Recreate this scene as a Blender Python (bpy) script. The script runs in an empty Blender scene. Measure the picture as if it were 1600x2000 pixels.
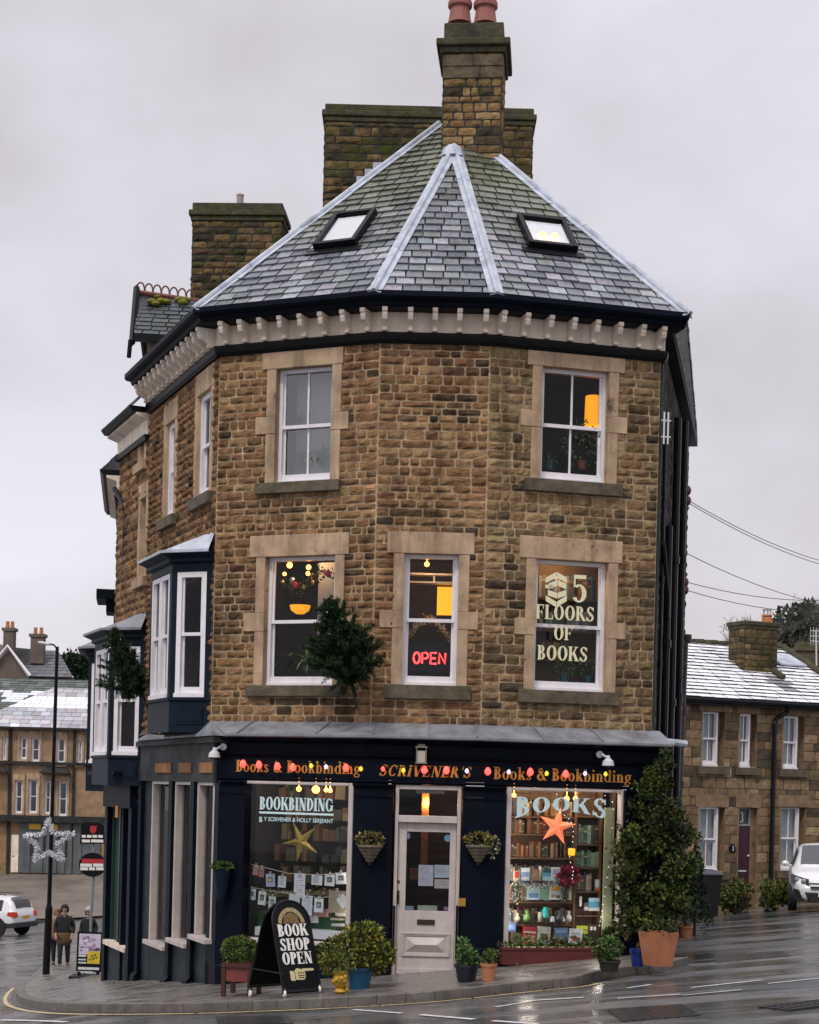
import bpy, math, random
from mathutils import Vector, Matrix, Euler, noise
R = math.radians
random.seed(11)
sc = bpy.context.scene

# ------------------------------------------------------------------ camera
FPX, ROLL, PX, PY, EYE = 3200.0, 0.025, 800.0, 1540.0, 1.4
cam_d = bpy.data.cameras.new('camera')
cam = bpy.data.objects.new('camera', cam_d)
sc.collection.objects.link(cam)
cam_d.sensor_fit = 'VERTICAL'
cam_d.sensor_height = 36.0
cam_d.sensor_width = 36.0
cam_d.lens = 36.0 * FPX / 2000.0
cam_d.shift_y = (PY - 1000.0) / 2000.0
cam_d.clip_start = 0.1
cam_d.clip_end = 3000.0
cam.matrix_world = Matrix.Translation((0, 0, EYE)) @ Matrix.Rotation(R(90), 4, 'X') @ Matrix.Rotation(ROLL, 4, 'Z')
sc.camera = cam

# ------------------------------------------------------------------ light
SUN_EL, SUN_AZ = 54.0, 205.0          # broad, cloud-softened sun behind the viewer's left shoulder
world = bpy.data.worlds.new('World')
sc.world = world
world.use_nodes = True
wn, wl = world.node_tree.nodes, world.node_tree.links
wn.clear()
def wnode(t, **kw):
    n = wn.new(t)
    for k, v in kw.items():
        setattr(n, k, v)
    return n
w_out = wnode('ShaderNodeOutputWorld')
w_bg = wnode('ShaderNodeBackground')
w_sky = wnode('ShaderNodeTexSky', sky_type='NISHITA', sun_disc=False)
w_sky.sun_elevation = R(SUN_EL)
w_sky.sun_rotation = R(SUN_AZ)
w_sky.air_density = 1.0
w_sky.dust_density = 3.0
w_tc = wnode('ShaderNodeTexCoord')
w_map = wnode('ShaderNodeMapping')
w_map.inputs['Scale'].default_value = (2.2, 2.2, 3.4)
w_map.inputs['Location'].default_value = (0.35, 0.0, 0.9)
w_n1 = wnode('ShaderNodeTexNoise')
w_n1.inputs['Scale'].default_value = 1.15
w_n1.inputs['Detail'].default_value = 6.0
w_n1.inputs['Roughness'].default_value = 0.5
w_r1 = wnode('ShaderNodeValToRGB')
w_r1.color_ramp.elements[0].position = 0.33
w_r1.color_ramp.elements[0].color = (4.8, 4.4, 4.45, 1)
w_r1.color_ramp.elements[1].position = 0.62
w_r1.color_ramp.elements[1].color = (7.6, 7.45, 8.1, 1)
w_sep = wnode('ShaderNodeSeparateXYZ')
w_z = wnode('ShaderNodeMapRange')
w_z.inputs['From Min'].default_value = 0.42
w_z.inputs['From Max'].default_value = 0.95
w_z.inputs['To Min'].default_value = 1.0
w_z.inputs['To Max'].default_value = 2.0
w_low = wnode('ShaderNodeMapRange')            # thinner cloud toward the horizon
w_low.inputs['From Min'].default_value = 0.02
w_low.inputs['From Max'].default_value = 0.22
w_low.inputs['To Min'].default_value = 1.22
w_low.inputs['To Max'].default_value = 1.0
w_prod = wnode('ShaderNodeMath', operation='MULTIPLY')
w_mul = wnode('ShaderNodeVectorMath', operation='SCALE')
w_mix = wnode('ShaderNodeMixRGB')
w_mix.inputs['Fac'].default_value = 0.93       # closed cloud deck under the clear sky
wl.new(w_tc.outputs['Generated'], w_map.inputs['Vector'])
wl.new(w_map.outputs['Vector'], w_n1.inputs['Vector'])
wl.new(w_n1.outputs['Fac'], w_r1.inputs['Fac'])
wl.new(w_tc.outputs['Generated'], w_sep.inputs['Vector'])
wl.new(w_sep.outputs['Z'], w_z.inputs['Value'])
wl.new(w_r1.outputs['Color'], w_mul.inputs[0])
wl.new(w_sep.outputs['Z'], w_low.inputs['Value'])
wl.new(w_z.outputs['Result'], w_prod.inputs[0])
wl.new(w_low.outputs['Result'], w_prod.inputs[1])
wl.new(w_prod.outputs[0], w_mul.inputs['Scale'])
wl.new(w_sky.outputs['Color'], w_mix.inputs['Color1'])
wl.new(w_mul.outputs['Vector'], w_mix.inputs['Color2'])
wl.new(w_mix.outputs['Color'], w_bg.inputs['Color'])
wl.new(w_bg.outputs['Background'], w_out.inputs['Surface'])
w_bg.inputs['Strength'].default_value = 0.1

sun_d = bpy.data.lights.new('sun', 'SUN')
sun_d.energy = 1.5
sun_d.angle = R(10)
sun_d.color = (1.0, 0.93, 0.84)
sun = bpy.data.objects.new('sun', sun_d)
sc.collection.objects.link(sun)
# the light comes from azimuth SUN_AZ (clockwise from +Y), elevation SUN_EL
sdir = Vector((math.sin(R(SUN_AZ)) * math.cos(R(SUN_EL)), math.cos(R(SUN_AZ)) * math.cos(R(SUN_EL)), math.sin(R(SUN_EL))))
sun.rotation_euler = sdir.to_track_quat('Z', 'Y').to_euler()
sun.location = sdir * 60

sc.view_settings.view_transform = 'Standard'
sc.view_settings.look = 'None'
sc.view_settings.exposure = 0.12
sc.view_settings.gamma = 1.0
sc.cycles.max_bounces = 8
sc.cycles.transparent_max_bounces = 12
sc.cycles.sample_clamp_indirect = 4.0
sc.cycles.caustics_reflective = False
sc.cycles.caustics_refractive = False

# ------------------------------------------------------------------ materials
MATS = {}
def mat(name, col=(0.5, 0.5, 0.5), rough=0.6, attr=False, nscale=0.0, namt=0.25, bump=0.0, bscale=40.0, metal=0.0,
        spec=0.5, emit=0.0, moss=0.0, mosscol=(0.05, 0.07, 0.012), mscale=1.3, stretch=None, rvar=0.0, grime=0.0, streak=0.0):
    if name in MATS:
        return MATS[name]
    m = bpy.data.materials.new(name)
    m.use_nodes = True
    n, l = m.node_tree.nodes, m.node_tree.links
    b = n['Principled BSDF']
    b.inputs['Roughness'].default_value = rough
    b.inputs['Metallic'].default_value = metal
    b.inputs['Specular IOR Level'].default_value = spec
    geo = n.new('ShaderNodeNewGeometry')
    vec = geo.outputs['Position']
    if stretch:
        mp = n.new('ShaderNodeMapping')
        mp.inputs['Scale'].default_value = stretch
        l.new(vec, mp.inputs['Vector'])
        vec = mp.outputs['Vector']
    if attr:
        a = n.new('ShaderNodeAttribute')
        a.attribute_name = 'col'
        c = a.outputs['Color']
    else:
        rgb = n.new('ShaderNodeRGB')
        rgb.outputs[0].default_value = (*col, 1)
        c = rgb.outputs[0]
    if nscale:
        t = n.new('ShaderNodeTexNoise')
        t.inputs['Scale'].default_value = nscale
        t.inputs['Detail'].default_value = 6
        t.inputs['Roughness'].default_value = 0.62
        l.new(vec, t.inputs['Vector'])
        mr = n.new('ShaderNodeMapRange')
        mr.inputs['From Min'].default_value = 0.28
        mr.inputs['From Max'].default_value = 0.72
        mr.inputs['To Min'].default_value = 1 - namt
        mr.inputs['To Max'].default_value = 1 + namt
        l.new(t.outputs['Fac'], mr.inputs['Value'])
        vm = n.new('ShaderNodeVectorMath')
        vm.operation = 'SCALE'
        l.new(c, vm.inputs[0])
        l.new(mr.outputs['Result'], vm.inputs['Scale'])
        c = vm.outputs['Vector']
        if rvar:
            rr = n.new('ShaderNodeMapRange')
            rr.inputs['From Min'].default_value = 0.3
            rr.inputs['From Max'].default_value = 0.7
            rr.inputs['To Min'].default_value = max(0.04, rough - rvar)
            rr.inputs['To Max'].default_value = min(1, rough + rvar)
            l.new(t.outputs['Fac'], rr.inputs['Value'])
            l.new(rr.outputs['Result'], b.inputs['Roughness'])
    for amt, colr, scl in ((moss, mosscol, mscale), (grime, (0.02, 0.02, 0.018), 2.3)):
        if not amt:
            continue
        t2 = n.new('ShaderNodeTexNoise')
        t2.inputs['Scale'].default_value = scl
        t2.inputs['Detail'].default_value = 7
        t2.inputs['Roughness'].default_value = 0.68
        l.new(vec, t2.inputs['Vector'])
        rp = n.new('ShaderNodeMapRange')
        rp.inputs['From Min'].default_value = 0.66 - 0.3 * amt
        rp.inputs['From Max'].default_value = 0.78 - 0.2 * amt
        rp.inputs['To Max'].default_value = 0.9
        l.new(t2.outputs['Fac'], rp.inputs['Value'])
        mx = n.new('ShaderNodeMixRGB')
        l.new(rp.outputs['Result'], mx.inputs['Fac'])
        l.new(c, mx.inputs['Color1'])
        mx.inputs['Color2'].default_value = (*colr, 1)
        c = mx.outputs['Color']
    if streak:                       # rain-washed stains running down the surface
        mp2 = n.new('ShaderNodeMapping')
        mp2.inputs['Scale'].default_value = (3.2, 3.2, 0.33)
        l.new(geo.outputs['Position'], mp2.inputs['Vector'])
        t3 = n.new('ShaderNodeTexNoise')
        t3.inputs['Scale'].default_value = 1.3
        t3.inputs['Detail'].default_value = 6
        t3.inputs['Roughness'].default_value = 0.7
        l.new(mp2.outputs['Vector'], t3.inputs['Vector'])
        r3 = n.new('ShaderNodeMapRange')
        r3.inputs['From Min'].default_value = 0.46
        r3.inputs['From Max'].default_value = 0.68
        r3.inputs['To Min'].default_value = 1.0
        r3.inputs['To Max'].default_value = 1.0 - streak
        l.new(t3.outputs['Fac'], r3.inputs['Value'])
        v3 = n.new('ShaderNodeVectorMath')
        v3.operation = 'SCALE'
        l.new(c, v3.inputs[0])
        l.new(r3.outputs['Result'], v3.inputs['Scale'])
        c = v3.outputs['Vector']
    l.new(c, b.inputs['Base Color'])
    if bump:
        tb = n.new('ShaderNodeTexNoise')
        tb.inputs['Scale'].default_value = bscale
        tb.inputs['Detail'].default_value = 5
        l.new(vec, tb.inputs['Vector'])
        bp = n.new('ShaderNodeBump')
        bp.inputs['Strength'].default_value = bump
        bp.inputs['Distance'].default_value = 0.02
        l.new(tb.outputs['Fac'], bp.inputs['Height'])
        l.new(bp.outputs['Normal'], b.inputs['Normal'])
    if emit:
        l.new(c, b.inputs['Emission Color'])
        b.inputs['Emission Strength'].default_value = emit
    MATS[name] = m
    return m

def glass(name, tint=(0.85, 0.9, 0.92), boost=1.0):
    if name in MATS:
        return MATS[name]
    m = bpy.data.materials.new(name)
    m.use_nodes = True
    n, l = m.node_tree.nodes, m.node_tree.links
    n.remove(n['Principled BSDF'])
    tr = n.new('ShaderNodeBsdfTransparent')
    tr.inputs['Color'].default_value = (*tint, 1)
    gl = n.new('ShaderNodeBsdfGlossy')
    gl.inputs['Roughness'].default_value = 0.02
    gl.inputs['Color'].default_value = (1, 1, 1, 1)
    fr = n.new('ShaderNodeFresnel')
    fr.inputs['IOR'].default_value = 1.5
    mu = n.new('ShaderNodeMath')
    mu.operation = 'MULTIPLY'
    mu.use_clamp = True
    mu.inputs[1].default_value = boost
    mx = n.new('ShaderNodeMixShader')
    l.new(fr.outputs[0], mu.inputs[0])
    l.new(mu.outputs[0], mx.inputs[0])
    l.new(tr.outputs[0], mx.inputs[1])
    l.new(gl.outputs[0], mx.inputs[2])
    l.new(mx.outputs[0], n['Material Output'].inputs['Surface'])
    MATS[name] = m
    return m

def M(k):
    return MATS[k]
mat('stone', attr=True, rough=0.92, nscale=9, namt=0.42, bump=0.9, bscale=26, spec=0.2, grime=0.18, streak=0.55)
mat('ashlar', col=(0.45, 0.325, 0.215), rough=0.85, nscale=3.5, namt=0.3, bump=0.35, bscale=45, spec=0.25, grime=0.2, streak=0.4)
mat('sill_stone', col=(0.105, 0.085, 0.058), rough=0.9, nscale=6, namt=0.5, bump=0.5, bscale=40, moss=0.35)
mat('mortar', col=(0.42, 0.305, 0.19), rough=0.95, nscale=4, namt=0.5, streak=0.45, bump=0.4, bscale=50, spec=0.1)
mat('slate', attr=True, rough=0.40, nscale=14, namt=0.35, bump=0.3, bscale=30, spec=0.6, moss=0.32, mosscol=(0.038, 0.045, 0.014), mscale=1.1, rvar=0.15)
mat('lead', col=(0.40, 0.44, 0.52), rough=0.45, nscale=3.5, namt=0.4, bump=0.12, bscale=12, spec=0.6, rvar=0.15)
mat('lead_dark', col=(0.20, 0.21, 0.235), rough=0.45, nscale=4, namt=0.35, bump=0.15, bscale=12, spec=0.6, rvar=0.15)
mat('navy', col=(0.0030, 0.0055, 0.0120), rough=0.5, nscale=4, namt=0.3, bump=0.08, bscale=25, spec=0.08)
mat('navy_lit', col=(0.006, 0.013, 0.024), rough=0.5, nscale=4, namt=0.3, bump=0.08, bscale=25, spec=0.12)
mat('teal_brick', col=(0.016, 0.026, 0.031), rough=0.55, nscale=5, namt=0.5, bump=0.35, bscale=14, spec=0.2)
mat('white', col=(0.78, 0.76, 0.80), rough=0.4, nscale=6, namt=0.08)
mat('cream', col=(0.86, 0.74, 0.62), rough=0.55, nscale=5, namt=0.15, grime=0.10, streak=0.25)
mat('doorpaint', col=(0.54, 0.48, 0.46), rough=0.45, nscale=6, namt=0.12, streak=0.14, bump=0.06, bscale=30)
mat('black', col=(0.005, 0.006, 0.008), rough=0.45, nscale=5, namt=0.3, spec=0.15)
mat('pipe', col=(0.008, 0.009, 0.012), rough=0.4, nscale=5, namt=0.3, spec=0.25)
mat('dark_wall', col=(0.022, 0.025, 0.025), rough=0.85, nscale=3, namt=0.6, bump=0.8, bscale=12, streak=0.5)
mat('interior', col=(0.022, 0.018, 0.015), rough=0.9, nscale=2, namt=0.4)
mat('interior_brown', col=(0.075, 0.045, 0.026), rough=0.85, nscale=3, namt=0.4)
mat('blind', col=(0.42, 0.42, 0.44), rough=0.8, nscale=2, namt=0.1)
mat('net_curtain', col=(0.55, 0.57, 0.58), rough=0.9, nscale=9, namt=0.2, stretch=(6, 6, 0.6))
mat('attr', attr=True, rough=0.6, nscale=12, namt=0.18)
mat('attr_gloss', attr=True, rough=0.32, nscale=12, namt=0.15)
mat('leaf', attr=True, rough=0.5, nscale=20, namt=0.25, spec=0.2)
mat('bark', col=(0.05, 0.035, 0.022), rough=0.9, nscale=12, namt=0.4, bump=0.5, bscale=30)
mat('terracotta', col=(0.40, 0.155, 0.075), rough=0.75, nscale=5, namt=0.2, bump=0.1)
mat('gold', col=(0.62, 0.26, 0.035), rough=0.45)
mat('sign_white', col=(0.80, 0.79, 0.76), rough=0.5)
mat('pale_vinyl', col=(0.60, 0.80, 0.83), rough=0.5)
mat('cream_vinyl', col=(0.80, 0.76, 0.50), rough=0.5)
mat('wood', col=(0.12, 0.06, 0.028), rough=0.7, nscale=4, namt=0.35, stretch=(3, 3, 0.4))
mat('rubber', col=(0.012, 0.012, 0.012), rough=0.8)
mat('metal', col=(0.45, 0.46, 0.48), rough=0.35, metal=0.9)
mat('silver_paint', col=(0.62, 0.63, 0.65), rough=0.45)
mat('snow', col=(0.82, 0.84, 0.90), rough=0.7, nscale=5, namt=0.06, bump=0.4, bscale=15)
mat('carwhite', col=(0.72, 0.73, 0.76), rough=0.18, spec=0.6, nscale=3, namt=0.03)
mat('car_glass', col=(0.012, 0.016, 0.020), rough=0.06, spec=0.8)
glass('glass', boost=0.45)
glass('glass_mid', boost=4.0)
glass('glass_sky', boost=3.2)
def emis(name, col, s):
    return mat(name, col=col, emit=s, rough=0.5)
emis('bulb_red', (1.0, 0.09, 0.07), 1.9)
emis('bulb_yellow', (0.85, 0.62, 0.05), 1.0)
emis('bulb_violet', (0.62, 0.55, 0.95), 1.3)
emis('bulb_warm', (1.0, 0.36, 0.06), 7.0)
emis('fairy', (0.9, 0.95, 1.0), 1.4)
emis('neon', (1.0, 0.06, 0.06), 2.6)
emis('star_lamp', (1.0, 0.22, 0.10), 0.62)
emis('shade_lamp', (1.0, 0.36, 0.012), 0.95)
emis('lantern_glow', (1.0, 0.45, 0.02), 1.1)

# ------------------------------------------------------------------ mapping photo pixels to rays
def ray(px, py):
    dx, dy = px - PX, py - PY
    X = dx * math.cos(ROLL) + dy * math.sin(ROLL)
    Z = -(-dx * math.sin(ROLL) + dy * math.cos(ROLL))
    return Vector((X / FPX, 1.0, Z / FPX))
def W(px, py, Y):
    return ray(px, py) * Y + Vector((0, 0, EYE))
def sstep(t):
    t = max(0.0, min(1.0, t))
    return t * t * (3 - 2 * t)
def hgt(X, Y):
    Xc = max(-30.0, min(25.0, X))
    Yc = max(-20.0, min(90.0, Y))
    z = 0.1 * Xc - 0.055 * Yc - 0.3 * sstep((-2.7 - Xc) / 6.0) + 0.025 * max(0.0, Yc - 45.0)
    return z
def G(px, py, lift=0.0):
    r = ray(px, py)
    a, b = 8.0, 160.0
    f = lambda Y: EYE + r.z * Y - hgt(r.x * Y, Y) - lift
    if f(b) > 0:
        Y = b
    else:
        for _ in range(50):
            m = 0.5 * (a + b)
            if f(m) > 0:
                a = m
            else:
                b = m
        Y = a
    return Vector((r.x * Y, Y, EYE + r.z * Y))

class Frame:
    """local axes: u to the right as seen, v outward, z up"""
    def __init__(s, O, U, N=None, Wv=None):
        s.O = Vector(O)
        s.U = Vector(U).normalized()
        s.W = Vector(Wv).normalized() if Wv is not None else Vector((0, 0, 1))
        s.N = Vector(N).normalized() if N is not None else Vector((s.U.y, -s.U.x, 0)).normalized()
    def p(s, u, v, z):
        return s.O + s.U * u + s.N * v + s.W * z
    def pu(s, px, py, v=0.0):
        r = ray(px, py)
        C = Vector((0, 0, EYE))
        den = r.dot(s.N)
        t = ((s.O + s.N * v) - C).dot(s.N) / den
        P = C + r * t - s.O
        return P.dot(s.U), P.dot(s.W)
    def z(s, px, py, v=0.0):
        return s.pu(px, py, v)[1]
    def u(s, px, py, v=0.0):
        return s.pu(px, py, v)[0]

# ------------------------------------------------------------------ mesh builder
ORG = {}
class MB:
    def __init__(s):
        s.v, s.f, s.c, s.mi = [], [], [], []
        s.hascol = False
        s.m = 0
    def face(s, pts, col=None):
        i = len(s.v)
        s.v.extend(Vector(p) for p in pts)
        s.f.append(tuple(range(i, i + len(pts))))
        s.c.append(col)
        s.mi.append(s.m)
        if col is not None:
            s.hascol = True
    def mesh(s, verts, faces, col=None):
        i = len(s.v)
        s.v.extend(Vector(p) for p in verts)
        for f in faces:
            s.f.append(tuple(i + k for k in f))
            s.c.append(col)
            s.mi.append(s.m)
        if col is not None:
            s.hascol = True
    def box8(s, q, col=None):
        s.mesh(q, [(0, 3, 2, 1), (4, 5, 6, 7), (0, 1, 5, 4), (1, 2, 6, 5), (2, 3, 7, 6), (3, 0, 4, 7)], col)
    def fbox(s, fr, u0, u1, z0, z1, v0, v1, col=None):
        p = fr.p
        s.box8([p(u0, v1, z0), p(u1, v1, z0), p(u1, v0, z0), p(u0, v0, z0), p(u0, v1, z1), p(u1, v1, z1), p(u1, v0, z1), p(u0, v0, z1)], col)
    def box(s, c, d, col=None, rz=0.0):
        fr = Frame(c, (math.cos(rz), math.sin(rz), 0))
        s.fbox(fr, -d[0] / 2, d[0] / 2, -d[2] / 2, d[2] / 2, -d[1] / 2, d[1] / 2, col)
    def prism(s, fr, pts, v0, v1, col=None):
        n = len(pts)
        vs = [fr.p(u, v1, z) for u, z in pts] + [fr.p(u, v0, z) for u, z in pts]
        fs = [tuple(range(n)), tuple(range(2 * n - 1, n - 1, -1))]
        for i in range(n):
            j = (i + 1) % n
            fs.append((j, i, i + n, j + n))
        s.mesh(vs, fs, col)
    def tube(s, path, r, n=8, col=None, r1=None, caps=True):
        path = [Vector(p) for p in path]
        rings = []
        N = len(path)
        up = None
        for i, p in enumerate(path):
            d = (path[min(i + 1, N - 1)] - path[max(i - 1, 0)]).normalized()
            a = Vector((0, 0, 1)) if abs(d.z) < 0.9 else Vector((1, 0, 0))
            if up is not None and up.cross(d).length > 0.2:
                a = up
            x = a.cross(d).normalized()
            y = d.cross(x).normalized()
            up = a
            rr = r if r1 is None else r + (r1 - r) * i / max(1, N - 1)
            if isinstance(r, (list, tuple)):
                rr = r[i]
            rings.append([p + x * rr * math.cos(2 * math.pi * k / n) + y * rr * math.sin(2 * math.pi * k / n) for k in range(n)])
        vs = [q for rg in rings for q in rg]
        fs = []
        for i in range(N - 1):
            for k in range(n):
                k2 = (k + 1) % n
                fs.append((i * n + k, i * n + k2, (i + 1) * n + k2, (i + 1) * n + k))
        if caps:
            fs.append(tuple(range(n - 1, -1, -1)))
            fs.append(tuple((N - 1) * n + k for k in range(n)))
        s.mesh(vs, fs, col)
    def lathe(s, c, prof, n=20, col=None, sx=1.0, sy=1.0, axis=None):
        c = Vector(c)
        vs, fs = [], []
        q = axis.to_track_quat('Z', 'Y') if axis is not None else None
        for r, z in prof:
            for k in range(n):
                a = 2 * math.pi * k / n
                w = Vector((r * sx * math.cos(a), r * sy * math.sin(a), z))
                vs.append(c + (q @ w if q else w))
        for i in range(len(prof) - 1):
            for k in range(n):
                k2 = (k + 1) % n
                fs.append((i * n + k, i * n + k2, (i + 1) * n + k2, (i + 1) * n + k))
        if prof[0][0] > 1e-5:
            fs.append(tuple(range(n - 1, -1, -1)))
        if prof[-1][0] > 1e-5:
            fs.append(tuple((len(prof) - 1) * n + k for k in range(n)))
        s.mesh(vs, fs, col)
    def ball(s, c, r, col=None, n=10, sz=1.0):
        s.lathe(c, [(max(1e-4, r * math.sin(math.pi * i / 7)), -r * sz * math.cos(math.pi * i / 7)) for i in range(8)], n, col)
    def sweep(s, chain, prof, closed=True, col=None):
        """chain: list of (point2d, miter2d); prof: list of (v, z)"""
        k = len(prof)
        vs, fs = [], []
        for b, m in chain:
            for v, z in prof:
                vs.append((b[0] + m[0] * v, b[1] + m[1] * v, z))
        for i in range(len(chain) - 1):
            for j in range(k if closed else k - 1):
                j2 = (j + 1) % k
                fs.append((i * k + j, i * k + j2, (i + 1) * k + j2, (i + 1) * k + j))
        if closed:
            fs.append(tuple(range(k - 1, -1, -1)))
            fs.append(tuple((len(chain) - 1) * k + j for j in range(k)))
        s.mesh(vs, fs, col)
    def build(s, name, m, parent=None, smooth=False, org=None, bevel=0.0):
        if not s.v:
            return None
        me = bpy.data.meshes.new(name)
        if parent is not None:
            root = parent
            while root.parent:
                root = root.parent
            o0 = ORG[root]
        elif org is not None:
            o0 = Vector(org)
        else:
            xs = [p.x for p in s.v]; ys = [p.y for p in s.v]; zs = [p.z for p in s.v]
            o0 = Vector(((min(xs) + max(xs)) / 2, (min(ys) + max(ys)) / 2, min(zs)))
        me.from_pydata([p - o0 for p in s.v], [], s.f)
        ms = m if isinstance(m, (list, tuple)) else [m]
        for q in ms:
            me.materials.append(MATS[q] if isinstance(q, str) else q)
        if len(ms) > 1:
            me.polygons.foreach_set('material_index', s.mi)
        if s.hascol:
            a = me.attributes.new('col', 'FLOAT_COLOR', 'FACE')
            flat = []
            for c in s.c:
                c = c or (0.5, 0.5, 0.5)
                flat.extend((c[0], c[1], c[2], 1.0))
            a.data.foreach_set('color', flat)
        if smooth:
            me.polygons.foreach_set('use_smooth', [True] * len(me.polygons))
        me.update()
        o = bpy.data.objects.new(name, me)
        sc.collection.objects.link(o)
        if parent is not None:
            o.parent = parent
        else:
            o.location = o0
            ORG[o] = o0
        if bevel:
            b = o.modifiers.new('bevel', 'BEVEL')
            b.width = bevel
            b.segments = 2
            b.limit_method = 'ANGLE'
        return o

def tag(o, label=None, cat=None, group=None, kind=None):
    if label: o['label'] = label
    if cat: o['category'] = cat
    if group: o['group'] = group
    if kind: o['kind'] = kind
    return o
def empty(name, loc, label, cat, group=None):
    o = bpy.data.objects.new(name, None)
    o.empty_display_size = 0.2
    sc.collection.objects.link(o)
    o.location = loc
    ORG[o] = Vector(loc)
    return tag(o, label, cat, group)
def copy_tree(o, loc, rz=0.0, label=None, parent=None):
    c = o.copy()
    sc.collection.objects.link(c)
    if parent is None:
        c.location = loc
        c.rotation_euler = (0, 0, rz)
        if label: c['label'] = label
        ORG[c] = Vector(loc)
    else:
        c.parent = parent
    for ch in o.children:
        copy_tree(ch, None, parent=c)
    return c
def jit(c, a=0.15):
    k = 1 + random.uniform(-a, a)
    return tuple(max(0.0, x * k * (1 + random.uniform(-a, a) * 0.3)) for x in c)
def lerp(a, b, t):
    return tuple(x + (y - x) * t for x, y in zip(a, b))

# ------------------------------------------------------------------ coursed rock-faced stone
PAL_MAIN = [(0.232, 0.130, 0.064), (0.268, 0.156, 0.080), (0.190, 0.106, 0.054), (0.310, 0.195, 0.100), (0.130, 0.082, 0.045), (0.070, 0.050, 0.032)]
PAL_W = [5, 4, 4, 2.2, 1.6, 0.32]
def stones(mb, mm, fr, u0, u1, z0, z1, holes=(), hr=(0.092, 0.135), wr=(0.13, 0.36), prot=0.024, pal=PAL_MAIN, pw=PAL_W, soot=None, res=(4, 3), g=0.0095):
    z = z0
    while z < z1 - 0.02:
        h = random.uniform(*hr)
        if z1 - (z + h) < hr[0] * 0.7:
            h = z1 - z
        iv = [(u0, u1)]
        for (a, b, c, d) in holes:
            ov = min(z + h, d) - max(z, c)
            if ov > 0.35 * h:
                nv = []
                for (s, e) in iv:
                    if b <= s or a >= e:
                        nv.append((s, e))
                    else:
                        if a - s > 0.02: nv.append((s, a))
                        if e - b > 0.02: nv.append((b, e))
                iv = nv
        for (s, e) in iv:
            mm.face([fr.p(s, 0, z), fr.p(e, 0, z), fr.p(e, 0, z + h), fr.p(s, 0, z + h)])
            u = s
            while u < e - 0.01:
                w = random.uniform(*wr)
                if random.random() < 0.22: w *= random.uniform(0.45, 0.8)
                elif random.random() < 0.12: w *= 1.35
                if e - (u + w) < wr[0] * 0.7:
                    w = e - u
                one_stone(mb, fr, u + g, u + w - g, z + g * 0.8, z + h - g * 0.8, prot, random.choices(pal, pw)[0], soot, res)
                u += w
        z += h
def one_stone(mb, fr, a, b, c, d, prot, col, soot, res):
    nx, ny = res
    if soot:
        k = soot((a + b) / 2, (c + d) / 2)
        if k > 0:
            col = lerp(col, (0.022, 0.019, 0.014), min(0.95, k * random.uniform(0.5, 1.3)))
    col = jit(col, 0.16)
    vs, idx = [], {}
    seed = random.random() * 99
    for j in range(ny + 1):
        for i in range(nx + 1):
            fu, fz = i / nx, j / ny
            edge = i in (0, nx) or j in (0, ny)
            u = a + (b - a) * fu
            z = c + (d - c) * fz
            corner = i in (0, nx) and j in (0, ny)
            if edge:
                v = prot * 0.3
                ins = 0.007 if corner else random.uniform(-0.002, 0.006)
                u += ins if i == 0 else (-ins if i == nx else random.uniform(-0.004, 0.004))
                z += ins if j == 0 else (-ins if j == ny else random.uniform(-0.003, 0.003))
            else:
                nv = noise.noise(Vector((u * 9 + seed, z * 9, seed)))
                v = prot * (0.85 + 1.15 * nv)
                u += random.uniform(-0.008, 0.008)
                z += random.uniform(-0.006, 0.006)
            idx[(i, j)] = len(vs)
            vs.append(fr.p(u, v, z))
    fs = []
    for j in range(ny):
        for i in range(nx):
            fs.append((idx[(i, j)], idx[(i + 1, j)], idx[(i + 1, j + 1)], idx[(i, j + 1)]))
    ring = [(i, 0) for i in range(nx + 1)] + [(nx, j) for j in range(1, ny + 1)] + [(i, ny) for i in range(nx - 1, -1, -1)] + [(0, j) for j in range(ny - 1, 0, -1)]
    base = len(vs)
    for k in ring:
        P = vs[idx[k]]
        vs.append(P - fr.N * ((P - fr.O).dot(fr.N) + 0.004))
    n = len(ring)
    for k in range(n):
        k2 = (k + 1) % n
        fs.append((idx[ring[k2]], idx[ring[k]], base + k, base + k2))
    mb.mesh(vs, fs, col)

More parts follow.
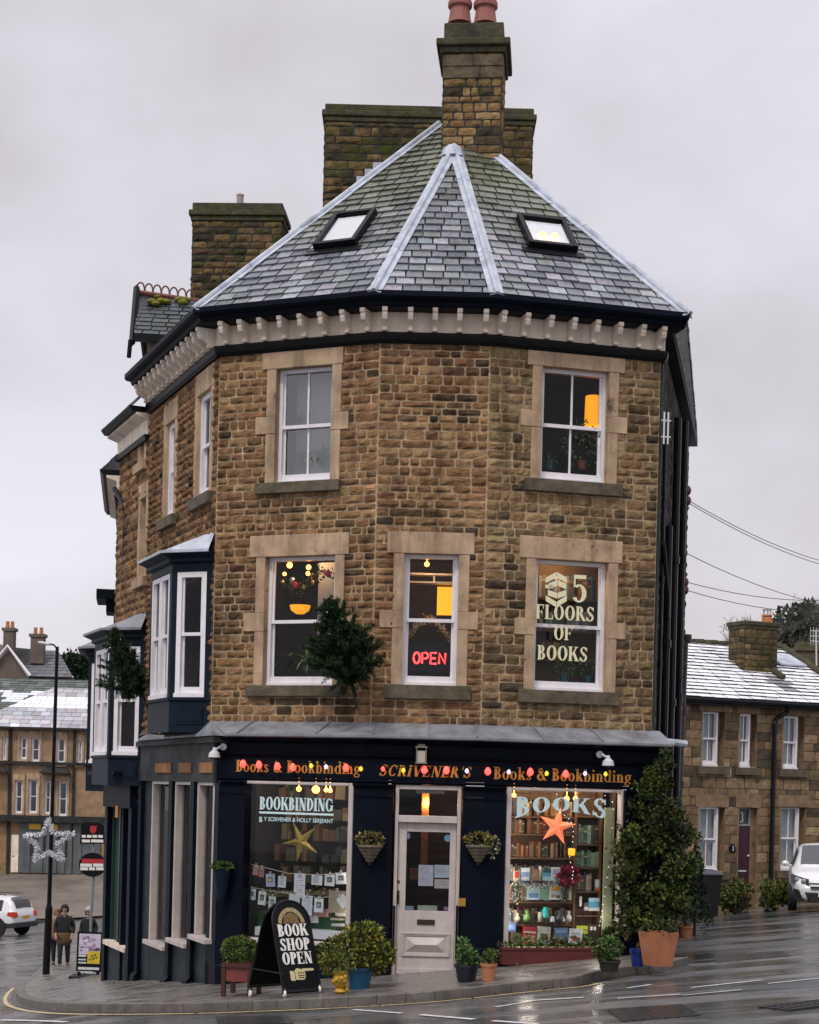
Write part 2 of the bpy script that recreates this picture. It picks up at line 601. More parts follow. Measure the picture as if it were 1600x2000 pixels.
# ------------------------------------------------------------------ slates
def clip(poly, clipper):
    out = poly
    n = len(clipper)
    for i in range(n):
        A, B = clipper[i], clipper[(i + 1) % n]
        ex, ey = B[0] - A[0], B[1] - A[1]
        inp, out = out, []
        if not inp:
            return []
        side = lambda p: ex * (p[1] - A[1]) - ey * (p[0] - A[0])
        for k in range(len(inp)):
            P, Q = inp[k], inp[(k + 1) % len(inp)]
            sp, sq = side(P), side(Q)
            if sp >= 0:
                out.append(P)
            if (sp >= 0) != (sq >= 0):
                t = sp / (sp - sq)
                out.append((P[0] + (Q[0] - P[0]) * t, P[1] + (Q[1] - P[1]) * t))
    return out
def slates(mb, poly, rowh=0.2, w=0.26, cols=((0.155, 0.165, 0.20),), th=0.012, colfn=None):
    """poly: planar, first edge is the eave (left to right as seen from outside)"""
    P0 = Vector(poly[0])
    e = (Vector(poly[1]) - P0).normalized()
    nrm = Vector((0, 0, 0))
    for i in range(1, len(poly) - 1):
        nrm += (Vector(poly[i]) - P0).cross(Vector(poly[i + 1]) - P0)
    nrm.normalize()
    s = nrm.cross(e).normalized()
    q = [((Vector(p) - P0).dot(e), (Vector(p) - P0).dot(s)) for p in poly]
    umin, umax = min(a for a, b in q), max(a for a, b in q)
    smax = max(b for a, b in q)
    mb.face([Vector(p) - nrm * 0.02 for p in poly], (0.015, 0.015, 0.018))
    row = 0
    z = 0.0
    while z < smax:
        u = umin - random.uniform(0.2, 0.8) * w + (0.5 * w if row % 2 else 0)
        while u < umax:
            ww = w * random.uniform(0.86, 1.12)
            gp = 0.011
            c = clip([(u + gp, z), (u + ww - gp, z), (u + ww - gp, z + rowh), (u + gp, z + rowh)], q)
            if len(c) >= 3:
                col = jit(random.choice(cols), 0.2)
                if colfn:
                    col = colfn(u, z, col)
                lift = random.uniform(0.8, 1.5) * th
                sk = random.uniform(-0.006, 0.006)
                top = [P0 + e * a + s * (b + (sk if b < z + 0.01 else 0)) + nrm * (lift * (1 - (b - z) / rowh) + 0.001) for a, b in c]
                bot = [P0 + e * a + s * b - nrm * 0.004 for a, b in c]
                n = len(c)
                vs = top + bot
                fs = [tuple(range(n))] + [((i + 1) % n, i, i + n, (i + 1) % n + n) for i in range(n)]
                mb.mesh(vs, fs, col)
            u += ww
        z += rowh
        row += 1

# ------------------------------------------------------------------ foliage
def leaf(mb, p, d, n, L, Wd, col):
    d = d.normalized()
    x = d.cross(n)
    if x.length < 1e-3:
        x = Vector((1, 0, 0))
    x.normalize()
    nn = x.cross(d)
    a, b = p, p + d * L
    m = p + d * L * 0.5 - nn * L * 0.08
    mb.mesh([a, m + x * Wd, b, m - x * Wd], [(0, 1, 2), (0, 2, 3)], col)
def rnd_dir():
    while True:
        v = Vector((random.uniform(-1, 1), random.uniform(-1, 1), random.uniform(-1, 1)))
        if 0.05 < v.length < 1:
            return v.normalized()
def clump(mb, c, rad, n, L, cols, flat=1.0, up=0.3, shell=0.55):
    """leaves through the volume of a blob, more toward its surface"""
    c = Vector(c)
    for _ in range(n):
        d = rnd_dir()
        r = shell + (1 - shell) * random.random() ** 0.6
        p = c + Vector((d.x * rad[0], d.y * rad[1], d.z * rad[2])) * r
        dd = (d * 0.9 + rnd_dir() * 0.9 + Vector((0, 0, up))).normalized()
        col = jit(random.choice(cols), 0.3)
        leaf(mb, p, dd, rnd_dir() + Vector((0, 0, 0.8)), L * random.uniform(0.6, 1.3), L * random.uniform(0.22, 0.36) * flat, col)
# ------------------------------------------------------------------ hand-drawn serif lettering
def _bar(x0, y0, x1, y1): return [[(x0, y0), (x1, y0), (x1, y1), (x0, y1)]]
def _diag(x0, y0, x1, y1, w): return [[(x0 - w / 2, y0), (x0 + w / 2, y0), (x1 + w / 2, y1), (x1 - w / 2, y1)]]
def _ring(cx, cy, rx, ry, tx, ty, a0=0, a1=360, n=20):
    out = []
    for i in range(n):
        a, b = R(a0 + (a1 - a0) * i / n), R(a0 + (a1 - a0) * (i + 1) / n)
        o = lambda t: (cx + rx * math.cos(t), cy + ry * math.sin(t))
        q = lambda t: (cx + (rx - tx) * math.cos(t), cy + (ry - ty) * math.sin(t))
        P = [o(a), o(b), q(b), q(a)]
        if a1 < a0: P.reverse()
        out.append(P)
    return out
def _stem(x, T, serif=True, y0=0.0, y1=1.0):
    o = _bar(x, y0, x + T, y1)
    if serif:
        o += _bar(x - 0.07, y0, x + T + 0.07, y0 + 0.055) + _bar(x - 0.07, y1 - 0.055, x + T + 0.07, y1)
    return o
def glyph(ch, T=0.19, t=0.07):
    S = 0.08
    e = S + T
    if ch == ' ': return [], 0.36
    if ch == 'I': return _stem(S, T), e + 0.1
    if ch == 'B': return _stem(S, T) + _ring(e, .755, .27, .245, T * .9, t, -90, 90) + _ring(e, .265, .33, .265, T, t, -90, 90) + _bar(e - .02, .49, e + .1, .53), e + .40
    if ch == 'O': return _ring(.42, .5, .38, .515, T * 1.05, t, 0, 360, 32), .84
    if ch == 'K': return _stem(S, T) + _diag(e + .05, .40, e + .38, 1, .11) + _diag(e + .42, 0, e + .13, .6, T * 1.15) + _bar(e + .25, 0, e + .56, .055) + _bar(e + .22, .945, e + .50, 1), e + .58
    if ch == 'N': return _bar(.12, 0, .12 + t, 1) + _bar(.66, 0, .66 + t, 1) + _diag(.64, 0, .20, 1, T * 1.15) + _bar(.03, 0, .28, .055) + _bar(.02, .945, .2, 1) + _bar(.56, .945, .82, 1), .85
    if ch == 'D': return _stem(S, T) + _ring(e - .02, .5, .46, .5, T, t, -90, 90), e + .50
    if ch == 'G': return _ring(.42, .5, .38, .515, T, t, 42, 330, 26) + _bar(.60, .06, .60 + T * .9, .45) + _bar(.52, .42, .86, .475) + _bar(.70, .64, .75, .96), .90
    if ch == 'C': return _ring(.42, .5, .38, .515, T, t, 42, 322, 26) + _bar(.68, .62, .74, .96), .80
    if ch == 'S': return _ring(.34, .745, .255, .27, T * .75, t, 15, 262, 18) + _ring(.32, .265, .29, .28, T * .8, t, 82, -170, 18) + _diag(.44, .36, .24, .64, T * 1.1) + _bar(.55, .70, .60, .97) + _bar(.03, .02, .08, .3), .68
    if ch == 'F': return _stem(S, T) + _bar(e, 1 - t, e + .34, 1) + _bar(e + .29, .72, e + .34, 1) + _bar(e, .47, e + .2, .53) + _bar(e + .17, .38, e + .22, .62), e + .40
    if ch == 'E': return _stem(S, T) + _bar(e, 1 - t, e + .34, 1) + _bar(e + .29, .74, e + .34, 1) + _bar(e, .48, e + .2, .54) + _bar(e + .17, .38, e + .22, .64) + _bar(e, 0, e + .38, t) + _bar(e + .33, 0, e + .38, .28), e + .44
    if ch == 'L': return _stem(S, T) + _bar(e, 0, e + .36, t) + _bar(e + .31, 0, e + .36, .3), e + .40
    if ch == 'P': return _stem(S, T) + _ring(e, .72, .33, .28, T, t, -90, 90), e + .38
    if ch == 'R': return _stem(S, T) + _ring(e, .735, .30, .265, T, t, -90, 90) + _diag(e + .40, 0, e + .12, .5, T * 1.1) + _bar(e + .28, 0, e + .54, .055), e + .52
    if ch == 'H': return _stem(S, T) + _stem(S + .46, T) + _bar(e, .47, S + .46, .54), S + .46 + T + .1
    if ch == 'V': return _diag(.42, 0, .14, 1, T * 1.15) + _diag(.44, 0, .70, 1, .09) + _bar(0, .945, .32, 1) + _bar(.56, .945, .84, 1), .82
    if ch == "'": return [[(.1, 1.0), (.22, 1.0), (.17, .68), (.12, .68)]], .26
    if ch == '&': return _ring(.34, .77, .2, .235, .11, .06, 0, 360, 18) + _ring(.33, .27, .3, .285, T, t, 30, 330, 20) + _diag(.72, 0, .24, .8, T) + _bar(.56, .38, .84, .44) + _bar(.62, 0, .86, .06), .88
    if ch == '5': return _bar(.12, .55, .18, 1) + _bar(.12, .86, .58, 1) + _ring(.32, .33, .28, .33, .17, .07, -150, 130, 20), .68
    if ch == '3': return _ring(.30, .75, .24, .26, .15, .07, 150, -90, 16) + _ring(.30, .28, .28, .29, .16, .07, 90, -150, 16), .64
    if ch == 'o': return _ring(.31, .32, .28, .34, T * .85, .055, 0, 360, 22), .62
    if ch == 'k': return _bar(.09, 0, .09 + T * .85, 1) + _bar(.02, 0, .32, .05) + _bar(.01, .95, .2, 1) + _diag(.30, .28, .48, .64, .09) + _diag(.56, 0, .34, .38, T) + _bar(.42, 0, .66, .05) + _bar(.38, .6, .60, .65), .66
    if ch == 's': return _ring(.25, .49, .19, .17, T * .6, .05, 15, 262, 14) + _ring(.24, .17, .21, .18, T * .6, .05, 82, -170, 14) + _diag(.33, .22, .17, .44, T * .9), .50
    if ch == 'b': return _bar(.09, 0, .09 + T * .85, 1) + _bar(.01, .95, .2, 1) + _ring(.34, .32, .27, .34, T * .85, .055, -140, 140, 18), .66
    if ch == 'i': return _bar(.08, 0, .08 + T * .85, .64) + _bar(.01, 0, .32, .05) + _bar(.01, .59, .2, .64) + _ring(.16, .88, .1, .1, .099, .099, 0, 360, 10), .34
    if ch == 'n': return _bar(.08, 0, .08 + T * .85, .64) + _bar(.01, 0, .32, .05) + _bar(.01, .59, .2, .64) + _ring(.33, .42, .23, .24, T * .8, .06, 0, 150, 12) + _bar(.56 - T * .8, 0, .56, .42) + _bar(.34, 0, .64, .05), .66
    if ch == 'd': return _bar(.44, 0, .44 + T * .85, 1) + _bar(.36, .95, .5, 1) + _bar(.5, 0, .68, .05) + _ring(.31, .32, .27, .34, T * .85, .055, 40, 320, 18), .70
    if ch == 'g': return _ring(.30, .40, .24, .25, T * .75, .05, 0, 360, 18) + _ring(.29, -.10, .27, .17, .10, .06, 0, 360, 18) + _diag(.16, .02, .2, .2, .1) + _bar(.44, .56, .62, .63), .62
    return _stem(S, T), .4
def text_width(txt, gap, T=0.19):
    return sum(glyph(c, T)[1] + gap for c in txt) - gap
def letters(mb, fr, txt, u0, u1, zb, h, v, T=0.19, gap=0.02, shear=0.0, warp=None, th=0.004, hf=None):
    """serif text between u0 and u1 standing on zb; warp(x01, y01) -> (x01, y01)"""
    tw = text_width(txt, gap, T)
    k = (u1 - u0) / tw
    x = 0.0
    lay = 0
    for c in txt:
        ps, w = glyph(c, T)
        for poly in ps:
            # short straight runs so that warps bend smoothly
            q = []
            for a, y in poly:
                X = (x + a) / tw
                Y = y
                if warp:
                    X, Y = warp(X, Y)
                q.append((u0 + X * (u1 - u0) + shear * Y * h, zb + Y * h))
            lay += 1
            d = (lay % 5) * 0.0005
            area = sum(q[i][0] * q[(i + 1) % len(q)][1] - q[(i + 1) % len(q)][0] * q[i][1] for i in range(len(q)))
            if area < 0:
                q.reverse()
            mb.prism(fr, q, v, v + th + d)
        x += w + gap
# ------------------------------------------------------------------ plan of the corner building
LS, LC, RC, RS = Vector((-2.865, 23.446, 0)), Vector((-0.555, 22.5, 0)), Vector((0.956, 22.5, 0)), Vector((3.397, 23.13, 0))
DS = Vector((-0.389, 0.921, 0)).normalized()       # up the left street, away from the viewer
DQ = Vector((0.217, 0.976, 0)).normalized()        # along the right side lane
SLEN, QLEN = 4.05, 7.6
SE, QE = LS + DS * SLEN, RS + DQ * QLEN
FL = Frame(LS, LC - LS); FC = Frame(LC, RC - LC); FR = Frame(RC, RS - RC)
FS = Frame(LS, -DS)                                # u is negative going away
FQ = Frame(RS, DQ)
LLEN, CLEN, RLEN = (LC - LS).length, (RC - LC).length, (RS - RC).length
def miter(n1, n2):
    return (n1 + n2) / (1 + n1.dot(n2))
CORN = {'LS': (LS, miter(FS.N, FL.N)), 'LC': (LC, miter(FL.N, FC.N)), 'RC': (RC, miter(FC.N, FR.N)), 'RS': (RS, miter(FR.N, FQ.N))}
CORNG = (LS, -DS / (-DS).dot(FL.N))
def at(fr, u):
    return (fr.p(u, 0, 0), fr.N)
def full_chain(s=SLEN, q=QLEN):
    c = [at(FS, -s)] if s else []
    c += [CORN['LS'] if s else at(FL, 0), CORN['LC'], CORN['RC']]
    c += [CORN['RS'], at(FQ, q)] if q else [at(FR, RLEN)]
    return c

shop = empty('bookshop_building', (0.2, 24.5, hgt(0.2, 24.5)), 'brown stone corner bookshop with dark navy shopfront and slate hipped roof', 'shop building')

# ------------------------------------------------------------------ upper walls and their windows
WZ0, WZ1 = 2.15, 7.5
def rect_px(fr, xl, xr, yt, yb, v=0.0):
    xm, ym = (xl + xr) / 2, (yt + yb) / 2
    u0 = fr.u(xl, ym, v); u1 = fr.u(xr, ym, v)
    return u0, u1, fr.z(xm, yb, v), fr.z(xm, yt, v)
WIN = {
    'UL': dict(fr=FL, op=(539, 648, 717, 941), lin=(515, 672, 679, 717), sill=(503, 666, 942, 962), blk=(501, 682, 810, 844), panes=(2, 2)),
    'UR': dict(fr=FR, op=(1057, 1187, 721, 941), lin=(1030, 1220, 685, 721), sill=(1023, 1213, 943, 966), blk=(1016, 1224, 808, 840), panes=(2, 2)),
    'LL': dict(fr=FL, op=(517, 653, 1086, 1339), lin=(490, 683, 1044, 1086), sill=(484, 673, 1341, 1361), blk=(478, 689, 1196, 1232), panes=(1, 1)),
    'LC': dict(fr=FC, op=(787, 894, 1082, 1339), lin=(757, 927, 1040, 1082), sill=(750, 919, 1341, 1367), blk=(741, 934, 1194, 1228), panes=(1, 1)),
    'LR': dict(fr=FR, op=(1044, 1185, 1095, 1350), lin=(1014, 1215, 1052, 1095), sill=(1010, 1206, 1352, 1376), blk=(1004, 1221, 1212, 1244), panes=(1, 1)),
}
holes = {id(FL): [], id(FC): [], id(FR): []}
for k, w in WIN.items():
    w['r'] = rect_px(w['fr'], *w['op'])
    u0, u1, z0, z1 = w['r']
    lu0, lu1, lz0, lz1 = rect_px(w['fr'], *w['lin'])
    holes[id(w['fr'])].append((u0 - 0.10, u1 + 0.10, z0 - 0.06, z1 + 0.04))
    holes[id(w['fr'])].append((lu0 + 0.05, lu1 - 0.05, z1, lz1 - 0.12))
def soot_r(u, z):     # weather-blackened stones near the right-hand edge and on the middle
    return max(0.0, (u - 2.28) * 2.6) + (0.55 if noise.noise(Vector((u * 1.3, z * 1.1, 4.0))) > 0.42 else 0.0)
def soot_c(u, z):
    return 0.6 if noise.noise(Vector((u * 1.5 + 9, z * 1.3, 1.0))) > 0.36 else 0.0
def soot_l(u, z):
    return 0.45 if noise.noise(Vector((u * 1.2 + 3, z * 1.2, 7.0))) > 0.42 else 0.0
mw, mm = MB(), MB()
PAL_R = [(0.225, 0.148, 0.075), (0.26, 0.178, 0.092), (0.19, 0.125, 0.066), (0.295, 0.21, 0.115), (0.125, 0.085, 0.05), (0.07, 0.052, 0.034)]
stones(mw, mm, FL, 0, LLEN, WZ0, WZ1, holes[id(FL)], soot=soot_l)
stones(mw, mm, FC, 0, CLEN, WZ0, WZ1, holes[id(FC)], soot=soot_c)
stones(mw, mm, FR, 0, RLEN, WZ0, WZ1, holes[id(FR)], soot=soot_r, pal=PAL_R, hr=(0.10, 0.148))
# left street side: two tall windows upstairs, the oriel below
SWIN = []
for (xl, xr, yt, yb) in ((388, 413, 768, 968), (326, 343, 826, 1010)):
    t0, t1 = FS.u(xl, (yt + yb) / 2), FS.u(xr, (yt + yb) / 2)
    SWIN.append((t0, t1, FS.z((xl + xr) / 2, yb), FS.z((xl + xr) / 2, yt)))
sh = [(a - 0.08, b + 0.08, c - 0.1, d + 0.3) for a, b, c, d in SWIN] + [(-2.1, -0.1, 2.66, 4.42)]
stones(mw, mm, FS, -SLEN, 0, WZ0, WZ1, sh, prot=0.04, soot=soot_l)
def backing(fr, u0, u1, z0, z1, ops):
    us = sorted({u0, u1, *[x for o in ops for x in o[:2] if u0 < x < u1]})
    zs = sorted({z0, z1, *[x for o in ops for x in o[2:] if z0 < x < z1]})
    for i in range(len(us) - 1):
        for j in range(len(zs) - 1):
            uc, zc = (us[i] + us[i + 1]) / 2, (zs[j] + zs[j + 1]) / 2
            if not any(a < uc < b_ and c < zc < d for a, b_, c, d in ops):
                mm.face([fr.p(us[i], -0.012, zs[j]), fr.p(us[i + 1], -0.012, zs[j]), fr.p(us[i + 1], -0.012, zs[j + 1]), fr.p(us[i], -0.012, zs[j + 1])])
for fr, L in ((FL, LLEN), (FC, CLEN), (FR, RLEN)):
    backing(fr, 0, L, WZ0, WZ1, [w['r'] for w in WIN.values() if w['fr'] is fr])
backing(FS, -SLEN, 0, WZ0, WZ1, SWIN + [(-2.05, -0.12, 2.66, 4.42)])
wall = mw.build('stone_wall', 'stone', shop)
mm.build('mortar_backing', 'mortar', shop)
# the lane side is rendered dark and weathered
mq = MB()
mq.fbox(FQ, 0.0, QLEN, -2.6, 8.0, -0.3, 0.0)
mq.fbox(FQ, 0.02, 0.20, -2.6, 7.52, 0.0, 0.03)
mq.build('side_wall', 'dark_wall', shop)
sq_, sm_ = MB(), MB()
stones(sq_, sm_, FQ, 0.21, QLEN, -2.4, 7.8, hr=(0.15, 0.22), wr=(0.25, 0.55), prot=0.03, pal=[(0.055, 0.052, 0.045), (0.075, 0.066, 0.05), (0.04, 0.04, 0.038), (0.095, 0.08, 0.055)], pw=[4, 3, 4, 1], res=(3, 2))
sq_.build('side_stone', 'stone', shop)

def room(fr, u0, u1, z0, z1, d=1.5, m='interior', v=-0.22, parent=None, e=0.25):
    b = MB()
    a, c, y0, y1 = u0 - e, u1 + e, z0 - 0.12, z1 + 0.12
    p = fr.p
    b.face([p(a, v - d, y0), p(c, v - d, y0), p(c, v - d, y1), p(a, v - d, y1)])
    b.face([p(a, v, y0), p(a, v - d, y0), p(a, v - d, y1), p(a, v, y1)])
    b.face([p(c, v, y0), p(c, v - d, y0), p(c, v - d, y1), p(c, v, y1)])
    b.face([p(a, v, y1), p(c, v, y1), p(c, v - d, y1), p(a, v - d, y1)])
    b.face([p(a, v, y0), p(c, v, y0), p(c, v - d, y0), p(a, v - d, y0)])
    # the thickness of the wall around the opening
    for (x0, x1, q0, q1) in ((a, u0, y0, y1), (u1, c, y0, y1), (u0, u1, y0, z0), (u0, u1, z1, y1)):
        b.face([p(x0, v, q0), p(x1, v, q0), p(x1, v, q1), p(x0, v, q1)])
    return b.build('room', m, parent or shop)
def sash(fr, u0, u1, z0, z1, panes=(1, 1), v=-0.13, parent=None, m='white', fw=0.05, g='glass', split=0.5, name='sash_window'):
    b = MB()
    F = lambda *a: b.fbox(fr, *a)
    F(u0, u0 + fw, z0, z1, v - 0.06, v + 0.03)
    F(u1 - fw, u1, z0, z1, v - 0.06, v + 0.03)
    F(u0 + fw, u1 - fw, z1 - fw, z1, v - 0.06, v + 0.03)
    F(u0 - 0.01, u1 + 0.01, z0 - 0.015, z0 + 0.045, v - 0.06, v + 0.055)
    zm = z0 + (z1 - z0) * split
    F(u0 + fw, u1 - fw, zm - 0.022, zm + 0.026, v - 0.05, v + 0.012)
    F(u0 + fw, u1 - fw, z0 + 0.047, z0 + 0.135, v - 0.055, v + 0.004)
    for (a, c) in ((z0 + 0.135, zm - 0.022), (zm + 0.026, z1 - fw)):
        lo = a < zm - 0.1
        vv = v - 0.04 if lo else v - 0.012
        F(u0 + fw, u0 + fw + 0.03, a, c, vv - 0.02, vv + 0.004)
        F(u1 - fw - 0.03, u1 - fw, a, c, vv - 0.02, vv + 0.004)
        n = panes[0]
        for k in range(1, n):
            uu = u0 + (u1 - u0) * k / n
            F(uu - 0.014, uu + 0.014, a, c, vv - 0.016, vv + 0.006)
    o = b.build(name, m, parent or shop)
    gb = MB()
    gb.face([fr.p(u0 + fw, v - 0.045, z0 + 0.1), fr.p(u1 - fw, v - 0.045, z0 + 0.1), fr.p(u1 - fw, v - 0.045, zm), fr.p(u0 + fw, v - 0.045, zm)])
    gb.face([fr.p(u0 + fw, v - 0.02, zm), fr.p(u1 - fw, v - 0.02, zm), fr.p(u1 - fw, v - 0.02, z1 - 0.03), fr.p(u0 + fw, v - 0.02, z1 - 0.03)])
    gb.build('glass', g, o)
    return o
for k, w in WIN.items():
    fr = w['fr']
    u0, u1, z0, z1 = w['r']
    b = MB()
    lu0, lu1, lz0, lz1 = rect_px(fr, *w['lin'])
    lz1 = min(lz1, WZ1 - 0.005)
    jw = 0.145
    b.fbox(fr, lu0, lu1, z1, lz1, -0.2, 0.035)
    bu0, bu1, bz0, bz1 = rect_px(fr, *w['blk'])
    for (a, c, x0, x1) in ((u0 - jw, u0, bu0, u0), (u1, u1 + jw, u1, bu1)):
        b.fbox(fr, a, c, z0 + 0.002, bz0 - 0.002, -0.2, 0.028)
        b.fbox(fr, x0, x1, bz0, bz1, -0.2, 0.034)
        b.fbox(fr, a, c, bz1 + 0.002, z1 - 0.002, -0.2, 0.028)
    b.build('window_surround', 'ashlar', shop, bevel=0.006)
    s = MB()
    su0, su1, sz0, sz1 = rect_px(fr, *w['sill'])
    s.fbox(fr, su0, su1, z0 - (sz1 - sz0) - 0.01, z0, -0.2, 0.085)
    s.build('window_sill', 'sill_stone', shop, bevel=0.008)
    w['win'] = sash(fr, u0, u1, z0, z1, w['panes'], g='glass_mid' if k in ('UL',) else 'glass')
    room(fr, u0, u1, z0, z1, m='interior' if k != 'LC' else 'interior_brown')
for i, (a, c, z0, z1) in enumerate(SWIN):
    b = MB()
    b.fbox(FS, a - 0.15, c + 0.15, z1, min(z1 + 0.33, WZ1 - 0.005), -0.2, 0.035)
    b.fbox(FS, a - 0.15, a, z0, z1 - 0.002, -0.22, 0.03)
    b.fbox(FS, c, c + 0.15, z0, z1 - 0.002, -0.22, 0.03)
    b.build('window_surround', 'ashlar', shop, bevel=0.006)
    s = MB()
    s.fbox(FS, a - 0.2, c + 0.2, z0 - 0.16, z0 - 0.002, -0.2, 0.10)
    s.build('window_sill', 'sill_stone', shop)
    sash(FS, a, c, z0, z1, (2, 2), v=-0.06, fw=0.085)
    room(FS, a, c, z0, z1, e=0.1, d=0.8)

# ------------------------------------------------------------------ cornice, gutter, roof
b = MB()
b.sweep(full_chain(q=0.12), [(0.0, 7.64), (0.045, 7.64), (0.05, 7.92), (0.0, 7.92)])
b.build('cornice_frieze', 'cream', shop)
b = MB()
b.sweep(full_chain(q=0.1), [(0.0, 7.5), (0.05, 7.5), (0.085, 7.54), (0.10, 7.60), (0.10, 7.638), (0.0, 7.638)])
b.build('string_course', 'black', shop)
b = MB()
b.sweep([at(FS, -SLEN), CORN['LS'], CORN['LC'], CORN['RC'], (FR.p(RLEN + 0.22, 0, 0), FR.N)], [(0.0, 7.922), (0.30, 7.922), (0.34, 7.94), (0.36, 7.99), (0.43, 8.0), (0.46, 8.03), (0.46, 8.10), (0.40, 8.10), (0.38, 8.03), (0.0, 8.03)])
b.fbox(FQ, -0.2, QLEN, 7.9, 8.05, -0.1, 0.16)
b.build('gutter', 'navy', shop)
BR = [(0.0, 0.0), (0.285, 0.0), (0.285, -0.055), (0.255, -0.065), (0.262, -0.10), (0.235, -0.155), (0.165, -0.185), (0.115, -0.215), (0.10, -0.235), (0.115, -0.24), (0.115, -0.275), (0.0, -0.275)]
def bracket(fr, u, w=0.072):
    f2 = Frame(fr.p(u, 0.045, 7.918), fr.N, fr.U)
    q = MB()
    q.prism(f2, BR, -w / 2, w / 2)
    return q.build('bracket', 'cream', shop, bevel=0.006)
for x in (441, 478, 516, 555, 594, 634, 677, 717):
    bracket(FL, FL.u(x, 632, 0.15))
for x in (752, 802, 850, 898, 949):
    bracket(FC, FC.u(x, 625, 0.15))
for x in (979, 1025, 1071, 1116, 1161, 1205, 1250, 1290):
    bracket(FR, FR.u(x, 640, 0.15))
for k in range(14):
    bracket(FS, -0.12 - 0.29 * k, 0.075)

EV, EZ = 0.41, 8.085
def eave(c):
    p, m = c
    return Vector((p.x + m.x * EV, p.y + m.y * EV, EZ))
E_LS, E_LC, E_RC, E_RS = (eave(CORN[k]) for k in ('LS', 'LC', 'RC', 'RS'))
E_RS = Vector((*FR.p(RLEN + 0.2, 0.41, 0).xy, EZ))
E_S, E_Q = eave(at(FS, -SLEN)), Vector((*FQ.p(QLEN, 0.15, 0).xy, EZ))
B0 = W(887, 290, 25.25)
def plane_hit(px, py, P, Q, S, lift=0.0):
    n = (Q - P).cross(S - P).normalized()
    C = Vector((0, 0, EYE)); r = ray(px, py)
    t = (P + n * lift - C).dot(n) / r.dot(n)
    return C + r * t
A_L = plane_hit(858, 246, E_LS, E_LC, B0)
A_R = plane_hit(962, 300, E_RC, E_RS, B0)
def moss_col(zt, k=1.0):
    def f(u, s, c):
        t = max(0.0, (s - zt) / 2.5) * k + 0.22 * noise.noise(Vector((u * 1.2, s * 1.2, 3)))
        c = lerp(c, (0.12, 0.13, 0.065), max(0, min(0.8, t)))
        if noise.noise(Vector((u * 0.9 + 20, s * 0.5, 9))) > 0.3:
            c = tuple(x * 0.62 for x in c)
        return c
    return f
SL = [(0.19, 0.205, 0.235), (0.145, 0.158, 0.185), (0.27, 0.285, 0.32), (0.17, 0.182, 0.205), (0.095, 0.105, 0.125)]
for nm, poly in (('l', [E_LS, E_LC, B0, A_L]), ('c', [E_LC, E_RC, B0]), ('r', [E_RC, E_RS, A_R, B0])):
    b = MB()
    slates(b, poly, 0.195, 0.255, SL, colfn=moss_col(1.3 if nm != 'c' else 2.2), th=0.021)
    b.build('slate_roof', 'slate', shop)
# slopes that face the side streets
upS = (A_L - E_LS)
b = MB()
slates(b, [E_S, E_LS, A_L, E_S + (A_L - E_LS) - DS * 0 + DS * 0.0], 0.2, 0.26, SL, colfn=moss_col(2.0))
b.build('slate_roof', 'slate', shop)
b = MB()
slates(b, [E_RS, E_Q, E_Q + (A_R - E_RS), A_R], 0.2, 0.26, SL, colfn=moss_col(2.0))
b.build('slate_roof', 'slate', shop)
b = MB()
b.face([A_L, B0, A_R, E_Q + (A_R - E_RS), E_S + (A_L - E_LS)])
b.build('roof_back', 'lead_dark', shop)
def hip(P, Q, a, c, wd=0.105):
    """lead hip: two wings dressed over the slates and a rounded roll; a and c are points on either slope"""
    d = (Q - P).normalized()
    q = MB()
    ws = []
    for s in (a, c):
        w = (s - P) - d * (s - P).dot(d)
        w.normalize()
        ws.append(w)
    n = -(ws[0] + ws[1])
    n = Vector((0, 0, 1)) if n.length < 1e-3 else n.normalized()
    if n.z < 0: n = -n
    L = (Q - P).length
    segs = max(2, int(L / 1.1))
    for k in range(segs):
        p0, p1 = P + d * (L * k / segs + (0.01 if k else -0.04)), P + d * (L * (k + 1) / segs + 0.03)
        up = n * (0.028 + 0.006 * (k % 2)); up1 = n * (0.018 + 0.006 * (k % 2))
        for w in ws:
            q.box8([p0 + up1, p1 + up1, p1 + w * wd + up1, p0 + w * wd + up1, p0 + up + n * .012, p1 + up + n * .012, p1 + w * wd + up, p0 + w * wd + up])
        q.tube([p0 + n * 0.035, p1 + n * 0.035], 0.042, 8)
    return q.build('lead_hip', 'lead', shop)
hip(E_LS, A_L, E_LC, E_S, 0.09)
hip(E_LC, B0, E_LS, E_RC, 0.10)
hip(E_RC, B0, E_LC, E_RS, 0.10)
hip(E_RS, A_R, E_RC, E_Q, 0.11)
# lead saddle where the hips meet the stack
b = MB()
b.lathe(B0 + Vector((-0.02, -0.13, -0.06)), [(0.20, -0.14), (0.15, 0.0), (0.08, 0.05), (0.001, 0.06)], 8)
b.build('lead_saddle', 'lead', shop)
